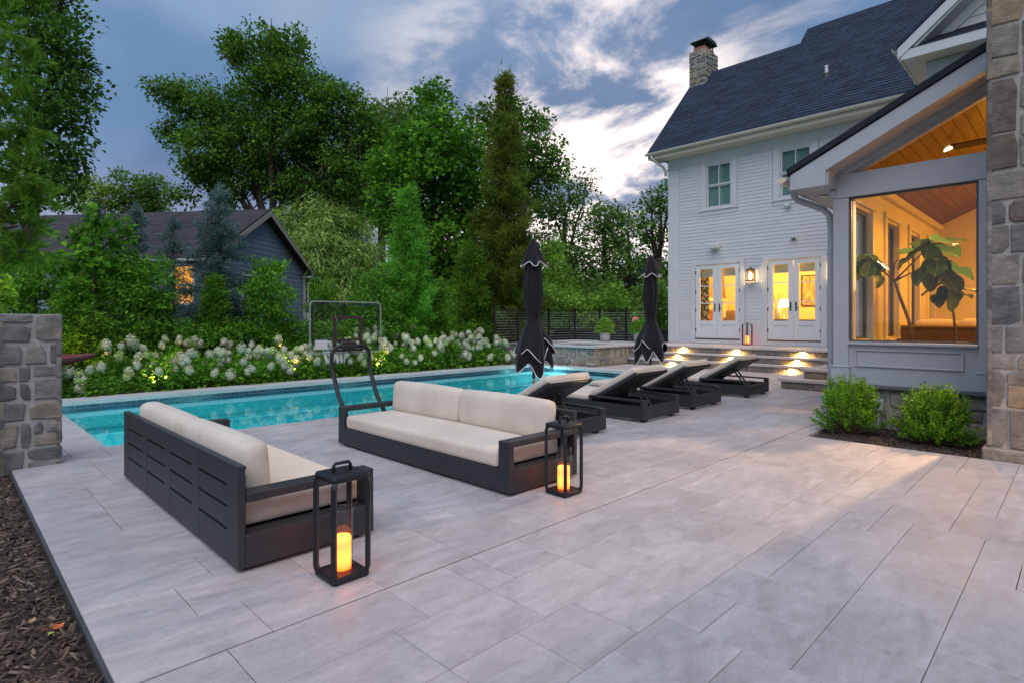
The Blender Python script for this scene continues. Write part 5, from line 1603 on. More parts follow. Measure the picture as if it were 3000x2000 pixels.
sofa2 = copy_tree(sofa1); sofa2['label'] = 'charcoal framed sofa facing us with two beige back cushions'
sofa2.location = (3.61, 4.10, 0); sofa2.rotation_euler = (0, 0, math.pi)

def make_lantern(label):
    W, H = .180, .50; t = .022
    s = empty('candle_lantern'); tag(s, label, 'lantern', 'candle lanterns by the sofas')
    h = W / 2
    def ringloop(sx, sy):   # rounded rectangular frame standing on one side
        pass
    # four rounded corner uprights that sweep into top and bottom plates
    r = .05
    for (sx, sy) in ((-1, -1), (1, -1), (1, 1), (-1, 1)):
        # each upright: quarter-round at top and bottom towards the plate centre
        m = MB(); pts = []
        for k in range(7):
            a = math.pi / 2 * k / 6
            pts.append((h - r + r * math.sin(a) , r - r * math.cos(a)))
        prof = [(p[0], p[1]) for p in pts] + [(p[0], H - p[1]) for p in pts[::-1]]
        path = [Vector((sx * p[0], sy * p[0], p[1] + .004)) for p in prof]
        vs = []; fs = []
        dg = Vector((sx, sy, 0)).normalized(); sd = Vector((-sy, sx, 0)).normalized()
        n = len(path)
        for i, p in enumerate(path):
            tg = (path[min(i + 1, n - 1)] - path[max(i - 1, 0)]).normalized(); nr = tg.cross(sd).normalized()
            w = .0135
            for (a, b) in ((-1, -1), (1, -1), (1, 1), (-1, 1)): vs.append(p + sd * w * a * .9 + nr * w * b * .8)
        for i in range(n - 1):
            for k in range(4): fs.append((i * 4 + k, i * 4 + (k + 1) % 4, (i + 1) * 4 + (k + 1) % 4, (i + 1) * 4 + k))
        m.add(vs, fs); smooth_by_angle(m.build('upright', M['lantern'], s), 50)
    # top and bottom plates with soft edges
    for (z, nm) in ((H - .004, 'top_plate'), (.018, 'bottom_plate')):
        m = MB().rbox(0, 0, z, W + .018, W + .018, .036, .017, 6); m.build(nm, M['lantern'], s, True)
    hd = MB()
    ha = [(-.045, 0, H + .01), (-.045, 0, H + .042), (-.036, 0, H + .054), (.036, 0, H + .054), (.045, 0, H + .042), (.045, 0, H + .01)]
    hd.tube([(p[0], p[1], p[2]) for p in ha], .0085, 8)
    hd.build('handle', M['lantern'], s, True)
    rg = .054
    MB().lathe([(rg, .037), (rg, .33)], 28).build('glass_cylinder', M['cylinder_glass'], s, True)
    MB().lathe([(rg - .004, .328), (rg + .0015, .3285), (rg + .0015, .333), (rg - .004, .3335)], 28).build('glass_rim', thin_glass('glass_rim', (.75, .78, .78), .3), s, True)
    cd = MB().lathe([(.0, .0375), (.043, .0375), (.044, .06), (.044, .188), (.041, .196), (.036, .193), (.02, .186), (.0, .185)], 24)
    m, t = new_mat('glowing_wax') ; o = N(t, 'ShaderNodeOutputMaterial'); e = N(t, 'ShaderNodeEmission'); b = N(t, 'ShaderNodeBsdfPrincipled')
    b.inputs['Base Color'].default_value = (.85, .55, .22, 1); b.inputs['Roughness'].default_value = .5
    g_ = N(t, 'ShaderNodeTexCoord'); sx_ = N(t, 'ShaderNodeSeparateXYZ'); t.links.new(g_.outputs['Object'], sx_.inputs[0])
    sc_ = N(t, 'ShaderNodeMath', operation='DIVIDE'); sc_.inputs[1].default_value = .2; t.links.new(sx_.outputs[2], sc_.inputs[0])
    t.links.new(ramp(t, sc_.outputs[0], [(.2, (1.0, .105, .004)), (.5, (1.0, .15, .007)), (.78, (1.0, .115, .005)), (.95, (1.0, .17, .012))]), e.inputs[0])
    t.links.new(ramp(t, sc_.outputs[0], [(.18, .75), (.5, 1.0), (.85, .72), (.98, .9)]), e.inputs[1])
    ml = N(t, 'ShaderNodeMath', operation='MULTIPLY'); ml.inputs[1].default_value = 5.0
    rp = [n_ for n_ in t.nodes if n_.type == 'VALTORGB'][-1]
    t.links.new(rp.outputs[0], ml.inputs[0]); t.links.new(ml.outputs[0], e.inputs[1])
    ad = N(t, 'ShaderNodeAddShader'); t.links.new(e.outputs[0], ad.inputs[0]); t.links.new(b.outputs[0], ad.inputs[1]); t.links.new(ad.outputs[0], o.inputs[0])
    c_ = cd.build('candle', m, s, True)
    MB().tube([(0, 0, .185), (.001, 0, .20)], .0018, 5).build('wick', M['black'], c_)
    return s
l1 = make_lantern('black candle lantern at the corner of the near sofa'); l1.location = (1.40, 2.58, 0)
l2 = copy_tree(l1); l2['label'] = 'black candle lantern beside the arm of the facing sofa'; l2.location = (3.205, 2.675, 0)
# taller lantern on the terrace: round cage of bars
l3 = empty('candle_lantern', (16.40, 6.86, .54)); tag(l3, 'tall black cage lantern with lit candle between the double doors', 'lantern')
m = MB()
for k in range(6):
    a = 2 * math.pi * k / 6 + .3; r_ = .145
    pts = [(.05 * math.cos(a), .05 * math.sin(a), .012)]
    for q in range(5):
        w_ = math.pi / 2 * q / 4; pts.append(((r_ - .04 + .04 * math.sin(w_)) * math.cos(a), (r_ - .04 + .04 * math.sin(w_)) * math.sin(a), .012 + .04 - .04 * math.cos(w_)))
    pts += [(p[0], p[1], .60 - p[2]) for p in pts[::-1]]
    MB().tube(pts, .011, 6).build('cage_bar', M['lantern'], l3, True)
MB().tube([(0, 0, .0), (0, 0, .025)], .10, 16).build('base', M['lantern'], l3)
MB().tube([(-.03, 0, .595), (-.03, 0, .64), (.03, 0, .64), (.03, 0, .595)], .009, 6).build('handle', M['lantern'], l3)
c3 = [c for c in l1.children if c.name.startswith('candle')][0]
cc = c3.copy(); COL.objects.link(cc); cc.parent = l3; cc.location = (0, 0, -.01); cc.scale = (1.15, 1.15, 1.35)

def make_lounger(label):
    W, L = .87, 1.86; h = W / 2
    s = empty('sun_lounger'); tag(s, label, 'sun lounger', 'sun loungers by the pool')
    def B(mb, nm, mt=DM, sm=False): return mb.build(nm, mt, s, sm)
    # local y: 0 = head end (rear), L = foot end
    B(MB().box(-h, h, 0, .03, .035, .195, .002), 'rear_panel')
    for sd in (-1, 1):
        x, xi = sd * h, sd * (h - .05)
        B(MB().box(min(x, xi), max(x, xi), .0305, L, .035, .195, .002), 'side_panel')
        xp = sd * (h - .10)
        B(MB().box(min(x, xp), max(x, xp), 0.0005, .05, .1955, .272, .002), 'rear_post')
        B(MB().box(min(x, xi), max(x, xi), .80, .84, .1955, .2485, .002), 'front_post')
        B(MB().box(min(x, xi), max(x, xi), .0505, .84, .249, .2725, .002), 'arm_rail')
        for yy in (.07, L - .07): B(MB().box(sd * (h - .12) - .03, sd * (h - .12) + .03, yy - .03, yy + .03, 0, .0348), 'foot', M['black'])
    B(MB().box(-h + .0505, h - .0505, L - .03, L - .0005, .035, .195, .002), 'foot_panel')
    for k in range(9):
        y = .90 + k * .105
        if y + .07 < L - .03: B(MB().box(-h + .052, h - .052, y, y + .075, .165, .185, .002), 'deck_slat')
    B(MB().rbox(0, 1.335, .232, W - .06, .98, .085, .03, 8, (0, 0, .008)), 'seat_cushion', M['fabric'], True)
    # reclining back: hinge at y=.86, rising towards the rear
    ang = math.radians(29)
    bk = empty('back_section', (0, .86, .19), 0, s); bk.rotation_euler = (-ang, 0, 0)
    for k in range(6): MB().box(-h + .09, h - .09, -.80 + k * .13, -.80 + k * .13 + .115, -.012, .012, .002).build('back_slat', DM, bk)
    for sd in (-1, 1): MB().box(sd * (h - .075) - .015, sd * (h - .075) + .015, -.82, 0, -.018, .018, .002).build('back_rail', DM, bk)
    MB().rbox(0, -.40, .062, W - .13, .84, .085, .03, 8, (0, 0, .008)).build('back_cushion', M['fabric'], bk, True)
    MB().box(-h + .10, h - .10, -.815, -.77, .0125, .022).build('cushion_strap', M['fabric'], bk)
    tip = Vector((0, .86 - .52 * math.cos(ang), .19 + .52 * math.sin(ang)))
    B(MB().tube([(-.06, tip.y, tip.z - .02), (-.06, .16, .10)], .014, 6), 'support_strut', M['black'])
    B(MB().tube([(.06, tip.y, tip.z - .02), (.06, .16, .10)], .014, 6), 'support_strut', M['black'])
    B(MB().box(-h + .052, h - .052, .14, .18, .08, .12), 'cross_bar', M['black'])
    return s
lg = make_lounger('sun lounger tucked behind the facing sofa, first of four')
spots = [(4.86, 3.80), (6.50, 3.80), (7.86, 3.86), (9.64, 3.84)]
lbl = [None, 'sun lounger with raised back, second from the facing sofa', 'sun lounger with raised back, third from the facing sofa', 'sun lounger nearest the steps, lit amber on its rear panel']
for i, (x, y) in enumerate(spots):
    o = lg if i == 0 else copy_tree(lg)
    if lbl[i]: o['label'] = lbl[i]
    o.location = (x, y, 0)

def make_umbrella(label):
    s = empty('patio_umbrella'); tag(s, label, 'umbrella', 'closed patio umbrellas')
    MB().tube([(0, 0, .06), (0, 0, 2.36)], .019, 12).build('pole', basic('umbrella_pole', (.03, .03, .032), .4, .1, 10, metal=.4), s, True)
    MB().lathe([(.0, 0), (.26, 0), (.26, .035), (.06, .055), (.0, .06)], 28).build('base', DM, s)
    st = MB().lathe([(.024, .055), (.024, .40), (.028, .41), (.028, .43), (.022, .44)], 14); st.build('sleeve', M['nickel'], s, True)
    MB().tube([(.02, 0, .30), (.055, 0, .30)], .012, 8).build('knob', M['nickel'], s)
    MB().lathe([(.012, 2.36), (.02, 2.375), (.009, 2.40), (.011, 2.425), (.0, 2.435)], 10).build('finial', M['nickel'], s, True)
    n = 120; nf = 8
    def lobes(w, cs, wd): return max(math.exp(-((math.atan2(math.sin(w - c_), math.cos(w - c_))) / wd) ** 2) for c_ in cs)
    CS1 = (.2, 1.35, 2.55, 3.7, 5.05)
    # vent flap at the top, hanging in five soft points
    prof = [(.022, 2.37), (.05, 2.335), (.083, 2.24), (.110, 2.15), (.135, 2.08), (.155, 2.03)]
    m = MB(); vs = []; fs = []
    for i, (r, z) in enumerate(prof):
        for k in range(n):
            w = 2 * math.pi * k / n
            q = lobes(w, CS1, .34); t = i / (len(prof) - 1)
            rr = r * (1 + .50 * t * (q - .45)); zz = z - max(0, t - .55) / .45 * (.075 * q - .025)
            vs.append((rr * math.cos(w), rr * math.sin(w), zz))
    for i in range(len(prof) - 1):
        for k in range(n): fs.append((i * n + k, i * n + (k + 1) % n, (i + 1) * n + (k + 1) % n, (i + 1) * n + k))
    m.add(vs, fs); m.build('vent_flap', M['canvas'], s, True)
    ring = vs[-n:]
    MB().tube([(p[0] * 1.01, p[1] * 1.01, p[2]) for p in ring[::1]] + [tuple(ring[0])], .0055, 5, False).build('flap_piping', M['piping'], s)
    # main gathered canopy
    prof = [(.075, 2.25), (.085, 2.05), (.105, 1.92), (.125, 1.75), (.125, 1.58), (.105, 1.40), (.088, 1.30), (.082, 1.262), (.09, 1.235), (.115, 1.17), (.155, 1.05), (.19, .92), (.215, .80), (.225, .70), (.215, .60)]
    vs = []; fs = []
    for i, (r, z) in enumerate(prof):
        for k in range(n):
            w = 2 * math.pi * k / n
            g_ = max(0, (1.25 - z) / .65)
            ww = w + .10 * math.sin(2.3 * z) + .2 * max(0, (1.2 - z))
            f1 = abs(math.sin(nf / 2 * ww)) ** .8 - .6 + .10 * math.sin(13 * ww + 4 * z)
            q = lobes(ww, (.5, 1.75, 2.75, 4.1, 5.3), .36)
            rr = r * (1 + (.12 + (.08 if z > 1.3 else 0)) * f1 + .42 * g_ * (q - .45))
            zz = z
            if i >= len(prof) - 4:
                zz = z - (i - (len(prof) - 5)) / 4 * (.19 * q + .05 * math.sin(2 * w + .7) - .10)
            vs.append((rr * math.cos(w), rr * math.sin(w), zz))
    for i in range(len(prof) - 1):
        for k in range(n): fs.append((i * n + k, i * n + (k + 1) % n, (i + 1) * n + (k + 1) % n, (i + 1) * n + k))
    MB().add(vs, fs).build('canopy', M['canvas'], s, True)
    ring = vs[-n:]
    MB().tube([(p[0] * 1.01, p[1] * 1.01, p[2]) for p in ring] + [tuple(ring[0])], .0055, 5, False).build('hem_piping', M['piping'], s)
    # overlapping panels with their own piped hems
    for (w0, w1, zz0, rs_) in ((2.6, 4.6, .80, 1.10), (4.4, 6.0, .90, 1.12), (.1, 1.9, .84, 1.10)):
        nn = 26; V = []; F_ = []; rows = ((.10, 1.20), (.16, 1.06), (.205, zz0 + .10), (.235, zz0))
        for i, (r, z) in enumerate(rows):
            for k in range(nn + 1):
                t = k / nn; w = w0 + (w1 - w0) * t
                edge = min(1, min(t, 1 - t) * 7)
                rr = r * (1 + (rs_ - 1) * edge * (i / 3)) * (1 + .16 * (i / 3) * math.sin(3.2 * math.pi * t + w0)) - .012 * (1 - edge)
                z2 = z - (.09 * math.sin(2.4 * math.pi * t + w0) + .03) * (i == 3) + (1 - edge) * .05 * (i == 3)
                V.append((rr * math.cos(w), rr * math.sin(w), z2))
        for i in range(3):
            for k in range(nn): F_.append((i * (nn + 1) + k, i * (nn + 1) + k + 1, (i + 1) * (nn + 1) + k + 1, (i + 1) * (nn + 1) + k))
        MB().add(V, F_).build('canopy_panel', M['canvas'], s, True)
        MB().tube([Vector(p) * 1.0 for p in V[-(nn + 1):]], .0055, 5).build('panel_piping', M['piping'], s, True)
    MB().lathe([(.090, 1.245), (.094, 1.26), (.090, 1.275)], 24).build('tie_strap', M['canvas'], s, True)
    return s
u1 = make_umbrella('closed black umbrella with white piping behind the facing sofa'); u1.location = (5.86, 5.43, 0); u1.rotation_euler = (.0, -.012, .35)
u2 = copy_tree(u1); u2['label'] = 'closed black umbrella with white piping nearest the house'; u2.location = (8.76, 5.35, 0); u2.rotation_euler = (0, 0, 1.9)

# ---------------------------------------------------------------- poolside basketball hoop
hp = empty('basketball_hoop', (3.62, 6.42, 0)); tag(hp, 'poolside basketball hoop with clear backboard on a black tube frame', 'basketball hoop')
# tube frame: two legs that rake back towards the sofa and a loop on top
tw_ = .255
pth = [(-tw_, -.42, .03), (-tw_, -.14, .34), (-tw_, .0, .62), (-tw_, .03, .70), (-tw_, .03, .84), (-tw_ + .03, .03, .90), (-tw_ + .09, .03, .925), (tw_ - .09, .03, .925), (tw_ - .03, .03, .90), (tw_, .03, .84), (tw_, .03, .70), (tw_, .0, .62), (tw_, -.14, .34), (tw_, -.42, .03)]
MB().tube(pth, .026, 10).build('loop_frame', M['black'], hp, True)
MB().rbox(.02, -.42, .03, .54, .16, .06, .02, 6).build('base', M['black'], hp, True)
bw, bz0, bz1 = .485, .845, 1.475; BY = .12
def rrect(x0, x1, z0, z1, r, y, n=6):
    pts = []
    for (cx, cz, a0) in ((x1 - r, z1 - r, 0), (x0 + r, z1 - r, 90), (x0 + r, z0 + r, 180), (x1 - r, z0 + r, 270)):
        for k in range(n + 1):
            a = math.radians(a0 + 90 * k / n); pts.append((cx + r * math.cos(a), y, cz + r * math.sin(a)))
    return pts
bp = rrect(-bw, bw, bz0, bz1, .05, 0)
mb = MB(); mb.prism([(p[0], p[2]) for p in bp], BY, BY + .012, 'y'); mb.build('backboard', M['board_glass'], hp)
MB().tube([(p[0], BY + .006, p[2]) for p in bp] + [(bp[0][0], BY + .006, bp[0][2])], .008, 6, False).build('clear_edge', basic('frosted_edge', (.28, .32, .31), .4, .1, 6), hp)
b2 = rrect(-bw + .035, bw - .035, bz0 + .035, bz1 - .03, .03, 0)
MB().tube([(p[0], BY + .016, p[2]) for p in b2] + [(b2[0][0], BY + .016, b2[0][2])], .007, 5, False).build('black_line', M['black'], hp)
BR = basic('dark_bracket', (.045, .028, .024), .5, .2, 8)
m = MB(); m.box(-.20, -.165, .085, .118, .86, 1.30, .003); m.box(.165, .20, .085, .118, .86, 1.30, .003); m.box(-.164, .164, .086, .117, 1.265, 1.30, .003); m.box(-.164, .164, .086, .117, .99, 1.02, .003); m.box(-.09, .09, .05, .085, .87, .985, .004); m.box(-.164, .164, .086, .117, .862, .89, .003)
m.build('bracket', BR, hp)
for (x, z) in ((-.182, 1.283), (.182, 1.283), (-.05, .95), (.05, .95), (-.05, .90), (.05, .90)): MB().tube([(x, .06 if z < 1 else .07, z), (x, .05 if z < 1 else .084, z)], .009, 8).build('bolt', M['nickel'], hp)
RY = BY + .30; rr_ = .19
MB().tube([(rr_ * math.cos(2 * math.pi * k / 28), RY + rr_ * math.sin(2 * math.pi * k / 28), 1.0) for k in range(29)], .008, 6, False).build('rim', M['lantern'], hp)
m = MB(); m.box(-.06, .06, BY + .013, BY + .12, .985, 1.0); m.tube([(-.06, BY + .012, .95), (-.10, RY - rr_ + .03, .995)], .006, 5); m.tube([(.06, BY + .012, .95), (.10, RY - rr_ + .03, .995)], .006, 5); m.build('rim_bracket', M['lantern'], hp)
m = MB()
for k in range(12):
    for sg_ in (-1, 1):
        pts = []
        for q in range(5):
            t = q / 4; a = 2 * math.pi * (k + sg_ * t * 1.5) / 12; rn = rr_ * (1 - .42 * t)
            pts.append((rn * math.cos(a), RY + rn * math.sin(a), 1.0 - .30 * t))
        m.tube(pts, .006, 4)
m.build('net', M['piping'], hp)
MB().box(-bw + .06, -bw + .22, BY - .004, BY - .0005, .90, 1.01).build('label_plate', M['white'], hp)

# ---------------------------------------------------------------- planters on the terrace, kayaks
def pot(x, y, label):
    s = empty('planter_pot', (x, y, .54)); tag(s, label, 'planter', 'pale planters on the terrace')
    MB().lathe([(.0, 0), (.12, 0), (.165, .08), (.185, .18), (.175, .27), (.18, .29), (.165, .29), (.16, .25), (.0, .24)], 26).build('pot_body', basic('pale_ceramic', (.50, .51, .52), .5, .06, 5), s, True)
    return s
pot1 = pot(15.75, 11.35, 'round pale planter with leafy plant against the cable fence'); pot2 = pot(15.95, 10.15, 'round pale planter with coral flowers behind the right umbrella')
def kayak(x, y, z, rz, label):
    s = empty('kayak', (x, y, z), rz); tag(s, label, 'kayak', 'maroon kayaks stored behind the pillar')
    mb = MB(); vs = []; fs = []; n = 22; kq = 12
    for i in range(n + 1):
        t = i / n; xx = -1.6 + 3.2 * t; w = .30 * max(0.02, (1 - abs(2 * t - 1) ** 2.6)); hh = .17 * (.25 + .75 * max(.05, (1 - abs(2 * t - 1) ** 3))); lift = .06 * abs(2 * t - 1) ** 3
        for k in range(kq):
            a = 2 * math.pi * k / kq; vs.append((xx, w * math.cos(a), lift + (hh if math.sin(a) < 0 else hh * .55) * math.sin(a)))
    for i in range(n):
        for k in range(kq): fs.append((i * kq + k, i * kq + (k + 1) % kq, (i + 1) * kq + (k + 1) % kq, (i + 1) * kq + k))
    fs += [tuple(range(kq)), tuple(n * kq + k for k in range(kq))]
    mb.add(vs, fs); mb.build('hull', basic('maroon_plastic', (.16, .035, .045), .45, .1, 6), s, True)
    rm_ = [Vector(vs[i * kq]) + Vector((0, .004, .01)) for i in range(n + 1)]; MB().tube(rm_, .012, 5).build('seam', basic('maroon_seam', (.25, .07, .08), .5, .1, 6), s)
    rm_ = [Vector(vs[i * kq + kq // 2]) + Vector((0, -.004, .01)) for i in range(n + 1)]; MB().tube(rm_, .012, 5).build('seam', basic('maroon_seam2', (.25, .07, .08), .5, .1, 6), s)
    MB().lathe([(.20, .07), (.22, .10), (.20, .11)], 18).build('cockpit_rim', M['black'], s)
kayak(.30, 12.05, .60, .0, 'lower maroon kayak whose tip shows right of the stone pillar'); kayak(-.15, 12.15, .80, .02, 'upper maroon kayak lying on another beside the pillar')
rk = empty('kayak_rack', (-.1, 12.1, -.06)); tag(rk, 'dark timber rack carrying the maroon kayaks', 'rack')
for x in (-.6, .5):
    for y in (-.33, .33): MB().box(x - .03, x + .03, y - .03, y + .03, 0, 1.0).build('upright', DK, rk)
    MB().box(x - .025, x + .025, -.33, .33, .44, .48).build('cross_bar', DK, rk)
BLOBS = {
 'oak': ((12.58, 29.85), [(11.69, 29.85, 14.86, 1.67, 1.11), (10.84, 30.78, 15.11, 1.01, 0.67), (13.17, 29.07, 15.32, 0.91, 0.86), (13.25, 28.24, 13.4, 1.34, 1.34), (11.86, 29.2, 12.94, 1.54, 1.32), (8.44, 33.81, 12.89, 0.91, 0.59), (9.9, 33.85, 13.0, 1.64, 1.06), (11.25, 32.26, 12.47, 1.87, 1.4), (8.9, 34.03, 11.28, 0.97, 0.78), (9.8, 31.75, 9.96, 1.56, 1.23), (11.33, 31.23, 10.4, 1.83, 1.6), (12.31, 29.21, 11.07, 2.01, 1.56), (13.53, 27.86, 11.81, 1.56, 1.56), (14.46, 26.9, 12.25, 1.33, 1.0), (15.36, 26.3, 10.99, 1.34, 1.45), (14.71, 29.26, 10.35, 1.89, 1.65), (12.98, 30.79, 9.25, 2.11, 1.41), (11.08, 32.1, 8.33, 1.28, 0.97), (9.74, 33.3, 9.11, 1.04, 0.83), (8.95, 33.06, 7.91, 0.68, 0.45), (14.94, 26.88, 8.78, 1.57, 1.57), (13.69, 29.19, 8.05, 1.84, 1.04), (16.32, 26.63, 10.14, 1.15, 1.38), (12.42, 30.57, 16.03, 0.81, 0.58)]),
 'backwood': ((20.83, 32.91), [(21.82, 33.12, 15.21, 1.62, 1.06), (20.19, 31.9, 13.43, 1.96, 1.54), (22.18, 31.86, 13.88, 1.45, 1.16), (20.76, 33.86, 10.21, 2.64, 2.64), (19.0, 34.76, 8.91, 2.31, 1.73)]),
 'tulip': ((13.6, 17.52), [(13.35, 17.47, 9.91, 0.46, 0.43), (13.28, 17.78, 9.21, 0.92, 0.6), (12.98, 16.98, 8.09, 1.37, 0.88), (13.39, 18.8, 8.0, 1.3, 0.95), (14.4, 17.44, 8.18, 1.03, 0.85), (12.52, 18.71, 6.79, 1.34, 1.01), (13.19, 17.26, 6.81, 1.63, 1.14), (14.8, 17.13, 6.83, 1.03, 1.2), (12.73, 18.58, 5.54, 1.34, 1.09), (14.39, 17.98, 5.69, 1.74, 1.39), (14.92, 16.88, 5.1, 1.02, 1.37), (13.49, 17.65, 3.93, 1.5, 1.34), (14.39, 16.52, 3.33, 1.16, 1.33), (14.21, 17.21, 2.02, 1.6, 1.01), (12.54, 18.44, 4.17, 1.0, 1.0), (12.97, 17.36, 1.99, 1.14, 0.98)]),
 'rightoak': ((23.76, 22.91), [(21.9, 24.4, 12.87, 0.94, 0.89), (24.18, 23.49, 12.39, 1.66, 1.41), (23.87, 21.66, 10.79, 1.22, 1.22), (24.35, 21.37, 9.68, 1.03, 0.79), (24.22, 22.83, 9.85, 1.52, 1.14), (22.2, 23.81, 11.26, 1.48, 1.48), (25.3, 21.4, 10.36, 0.45, 0.4), (23.2, 23.41, 13.15, 1.0, 0.9), (24.08, 22.35, 12.6, 0.75, 0.62), (24.51, 23.64, 8.63, 1.55, 1.29)]),
 'willow': ((14.19, 28.24), [(13.97, 27.56, 6.39, 1.45, 1.07), (13.16, 29.05, 6.13, 1.25, 0.95), (13.45, 27.7, 4.46, 2.1, 1.66), (15.31, 27.54, 5.4, 1.61, 1.5), (14.61, 26.95, 3.04, 1.9, 1.56), (15.6, 26.5, 3.86, 1.13, 1.58), (14.16, 29.16, 3.0, 1.86, 1.4)]),
 'sapling': ((2.39, 15.29), [(2.38, 15.24, 3.43, 0.15, 0.26), (2.71, 15.01, 3.06, 0.4, 0.32), (2.27, 15.75, 3.0, 0.44, 0.35), (2.32, 14.87, 2.5, 0.6, 0.42), (2.82, 14.71, 3.3, 0.16, 0.14), (2.03, 15.44, 2.52, 0.38, 0.38), (2.6, 15.38, 2.17, 0.58, 0.39)]),
 'hornround': ((3.34, 14.76), [(3.24, 14.97, 2.43, 0.49, 0.35), (3.15, 14.62, 1.92, 0.63, 0.5), (3.17, 14.7, 1.3, 0.69, 0.59), (3.15, 14.55, 0.73, 0.61, 0.46)]),
 'hornlit': ((5.9, 14.32), [(5.81, 14.38, 2.41, 0.43, 0.35), (5.66, 14.0, 1.89, 0.61, 0.51), (5.9, 14.58, 1.33, 0.68, 0.55), (5.98, 14.67, 0.81, 0.55, 0.33)]),
 'leftmass': ((1.99, 16.68), [(2.42, 16.83, 2.24, 0.67, 0.57), (2.09, 16.85, 1.61, 0.61, 0.61), (2.6, 16.66, 1.0, 0.67, 0.72), (1.51, 16.49, 2.08, 0.68, 0.53), (1.27, 17.15, 1.4, 0.59, 0.69), (1.92, 17.48, 0.68, 0.83, 0.52), (2.67, 16.27, 1.71, 0.51, 0.51)]),
 'youngtree': ((7.82, 15.51), [(7.78, 15.49, 2.09, 0.35, 0.45), (7.94, 15.81, 1.51, 0.48, 0.57), (7.86, 15.6, 0.88, 0.53, 0.45)]),
 'dogwood': ((8.15, 13.34), [(8.27, 13.54, 2.27, 0.52, 0.4), (8.0, 13.22, 1.65, 0.68, 0.52), (8.01, 13.02, 1.03, 0.75, 0.54)]),
 'wood1': ((27.85, 23.06), [(28.68, 22.16, 9.59, 0.6, 0.71), (27.74, 22.62, 9.24, 0.76, 0.81), (27.68, 22.91, 7.64, 1.36, 1.49), (27.62, 24.24, 8.36, 1.06, 1.39), (27.31, 22.96, 5.31, 1.89, 1.75), (27.25, 21.54, 3.49, 2.1, 1.31)]),
 'wood2': ((31.24, 22.5), [(30.56, 22.01, 7.89, 1.27, 1.27), (30.32, 22.19, 5.49, 1.83, 1.83), (32.1, 22.77, 3.77, 2.06, 1.47), (30.84, 22.74, 8.6, 0.58, 0.58)]),
 'wood3': ((31.61, 20.72), [(31.13, 20.73, 7.25, 1.11, 1.11), (30.79, 20.19, 5.23, 1.64, 1.78), (32.86, 21.2, 3.58, 1.89, 1.45), (30.84, 21.36, 6.73, 0.84, 1.12)]),
 'shrubA': ((20.45, 17.73), [(20.2, 17.56, 4.1, 0.73, 0.97), (20.05, 17.24, 2.96, 1.0, 0.96)]),
 'shrubB': ((18.7, 15.24), [(18.04, 14.94, 2.05, 1.06, 0.67), (18.74, 14.48, 1.61, 1.07, 0.61), (18.16, 16.1, 1.9, 0.92, 0.83)]),
 'shrubC': ((19.09, 13.44), [(18.62, 13.21, 2.03, 0.99, 0.62), (18.81, 12.73, 1.54, 1.05, 0.54), (18.77, 13.74, 1.43, 0.87, 0.52)]),
 'shrubD': ((21.02, 12.92), [(20.62, 12.89, 2.07, 0.86, 0.58), (21.7, 13.13, 1.54, 0.94, 0.67), (21.17, 12.3, 2.42, 0.63, 0.9)]),
 'houseoak': ((25.78, 15.23), [(25.91, 15.13, 7.8, 0.57, 0.44), (25.66, 15.73, 7.24, 0.71, 0.44), (25.69, 15.17, 6.08, 0.83, 0.88), (26.08, 15.78, 4.52, 0.9, 1.35), (25.84, 15.14, 2.91, 0.75, 1.32), (25.06, 15.66, 5.96, 0.57, 0.39), (25.96, 14.96, 6.86, 0.55, 0.66)]),
 'maple': ((1.73, 20.9), [(1.63, 19.77, 8.78, 1.26, 1.03), (2.36, 20.17, 9.84, 0.6, 0.44), (2.2, 20.03, 8.66, 0.78, 0.69), (2.87, 20.08, 8.46, 0.42, 0.32), (2.68, 20.35, 7.87, 0.62, 0.47), (3.0, 19.63, 7.69, 0.29, 0.29), (1.93, 19.57, 7.2, 1.15, 0.92), (2.56, 19.82, 6.9, 0.5, 0.58), (1.93, 20.08, 6.04, 1.18, 0.95), (2.47, 19.86, 5.93, 0.5, 0.58), (2.02, 20.03, 4.86, 1.07, 0.71), (2.66, 20.27, 5.19, 0.42, 0.44), (2.69, 19.75, 9.39, 0.27, 0.24), (1.51, 19.83, 10.13, 1.37, 0.69)]),
 'farwood1': ((9.16, 55.89), [(9.6, 56.78, 11.6, 1.6, 1.28), (8.82, 56.42, 10.37, 1.4, 1.05), (8.43, 57.64, 12.08, 1.06, 1.06)]),
 'farwood2': ((11.13, 55.34), [(11.08, 55.08, 12.27, 1.63, 1.42), (11.88, 56.0, 11.29, 1.82, 1.46), (10.75, 56.16, 10.78, 1.44, 1.29)]),
 'farwood3': ((12.66, 55.23), [(12.83, 55.72, 12.12, 1.18, 1.25), (13.28, 54.92, 10.97, 0.66, 0.95), (12.52, 55.34, 10.56, 1.31, 1.09)]),
 'pine': ((0.29, 9.05), [(0.53, 8.65, 4.58, 0.2, 0.3), (0.6, 8.6, 4.14, 0.24, 0.25), (0.58, 8.96, 3.79, 0.3, 0.26), (0.71, 8.77, 3.47, 0.18, 0.2), (0.55, 9.0, 3.33, 0.26, 0.31), (0.65, 8.61, 2.92, 0.23, 0.2), (0.81, 8.6, 2.6, 0.23, 0.14), (0.66, 8.89, 2.35, 0.36, 0.24), (0.75, 8.64, 2.06, 0.22, 0.13), (0.58, 8.94, 2.61, 0.31, 0.26), (0.54, 8.81, 1.98, 0.25, 0.2), (0.5, 8.89, 4.96, 0.2, 0.3)]),
 'spray': ((0.35, 7.29), [(0.43, 7.24, 1.44, 0.11, 0.1), (0.41, 7.18, 1.25, 0.09, 0.11), (0.45, 7.24, 1.58, 0.07, 0.07)]),
}
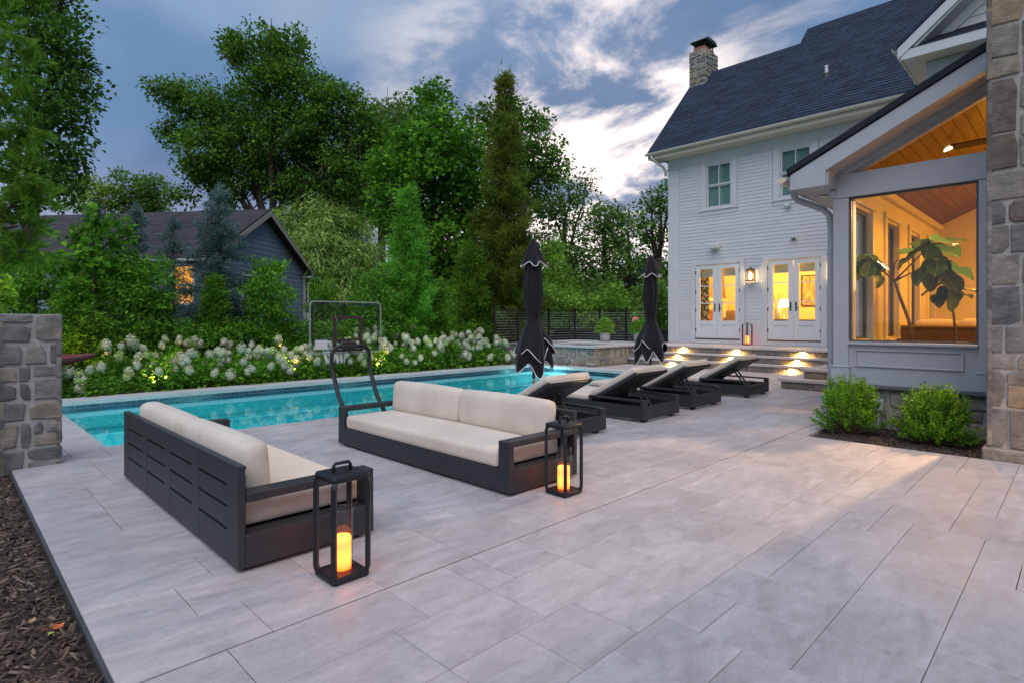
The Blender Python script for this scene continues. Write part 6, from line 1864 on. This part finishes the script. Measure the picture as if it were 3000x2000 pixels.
# ================================================================ PLANTS
def unit(a): return a / (np.linalg.norm(a, axis=1)[:, None] + 1e-9)
def leaves(name, P, Dr, Nn, L, W, mat, parent=None, fold=.18, wmid=.45):
    """one mesh of folded diamond leaves at points P, pointing along Dr, facing Nn"""
    n = len(P); L = np.broadcast_to(L, n)[:, None]; W = np.broadcast_to(W, n)[:, None]
    Dr = unit(Dr); S = unit(np.cross(Nn, Dr)); U = np.cross(Dr, S)
    base = P; tip = P + Dr * L - U * L * .10
    l = P + Dr * L * wmid + S * W * .5 + U * W * fold; r = P + Dr * L * wmid - S * W * .5 + U * W * fold
    V = np.stack([base, r, tip, l], 1).reshape(-1, 3)
    Fq = np.arange(n * 4).reshape(-1, 4)
    return quad_mesh(name, V, Fq, mat, parent)
def rdir(rng, n):
    v = rng.normal(size=(n, 3)); return unit(v)
def clump_points(rng, C, rad, per, centre, flat=.75):
    m = len(C); idx = np.repeat(np.arange(m), per)
    off = rdir(rng, m * per) * (rng.random(m * per) ** .45)[:, None]
    off[:, 2] *= flat
    P = C[idx] + off * rad[idx][:, None]
    outw = unit(C[idx] - centre + off * rad[idx][:, None] * 1.2)
    return P, outw, unit(off)
def blob_clumps(rng, blobs, dens, rad):
    C = []; R_ = []
    for (x, y, z, rx, rz) in blobs:
        n = max(3, int(dens * rx * (rx + rz) * 2))
        d = rdir(rng, n); q = rng.random(n) ** (1 / 2.6)
        C.append(np.stack([x + d[:, 0] * q * rx, y + d[:, 1] * q * rx, z + d[:, 2] * q * rz], 1))
        R_.append(rng.uniform(.7, 1.25, n) * rad)
    return np.concatenate(C), np.concatenate(R_)
BARK = basic('bark', (.055, .043, .034), .95, .35, 6, .8, 18, stretch=(1, 1, .25))
BARK2 = basic('smooth_bark', (.16, .12, .09), .9, .25, 8, .4, 25)
def broadleaf(name, label, key, mat, leafL=.15, leafW=.09, dens=9, crad=.45, per=34, seed=1, trunk_r=.2, group=None, bark=None, cat='tree', limbs=8, droop=.15, trunk_top=None, z0=-.13):
    (bx, by), blobs = BLOBS[key]
    rng = np.random.default_rng(seed); rr = random.Random(seed)
    root = empty(name, (bx, by, z0)); tag(root, label, cat, group)
    B = np.array(blobs)
    C, R_ = blob_clumps(rng, blobs, dens, crad)
    cen = np.average(B[:, :3], axis=0, weights=B[:, 3])
    P, ow, of = clump_points(rng, C, R_, per, cen)
    n = len(P)
    Dr = unit(ow * .5 + of * .6 + rng.normal(size=(n, 3)) * .55 + np.array([0, 0, -droop]))
    Nn = unit(of * .7 + ow * .3 + np.array([0, 0, .8]) + rng.normal(size=(n, 3)) * .45)
    sc = rng.uniform(.65, 1.25, n)
    off = np.array([bx, by, z0])
    leaves('crown', P - off, Dr, Nn, leafL * sc, leafW * sc, mat, root)
    # trunk and limbs
    tb = MB(); base = Vector((0, 0, 0))
    zt = (trunk_top if trunk_top is not None else B[:, 2].min() - z0 + .3 * (B[:, 2].max() - B[:, 2].min()))
    top = Vector((float(cen[0] - bx) * .35, float(cen[1] - by) * .35, max(.4, zt)))
    mid = top * .5 + Vector((rr.uniform(-.1, .1), rr.uniform(-.1, .1), 0)) * trunk_r * 3
    tb.tube([base, mid * .5, mid, top], [trunk_r * 1.25, trunk_r, trunk_r * .9, trunk_r * .75], 10)
    order = sorted(range(len(blobs)), key=lambda i: -blobs[i][3] * (1 + .15 * (i % 3)))
    for i in order[:limbs]:
        t = Vector(blobs[i][:3]) - Vector((bx, by, z0))
        m1 = top.lerp(t, .4) + Vector((rr.uniform(-.3, .3), rr.uniform(-.3, .3), rr.uniform(.0, .5))) * (t - top).length * .22
        m2 = top.lerp(t, .75) + Vector((rr.uniform(-.2, .2), rr.uniform(-.2, .2), rr.uniform(-.1, .3))) * (t - top).length * .15
        st = top.lerp(base, rr.uniform(0, .18))
        tb.tube([st, m1, m2, t], [trunk_r * .46, trunk_r * .30, trunk_r * .17, trunk_r * .06], 7)
        for q in range(3):
            e = t + Vector((rr.gauss(0, 1), rr.gauss(0, 1), rr.gauss(0, .8))) * blobs[i][3] * .6
            tb.tube([m2, m2.lerp(e, .5) + Vector((0, 0, .1)), e], [trunk_r * .16, trunk_r * .10, trunk_r * .04], 5)
    tb.build('trunk', bark or BARK, root, True)
    return root
def conifer(name, label, x, y, H, rad, mat, seed, base_z=.1, whorl=.28, nb=9, spray=.16, width=.035, per=46, prof=1.0, up=.25, droop=0.0, sparse=1.0, group=None, tuft=.11, z0=-.13, trunk_r=.10):
    rng = np.random.default_rng(seed)
    root = empty(name, (x, y, z0)); tag(root, label, 'tree', group)
    P = []; Dv = []; tb = MB()
    tb.tube([(0, 0, 0), (.02, .01, H * .5), (0, 0, H * .97)], [trunk_r, trunk_r * .6, trunk_r * .08], 8)
    z = base_z
    while z < H - .05:
        f = (H - z) / (H - base_z)
        r = rad * (f ** prof) * (1.0 if f < .86 else 1 - (f - .86) * 1.6)
        k = max(3, int(nb * (.45 + .55 * f) * sparse))
        a0 = rng.uniform(0, 6.28)
        for q in range(k):
            a = a0 + 2 * np.pi * q / k + rng.normal(0, .25)
            ln = max(.08, r * rng.uniform(.62, 1.15)); zz = z + rng.uniform(-.5, .5) * whorl
            m = max(3, int(ln / .12)); t = np.linspace(.12 if ln > .5 else 0, 1, m)
            bx = np.cos(a) * ln * t; by = np.sin(a) * ln * t
            bz = zz + up * ln * (t ** 1.6) - droop * ln * (t ** 2)
            pts = np.stack([bx, by, bz], 1)
            if ln > .3: tb.tube([tuple(pts[0]), tuple(pts[len(pts) // 2]), tuple(pts[-1])], [.016, .010, .004], 4, False)
            c = np.repeat(pts, per, 0); tt = np.repeat(t, per)
            sp = rng.normal(size=(len(c), 3)) * np.array([1, 1, .75]) * (tuft * (.6 + .7 * (1 - tt)))[:, None]
            P.append(c + sp)
            dirv = np.stack([np.cos(a) * np.ones(len(c)), np.sin(a) * np.ones(len(c)), np.full(len(c), up * 1.3 - droop)], 1) * .8 + unit(sp) * .75 + rng.normal(size=(len(c), 3)) * .28
            Dv.append(dirv)
        z += whorl * rng.uniform(.75, 1.2)
    # leader
    c = np.stack([np.zeros(per * 3), np.zeros(per * 3), rng.uniform(H - .45, H, per * 3)], 1); sp = rng.normal(size=(per * 3, 3)) * .035; P.append(c + sp); Dv.append(sp * 10 + np.array([0, 0, 1.0]))
    P = np.concatenate(P); Dv = unit(np.concatenate(Dv)); n = len(P)
    sc = rng.uniform(.6, 1.3, n)
    leaves('crown', P, Dv, rdir(rng, n) + np.array([0, 0, .6]), spray * sc, width * sc, mat, root, fold=.1)
    tb.build('trunk', BARK, root, True)
    return root
G_ = lambda *a, **k: leaf_mat(*a, **k)
L_oak = G_('oak_leaf', (.020, .048, .014), (.040, .095, .022), (.075, .14, .03))
L_tulip = G_('tulip_leaf', (.020, .060, .014), (.042, .115, .020), (.09, .19, .03))
L_maple = G_('maple_leaf', (.016, .042, .014), (.034, .080, .020), (.06, .12, .03))
L_far = G_('far_leaf', (.028, .060, .024), (.050, .100, .036), (.075, .13, .045))
L_gold = G_('gold_leaf', (.050, .085, .018), (.085, .135, .025), (.13, .18, .03))
L_willow = G_('willow_leaf', (.090, .150, .075), (.140, .215, .115), (.19, .27, .15))
L_horn = G_('hornbeam_leaf', (.022, .068, .014), (.045, .120, .022), (.10, .20, .035))
L_light = G_('shrub_leaf', (.050, .110, .030), (.095, .175, .050), (.15, .24, .07))
L_crypt = G_('cryptomeria_spray', (.026, .068, .016), (.055, .120, .024), (.10, .17, .035))
L_crypt2 = G_('cryptomeria_bright', (.035, .100, .024), (.065, .170, .038), (.11, .24, .05))
L_brown = G_('cryptomeria_bronze', (.030, .055, .018), (.060, .095, .026), (.11, .10, .03))
L_blue = G_('blue_cedar', (.028, .060, .050), (.055, .095, .085), (.10, .15, .14), sat=(1, 1, 1))
L_arbor = G_('arborvitae', (.024, .070, .014), (.048, .120, .022), (.09, .16, .025))
L_pine = G_('pine_needle', (.035, .080, .018), (.065, .135, .030), (.12, .20, .04))
L_spray = G_('lime_leaf', (.075, .15, .02), (.13, .24, .03), (.20, .32, .05))
L_box = G_('boxwood_leaf', (.030, .085, .012), (.065, .16, .020), (.14, .27, .03), rough=.4)
L_hyd = G_('hydrangea_leaf', (.028, .085, .016), (.055, .140, .026), (.10, .21, .035))

# ---- beyond the pool, left to right
broadleaf('maple_tree', 'tall dark maple at the upper left behind the pine', 'maple', L_maple, .14, .10, 9, .42, 34, 11, .22)
broadleaf('distant_tree', 'golden green distant tree above the left end of the neighbour roof', 'farwood1', L_gold, .26, .17, 3.2, .7, 34, 12, .2, 'distant trees beyond the neighbour house')
broadleaf('distant_tree', 'rounded distant tree in the middle of the left skyline gap', 'farwood2', L_far, .26, .17, 3.2, .7, 34, 13, .2, 'distant trees beyond the neighbour house')
broadleaf('distant_tree', 'distant tree with pale trunk at the right of the skyline gap', 'farwood3', L_far, .26, .17, 3.2, .7, 34, 14, .2, 'distant trees beyond the neighbour house')
broadleaf('oak_tree', 'huge spreading oak with dark limbs behind the neighbour house', 'oak', L_oak, .20, .13, 5.8, .60, 48, 15, .42, limbs=12, trunk_top=5.2)
broadleaf('woodland_tree', 'dark leafy tree filling in behind the oak and the pointed tulip tree', 'backwood', L_far, .24, .16, 4.0, .7, 36, 16, .3)
broadleaf('tulip_tree', 'bright green pyramid shaped tulip tree behind the bright conifer', 'tulip', L_tulip, .19, .17, 7.5, .46, 30, 17, .25, limbs=10)
broadleaf('woodland_tree', 'loose dark oak rising behind the tall pointed conifer', 'rightoak', L_oak, .22, .15, 4.6, .6, 34, 18, .3, limbs=10)
broadleaf('willow_tree', 'pale rounded willow right of the neighbour gable', 'willow', L_willow, .28, .06, 7.5, .60, 64, 19, .2, droop=.9)
broadleaf('sapling', 'tall sapling with broad light leaves in front of the neighbour roof', 'sapling', L_spray if False else L_tulip, .17, .16, 11, .22, 16, 20, .05, cat='tree')
broadleaf('hornbeam_tree', 'large round headed hornbeam left of the lit neighbour window', 'hornround', L_horn, .13, .052, 30, .22, 34, 21, .06, 'hornbeams behind the hydrangeas', BARK2, limbs=5, droop=.35)
broadleaf('hornbeam_tree', 'round headed hornbeam with amber lit trunk in front of the gable', 'hornlit', L_horn, .12, .048, 36, .20, 32, 22, .045, 'hornbeams behind the hydrangeas', BARK2, limbs=5, droop=.35)
broadleaf('hedge_shrub', 'dense dark green shrub mass behind the kayaks', 'leftmass', L_horn, .13, .06, 24, .26, 30, 23, .06, limbs=5, cat='shrub')
broadleaf('young_tree', 'small yellow green tree behind the left edge of the backboard', 'youngtree', L_arbor, .10, .04, 36, .20, 34, 24, .04, droop=.3)
broadleaf('young_tree', 'bushy young tree behind the basketball backboard', 'dogwood', L_horn, .10, .045, 30, .22, 34, 25, .05, droop=.3)
broadleaf('woodland_tree', 'tall thin tree left among the woods over the cable fence', 'wood1', L_far, .24, .15, 3.8, .7, 34, 26, .25, 'woodland beyond the cable fence')
broadleaf('woodland_tree', 'middle tree of the woods over the cable fence', 'wood2', L_far, .24, .15, 3.8, .7, 34, 27, .25, 'woodland beyond the cable fence')
broadleaf('woodland_tree', 'right tree of the woods over the cable fence', 'wood3', L_far, .24, .15, 3.8, .7, 34, 28, .25, 'woodland beyond the cable fence')
broadleaf('woodland_tree', 'open branched oak against the left corner of the white house', 'houseoak', L_oak, .20, .13, 5.0, .5, 30, 29, .25)
for i, (k, lb) in enumerate((('shrubA', 'light green shrub right beside the tall bronze conifer'), ('shrubB', 'light green shrub behind the left bays of the cable fence'), ('shrubC', 'light green shrub behind the first planter'), ('shrubD', 'light green shrub behind the right umbrella'))):
    broadleaf('leafy_shrub', lb, k, L_light, .16, .09, 9, .38, 36, 30 + i, .06, 'light shrubs beyond the fence', limbs=4, cat='shrub')
conifer('cedar_tree', 'tallest pointed cedar with bronze green foliage behind the first umbrella', 13.97, 14.31, 9.85, 1.65, L_brown, 41, .4, .36, 9, .19, .034, 52, .92, .45, tuft=.115, trunk_r=.16)
conifer('cedar_tree', 'bright green feathery cedar in front of the tulip tree', 9.25, 13.35, 4.95, 1.15, L_crypt2, 42, .05, .26, 10, .15, .026, 52, .82, .5, tuft=.095)
conifer('cedar_tree', 'small young cedar between the bright cedar and the fence', 9.9, 12.75, 2.45, .52, L_crypt, 43, .05, .16, 8, .11, .022, 36, .8, .4, tuft=.08, trunk_r=.04)
conifer('cedar_tree', 'low dark cedar filling in left of the cable fence', 12.6, 14.6, 3.9, 1.15, L_crypt, 44, .05, .22, 10, .15, .028, 40, .7, .35, tuft=.13)
conifer('cedar_tree', 'bushy dark cedar right behind the tallest cedar', 15.0, 14.6, 4.2, 1.2, L_crypt, 49, .05, .22, 10, .15, .028, 40, .7, .35, tuft=.13)
conifer('blue_cedar', 'tall blue grey cedar with open boughs in front of the neighbour gable', 4.95, 15.3, 4.72, .95, L_blue, 45, .9, .30, 9, .085, .020, 90, .62, .05, .12, 1.0, 'blue cedars by the neighbour house', .075)
conifer('blue_cedar', 'thin blue grey cedar in front of the middle of the neighbour roof', 4.61, 18.0, 4.25, .75, L_blue, 46, 1.0, .30, 7, .09, .018, 70, .62, .02, .25, 1.0, 'blue cedars by the neighbour house', .075)
conifer('blue_cedar', 'blue grey cedar beside the sapling at the neighbour roof', 3.89, 18.7, 4.62, .75, L_blue, 47, 1.0, .30, 7, .09, .018, 70, .62, .02, .25, 1.0, 'blue cedars by the neighbour house', .075)
conifer('blue_cedar', 'leftmost blue grey cedar against the neighbour ridge', 3.1, 19.6, 4.75, .7, L_blue, 50, 1.0, .30, 7, .09, .018, 70, .62, .02, .25, 1.0, 'blue cedars by the neighbour house', .075)
conifer('arborvitae', 'cone shaped arborvitae between the two hornbeams', 4.62, 14.6, 2.4, .60, L_arbor, 48, .05, .14, 10, .09, .030, 34, .75, .35, tuft=.075, trunk_r=.04)
conifer('arborvitae', 'dark conical evergreen left of the large hornbeam', 1.9, 14.0, 2.2, .75, L_arbor, 51, .05, .15, 10, .09, .030, 34, .7, .3, tuft=.08, trunk_r=.04)
# low evergreen screen along the back of the strip
def hedge(name, label, x0, x1, y0, y1, h, n, seed, mat):
    rng = np.random.default_rng(seed)
    C = np.stack([rng.uniform(x0, x1, n), rng.uniform(y0, y1, n), rng.uniform(.05, 1, n) ** .8 * h], 1)
    P, ow, of = clump_points(rng, C, rng.uniform(.14, .26, n), 34, np.array([(x0 + x1) / 2, (y0 + y1) / 2, -1.0]))
    m = len(P); o = leaves('foliage', P, unit(of + rng.normal(size=(m, 3)) * .5), unit(of + np.array([0, 0, .7]) + rng.normal(size=(m, 3)) * .4), .11 * rng.uniform(.6, 1.2, m), .05 * rng.uniform(.6, 1.2, m), mat)
    o.name = name; tag(o, label, 'undergrowth', kind='stuff'); return o
hedge('undergrowth', 'dark undergrowth behind the hydrangea row', -.5, 12.2, 13.7, 15.2, 1.15, 900, 60, L_horn)
hedge('undergrowth', 'dense undergrowth below the trees beyond the fence', 11.5, 20, 15.8, 18.5, 1.6, 700, 61, L_light)
def woods(name, label, pts, seed, mat):
    rng = np.random.default_rng(seed); C = []; 
    for (d, r0, r1, zl, zh, n) in pts:
        dd = rng.uniform(d - 3, d + 3, n); r = rng.uniform(r0, r1, n)
        hh = zh * (.75 + .25 * np.sin(r * .35 + seed)); C.append(np.stack([(dd + r) / 2**.5, (dd - r) / 2**.5, zl + rng.random(n) * (hh - zl)], 1))
    C = np.concatenate(C); P, ow, of = clump_points(rng, C, rng.uniform(.6, 1.2, len(C)), 24, np.array([0, 0, 0.]))
    m = len(P); o = leaves('foliage', P, unit(of + rng.normal(size=(m, 3)) * .5), unit(of + np.array([0, 0, .7]) + rng.normal(size=(m, 3)) * .4), .42 * rng.uniform(.6, 1.2, m), .28 * rng.uniform(.6, 1.2, m), mat)
    o.name = name; tag(o, label, 'woods', kind='stuff')
woods('distant_woods', 'dark band of distant woods closing the view', [(56, -62, 26, 0, 8.5, 2300)], 70, L_far)

# ---- pine at the left edge: long needles in tufts
(bx, by), blobs = BLOBS['pine']
pine = empty('pine_tree', (bx, by, -.13)); tag(pine, 'long needled pine hanging in at the left edge', 'tree')
rng = np.random.default_rng(80); rr = random.Random(80)
C = []; A = []
tbp = MB(); tbp.tube([(0, 0, 0), (.0, .05, 2.6), (0, 0, 6.6)], [.16, .13, .05], 10)
for (x, y, z, rx, rz) in blobs:
    n = int(95 * rx * (rx + rz)) + 8
    d = rdir(rng, n); q = rng.random(n) ** (1 / 2.2)
    c = np.stack([x + d[:, 0] * q * rx, y + d[:, 1] * q * rx, z + d[:, 2] * q * rz], 1)
    C.append(c); A.append(unit(d + np.array([0, 0, .15]) + rng.normal(size=(n, 3)) * .4))
    tip = Vector((x - bx, y - by, z + .13)); s0 = Vector((0, 0, max(.5, tip.z - .25))); tbp.tube([s0, s0.lerp(tip, .6) + Vector((0, 0, .06)), tip], [.03, .02, .008], 6)
C = np.concatenate(C); A = np.concatenate(A); m = len(C); per = 70
idx = np.repeat(np.arange(m), per)
Dn = unit(A[idx] * 1.25 + rdir(rng, m * per) * .62)
P = C[idx] + A[idx] * rng.uniform(-.08, .08, m * per)[:, None]
leaves('needles', P - np.array([bx, by, -.13]), Dn, rdir(rng, m * per), .17 * rng.uniform(.7, 1.2, m * per), .0085, L_pine, pine, fold=.05, wmid=.3)
tbp.build('trunk', BARK, pine, True)
broadleaf('maple_sapling', 'lime green leafy branch in front of the left pillar', 'spray', L_spray, .055, .045, 240, .07, 14, 81, .012, cat='shrub', limbs=3)

# ---- boxwoods in the porch bed
def boxwood(x, y, r, h, label, seed):
    rng = np.random.default_rng(seed); rr = random.Random(seed)
    root = empty('boxwood', (x, y, -.03)); tag(root, label, 'shrub', 'boxwoods by the porch')
    tb = MB(); P = []; D = []
    for k in range(210):
        a = rr.uniform(0, 6.28); el = rr.uniform(.02, 1) ** .75
        ln = 1.0 * (.80 + .30 * rr.random())
        tip = Vector((math.cos(a) * r * math.cos(el * 1.35) * ln * 1.05, math.sin(a) * r * math.cos(el * 1.35) * ln * 1.05, .06 + h * math.sin(el * 1.5) * ln))
        st = Vector((math.cos(a) * .03, math.sin(a) * .03, .02)); md = st.lerp(tip, .5) + Vector((math.cos(a), math.sin(a), -.2)) * .05
        if k % 2 == 0: tb.tube([st, md, tip], [.006, .004, .0015], 4, False)
        n = 70; t = np.array([rr.uniform(.38, 1.0) for _ in range(n)])[:, None]
        s_, m_, e_ = (np.array(v) for v in (st, md, tip))
        pts = (1 - t) ** 2 * s_ + 2 * t * (1 - t) * m_ + t ** 2 * e_; dr = unit(2 * (1 - t) * (m_ - s_) + 2 * t * (e_ - m_))
        sd = rdir(rng, n); P.append(pts + sd * .010); D.append(unit(dr * .7 + sd))
    P = np.concatenate(P); D = np.concatenate(D); n = len(P)
    leaves('foliage', P, D, rdir(rng, n) + np.array([0, 0, .8]), .024 * rng.uniform(.7, 1.3, n), .014 * rng.uniform(.8, 1.2, n), L_box, root, fold=.12, wmid=.5)
    tb.build('stems', BARK2, root)
boxwood(7.22, 1.86, .36, .58, 'boxwood shrub on the left of the outlet box', 91); boxwood(7.24, 1.10, .37, .54, 'boxwood shrub nearest the stone chimney', 92)

# ---- hydrangeas along the far side of the pool
def flower_mesh(seed, r=.085, cone=1.15):
    rng = np.random.default_rng(seed); n = 120
    d = rdir(rng, n); P = d * r; P[:, 2] = P[:, 2] * cone + np.where(d[:, 2] > 0, d[:, 2] ** 2 * r * .35, 0)
    P *= rng.uniform(.82, 1.08, n)[:, None]
    T_ = unit(np.cross(d, rdir(rng, n)))
    V = []; F = []
    S = unit(np.cross(d, T_)); s = rng.uniform(.016, .026, n)[:, None]
    c = P - T_ * s; V = np.stack([P - T_ * s, P + S * s + d * .004, P + T_ * s, P - S * s + d * .004], 1).reshape(-1, 3)
    th = np.linspace(0, 2 * np.pi, 9)[:-1]; ph = np.linspace(.25, np.pi - .25, 5)
    core = np.array([[math.sin(p) * math.cos(t), math.sin(p) * math.sin(t), math.cos(p) * cone] for p in ph for t in th]) * r * .80
    cf = [[n * 4 + i * 8 + k, n * 4 + i * 8 + (k + 1) % 8, n * 4 + (i + 1) * 8 + (k + 1) % 8, n * 4 + (i + 1) * 8 + k] for i in range(4) for k in range(8)]
    return np.concatenate([V, core]), np.concatenate([np.arange(n * 4).reshape(-1, 4), np.array(cf)])
def petal_mat(name, a, b, c):
    m = leaf_mat(name, a, b, c, gain=1.0, sat=(1, .99, .86), trans=.25, rough=.8, spec=.1); return m
PET = [petal_mat('petal_cream', (.42, .46, .30), (.62, .64, .50), (.74, .74, .64)), petal_mat('petal_green', (.30, .42, .16), (.46, .56, .24), (.58, .64, .34)), petal_mat('petal_white', (.50, .53, .40), (.68, .69, .58), (.78, .78, .70))]
FM = []
for k in range(6):
    V, Fq = flower_mesh(100 + k, .080 + .006 * (k % 3), 1.0 + .12 * (k % 2))
    o = quad_mesh('flower_head', V, Fq, PET[(0, 2, 0, 2, 1, 0)[k]]); FM.append(o.data); bpy.data.objects.remove(o)
def hyd_foliage(seed, r, h):
    rng = np.random.default_rng(seed); n = 520
    d = rdir(rng, n); d[:, 2] = np.abs(d[:, 2]); q = rng.random(n) ** .4
    P = np.stack([d[:, 0] * q * r, d[:, 1] * q * r, .06 + d[:, 2] * q * (h - .1)], 1)
    D = unit(d + rng.normal(size=(n, 3)) * .5 + np.array([0, 0, -.15])); Nn = unit(d * .6 + np.array([0, 0, 1.0]) + rng.normal(size=(n, 3)) * .35)
    return P, D, Nn, rng.uniform(.07, .13, n)
HF = []
for k in range(4):
    P, D, Nn, s = hyd_foliage(200 + k, .50, .62 + .05 * k)
    o = leaves('foliage', P, D, Nn, s, s * .62, L_hyd); HF.append(o.data); bpy.data.objects.remove(o)
STEM = basic('green_stem', (.07, .11, .03), .7, .2, 10)
rh = random.Random(17); count = 0
xs_f = [1.25 + k * .76 for k in range(14)]; xs_b = [1.6 + k * .76 for k in range(14)]
for row, (xs_, yy, hz) in enumerate(((xs_f, 11.95, .0), (xs_b, 12.75, .16))):
    for k, x in enumerate(xs_):
        if x > 12.0 or (row and x < 2.2): continue
        hs = rh.uniform(.88, 1.12) * (1.0 + (.18 if x > 7 else .02)) * (.86 if row == 0 else 1.02) * (.68 if x < 2.3 else 1)
        root = empty('hydrangea_bush', (x + rh.uniform(-.1, .1), yy + rh.uniform(-.1, .12), -.06))
        tag(root, ('front row' if row == 0 else 'back row') + ' white hydrangea bush, ' + ORD[k] + ' along the pool counted from the stone pillar', 'hydrangea', 'hydrangeas along the pool')
        f = link_mesh('foliage', HF[count % 4], None, root, None, rh.uniform(0, 6.28)); f.scale = (1, 1, hs)
        tb = MB(); nh = rh.randint(11, 14) if x > 4 else rh.randint(8, 11)
        if row: nh -= 2
        for q in range(nh):
            a = rh.uniform(0, 6.28); el = rh.uniform(.12, 1.0); rr_ = .50 * math.cos(el * 1.35) + .04
            if row == 0 and q < nh * .65: a = rh.uniform(math.pi * .85, math.pi * 2.0)      # most heads nod towards the light over the pool
            z = (.16 + .62 * math.sin(el * 1.45)) * hs + rh.uniform(-.03, .10) + (.05 if row else 0)
            p = (rr_ * math.cos(a), rr_ * math.sin(a), z)
            fo = link_mesh('flower_head', FM[rh.choice([0, 1, 2, 3, 5, 0, 1, 3, 4])], None, root, p)
            s_ = rh.uniform(.60, 1.08); fo.scale = (s_, s_, s_ * rh.uniform(.9, 1.15)); fo.rotation_euler = (rh.uniform(-.5, .5), rh.uniform(-.5, .5), rh.uniform(0, 6.28))
            tb.tube([(0, 0, .02), (p[0] * .5, p[1] * .5, z * .55), (p[0], p[1], z - .05)], .0055, 4, False)
        tb.build('stems', STEM, root); count += 1
# garden uplights among the flowers
def uplight(x, y, e, label, d=(0, .15, 1)):
    u = empty('garden_uplight', (x, y, -.06)); tag(u, label, 'garden light', 'uplights among the hydrangeas')
    MB().tube([(0, 0, 0), (0, 0, .10)], .012, 6).build('stake', M['bronze'], u); MB().lathe([(.02, .09), (.036, .11), (.04, .20), (.033, .20), (.03, .16)], 14).build('housing', M['bronze'], u, True)
    MB().lathe([(.001, .185), (.033, .185)], 14).build('lens', M['lens'], u)
    spot_light('uplight_lamp', (0, 0, .21), d, e, 120, .7, (1.0, .62, .16), .03, u)
uplight(3.05, 12.35, 70, 'garden uplight below the large round hornbeam'); uplight(5.62, 12.55, 70, 'garden uplight below the hornbeam with the lit trunk')
uplight(2.7, 11.72, 30, 'low garden light at the coping among the left hydrangeas', (0, -.1, 1)); uplight(5.3, 11.72, 22, 'low garden light at the coping among the middle hydrangeas', (0, -.1, 1))
uplight(7.3, 11.72, 20, 'low garden light at the coping below the backboard', (0, -.1, 1)); uplight(1.9, 13.2, 30, 'garden uplight in the shrubs behind the kayaks')
# potted plants
def potplant(p, seed, flowers):
    rng = np.random.default_rng(seed); n = 620
    d = rdir(rng, n); d[:, 2] = np.abs(d[:, 2]) * 1.2; q = rng.random(n) ** .45
    P = np.stack([d[:, 0] * q * .34, d[:, 1] * q * .34, .26 + d[:, 2] * q * .42], 1)
    leaves('foliage', P, unit(d + rng.normal(size=(n, 3)) * .4), unit(d + np.array([0, 0, .8])), .085, .045, L_light if not flowers else L_hyd, p)
    if flowers:
        fm = basic('coral_petal', (.65, .22, .14), .7, .1, 9)
        for k in range(4):
            m = MB()
            for q_ in range(6):
                a = 2 * math.pi * q_ / 6; m.add([(0, 0, 0), (.05 * math.cos(a - .4), .05 * math.sin(a - .4), .02), (.075 * math.cos(a), .075 * math.sin(a), .03), (.05 * math.cos(a + .4), .05 * math.sin(a + .4), .02)], [(0, 1, 2, 3)])
            o = m.build('flower', fm, p); o.location = (rng.uniform(-.25, .15), rng.uniform(-.2, .25), .66 + rng.uniform(0, .12)); o.rotation_euler = (0, -.9, 0)
potplant(pot1, 301, False); potplant(pot2, 302, True)
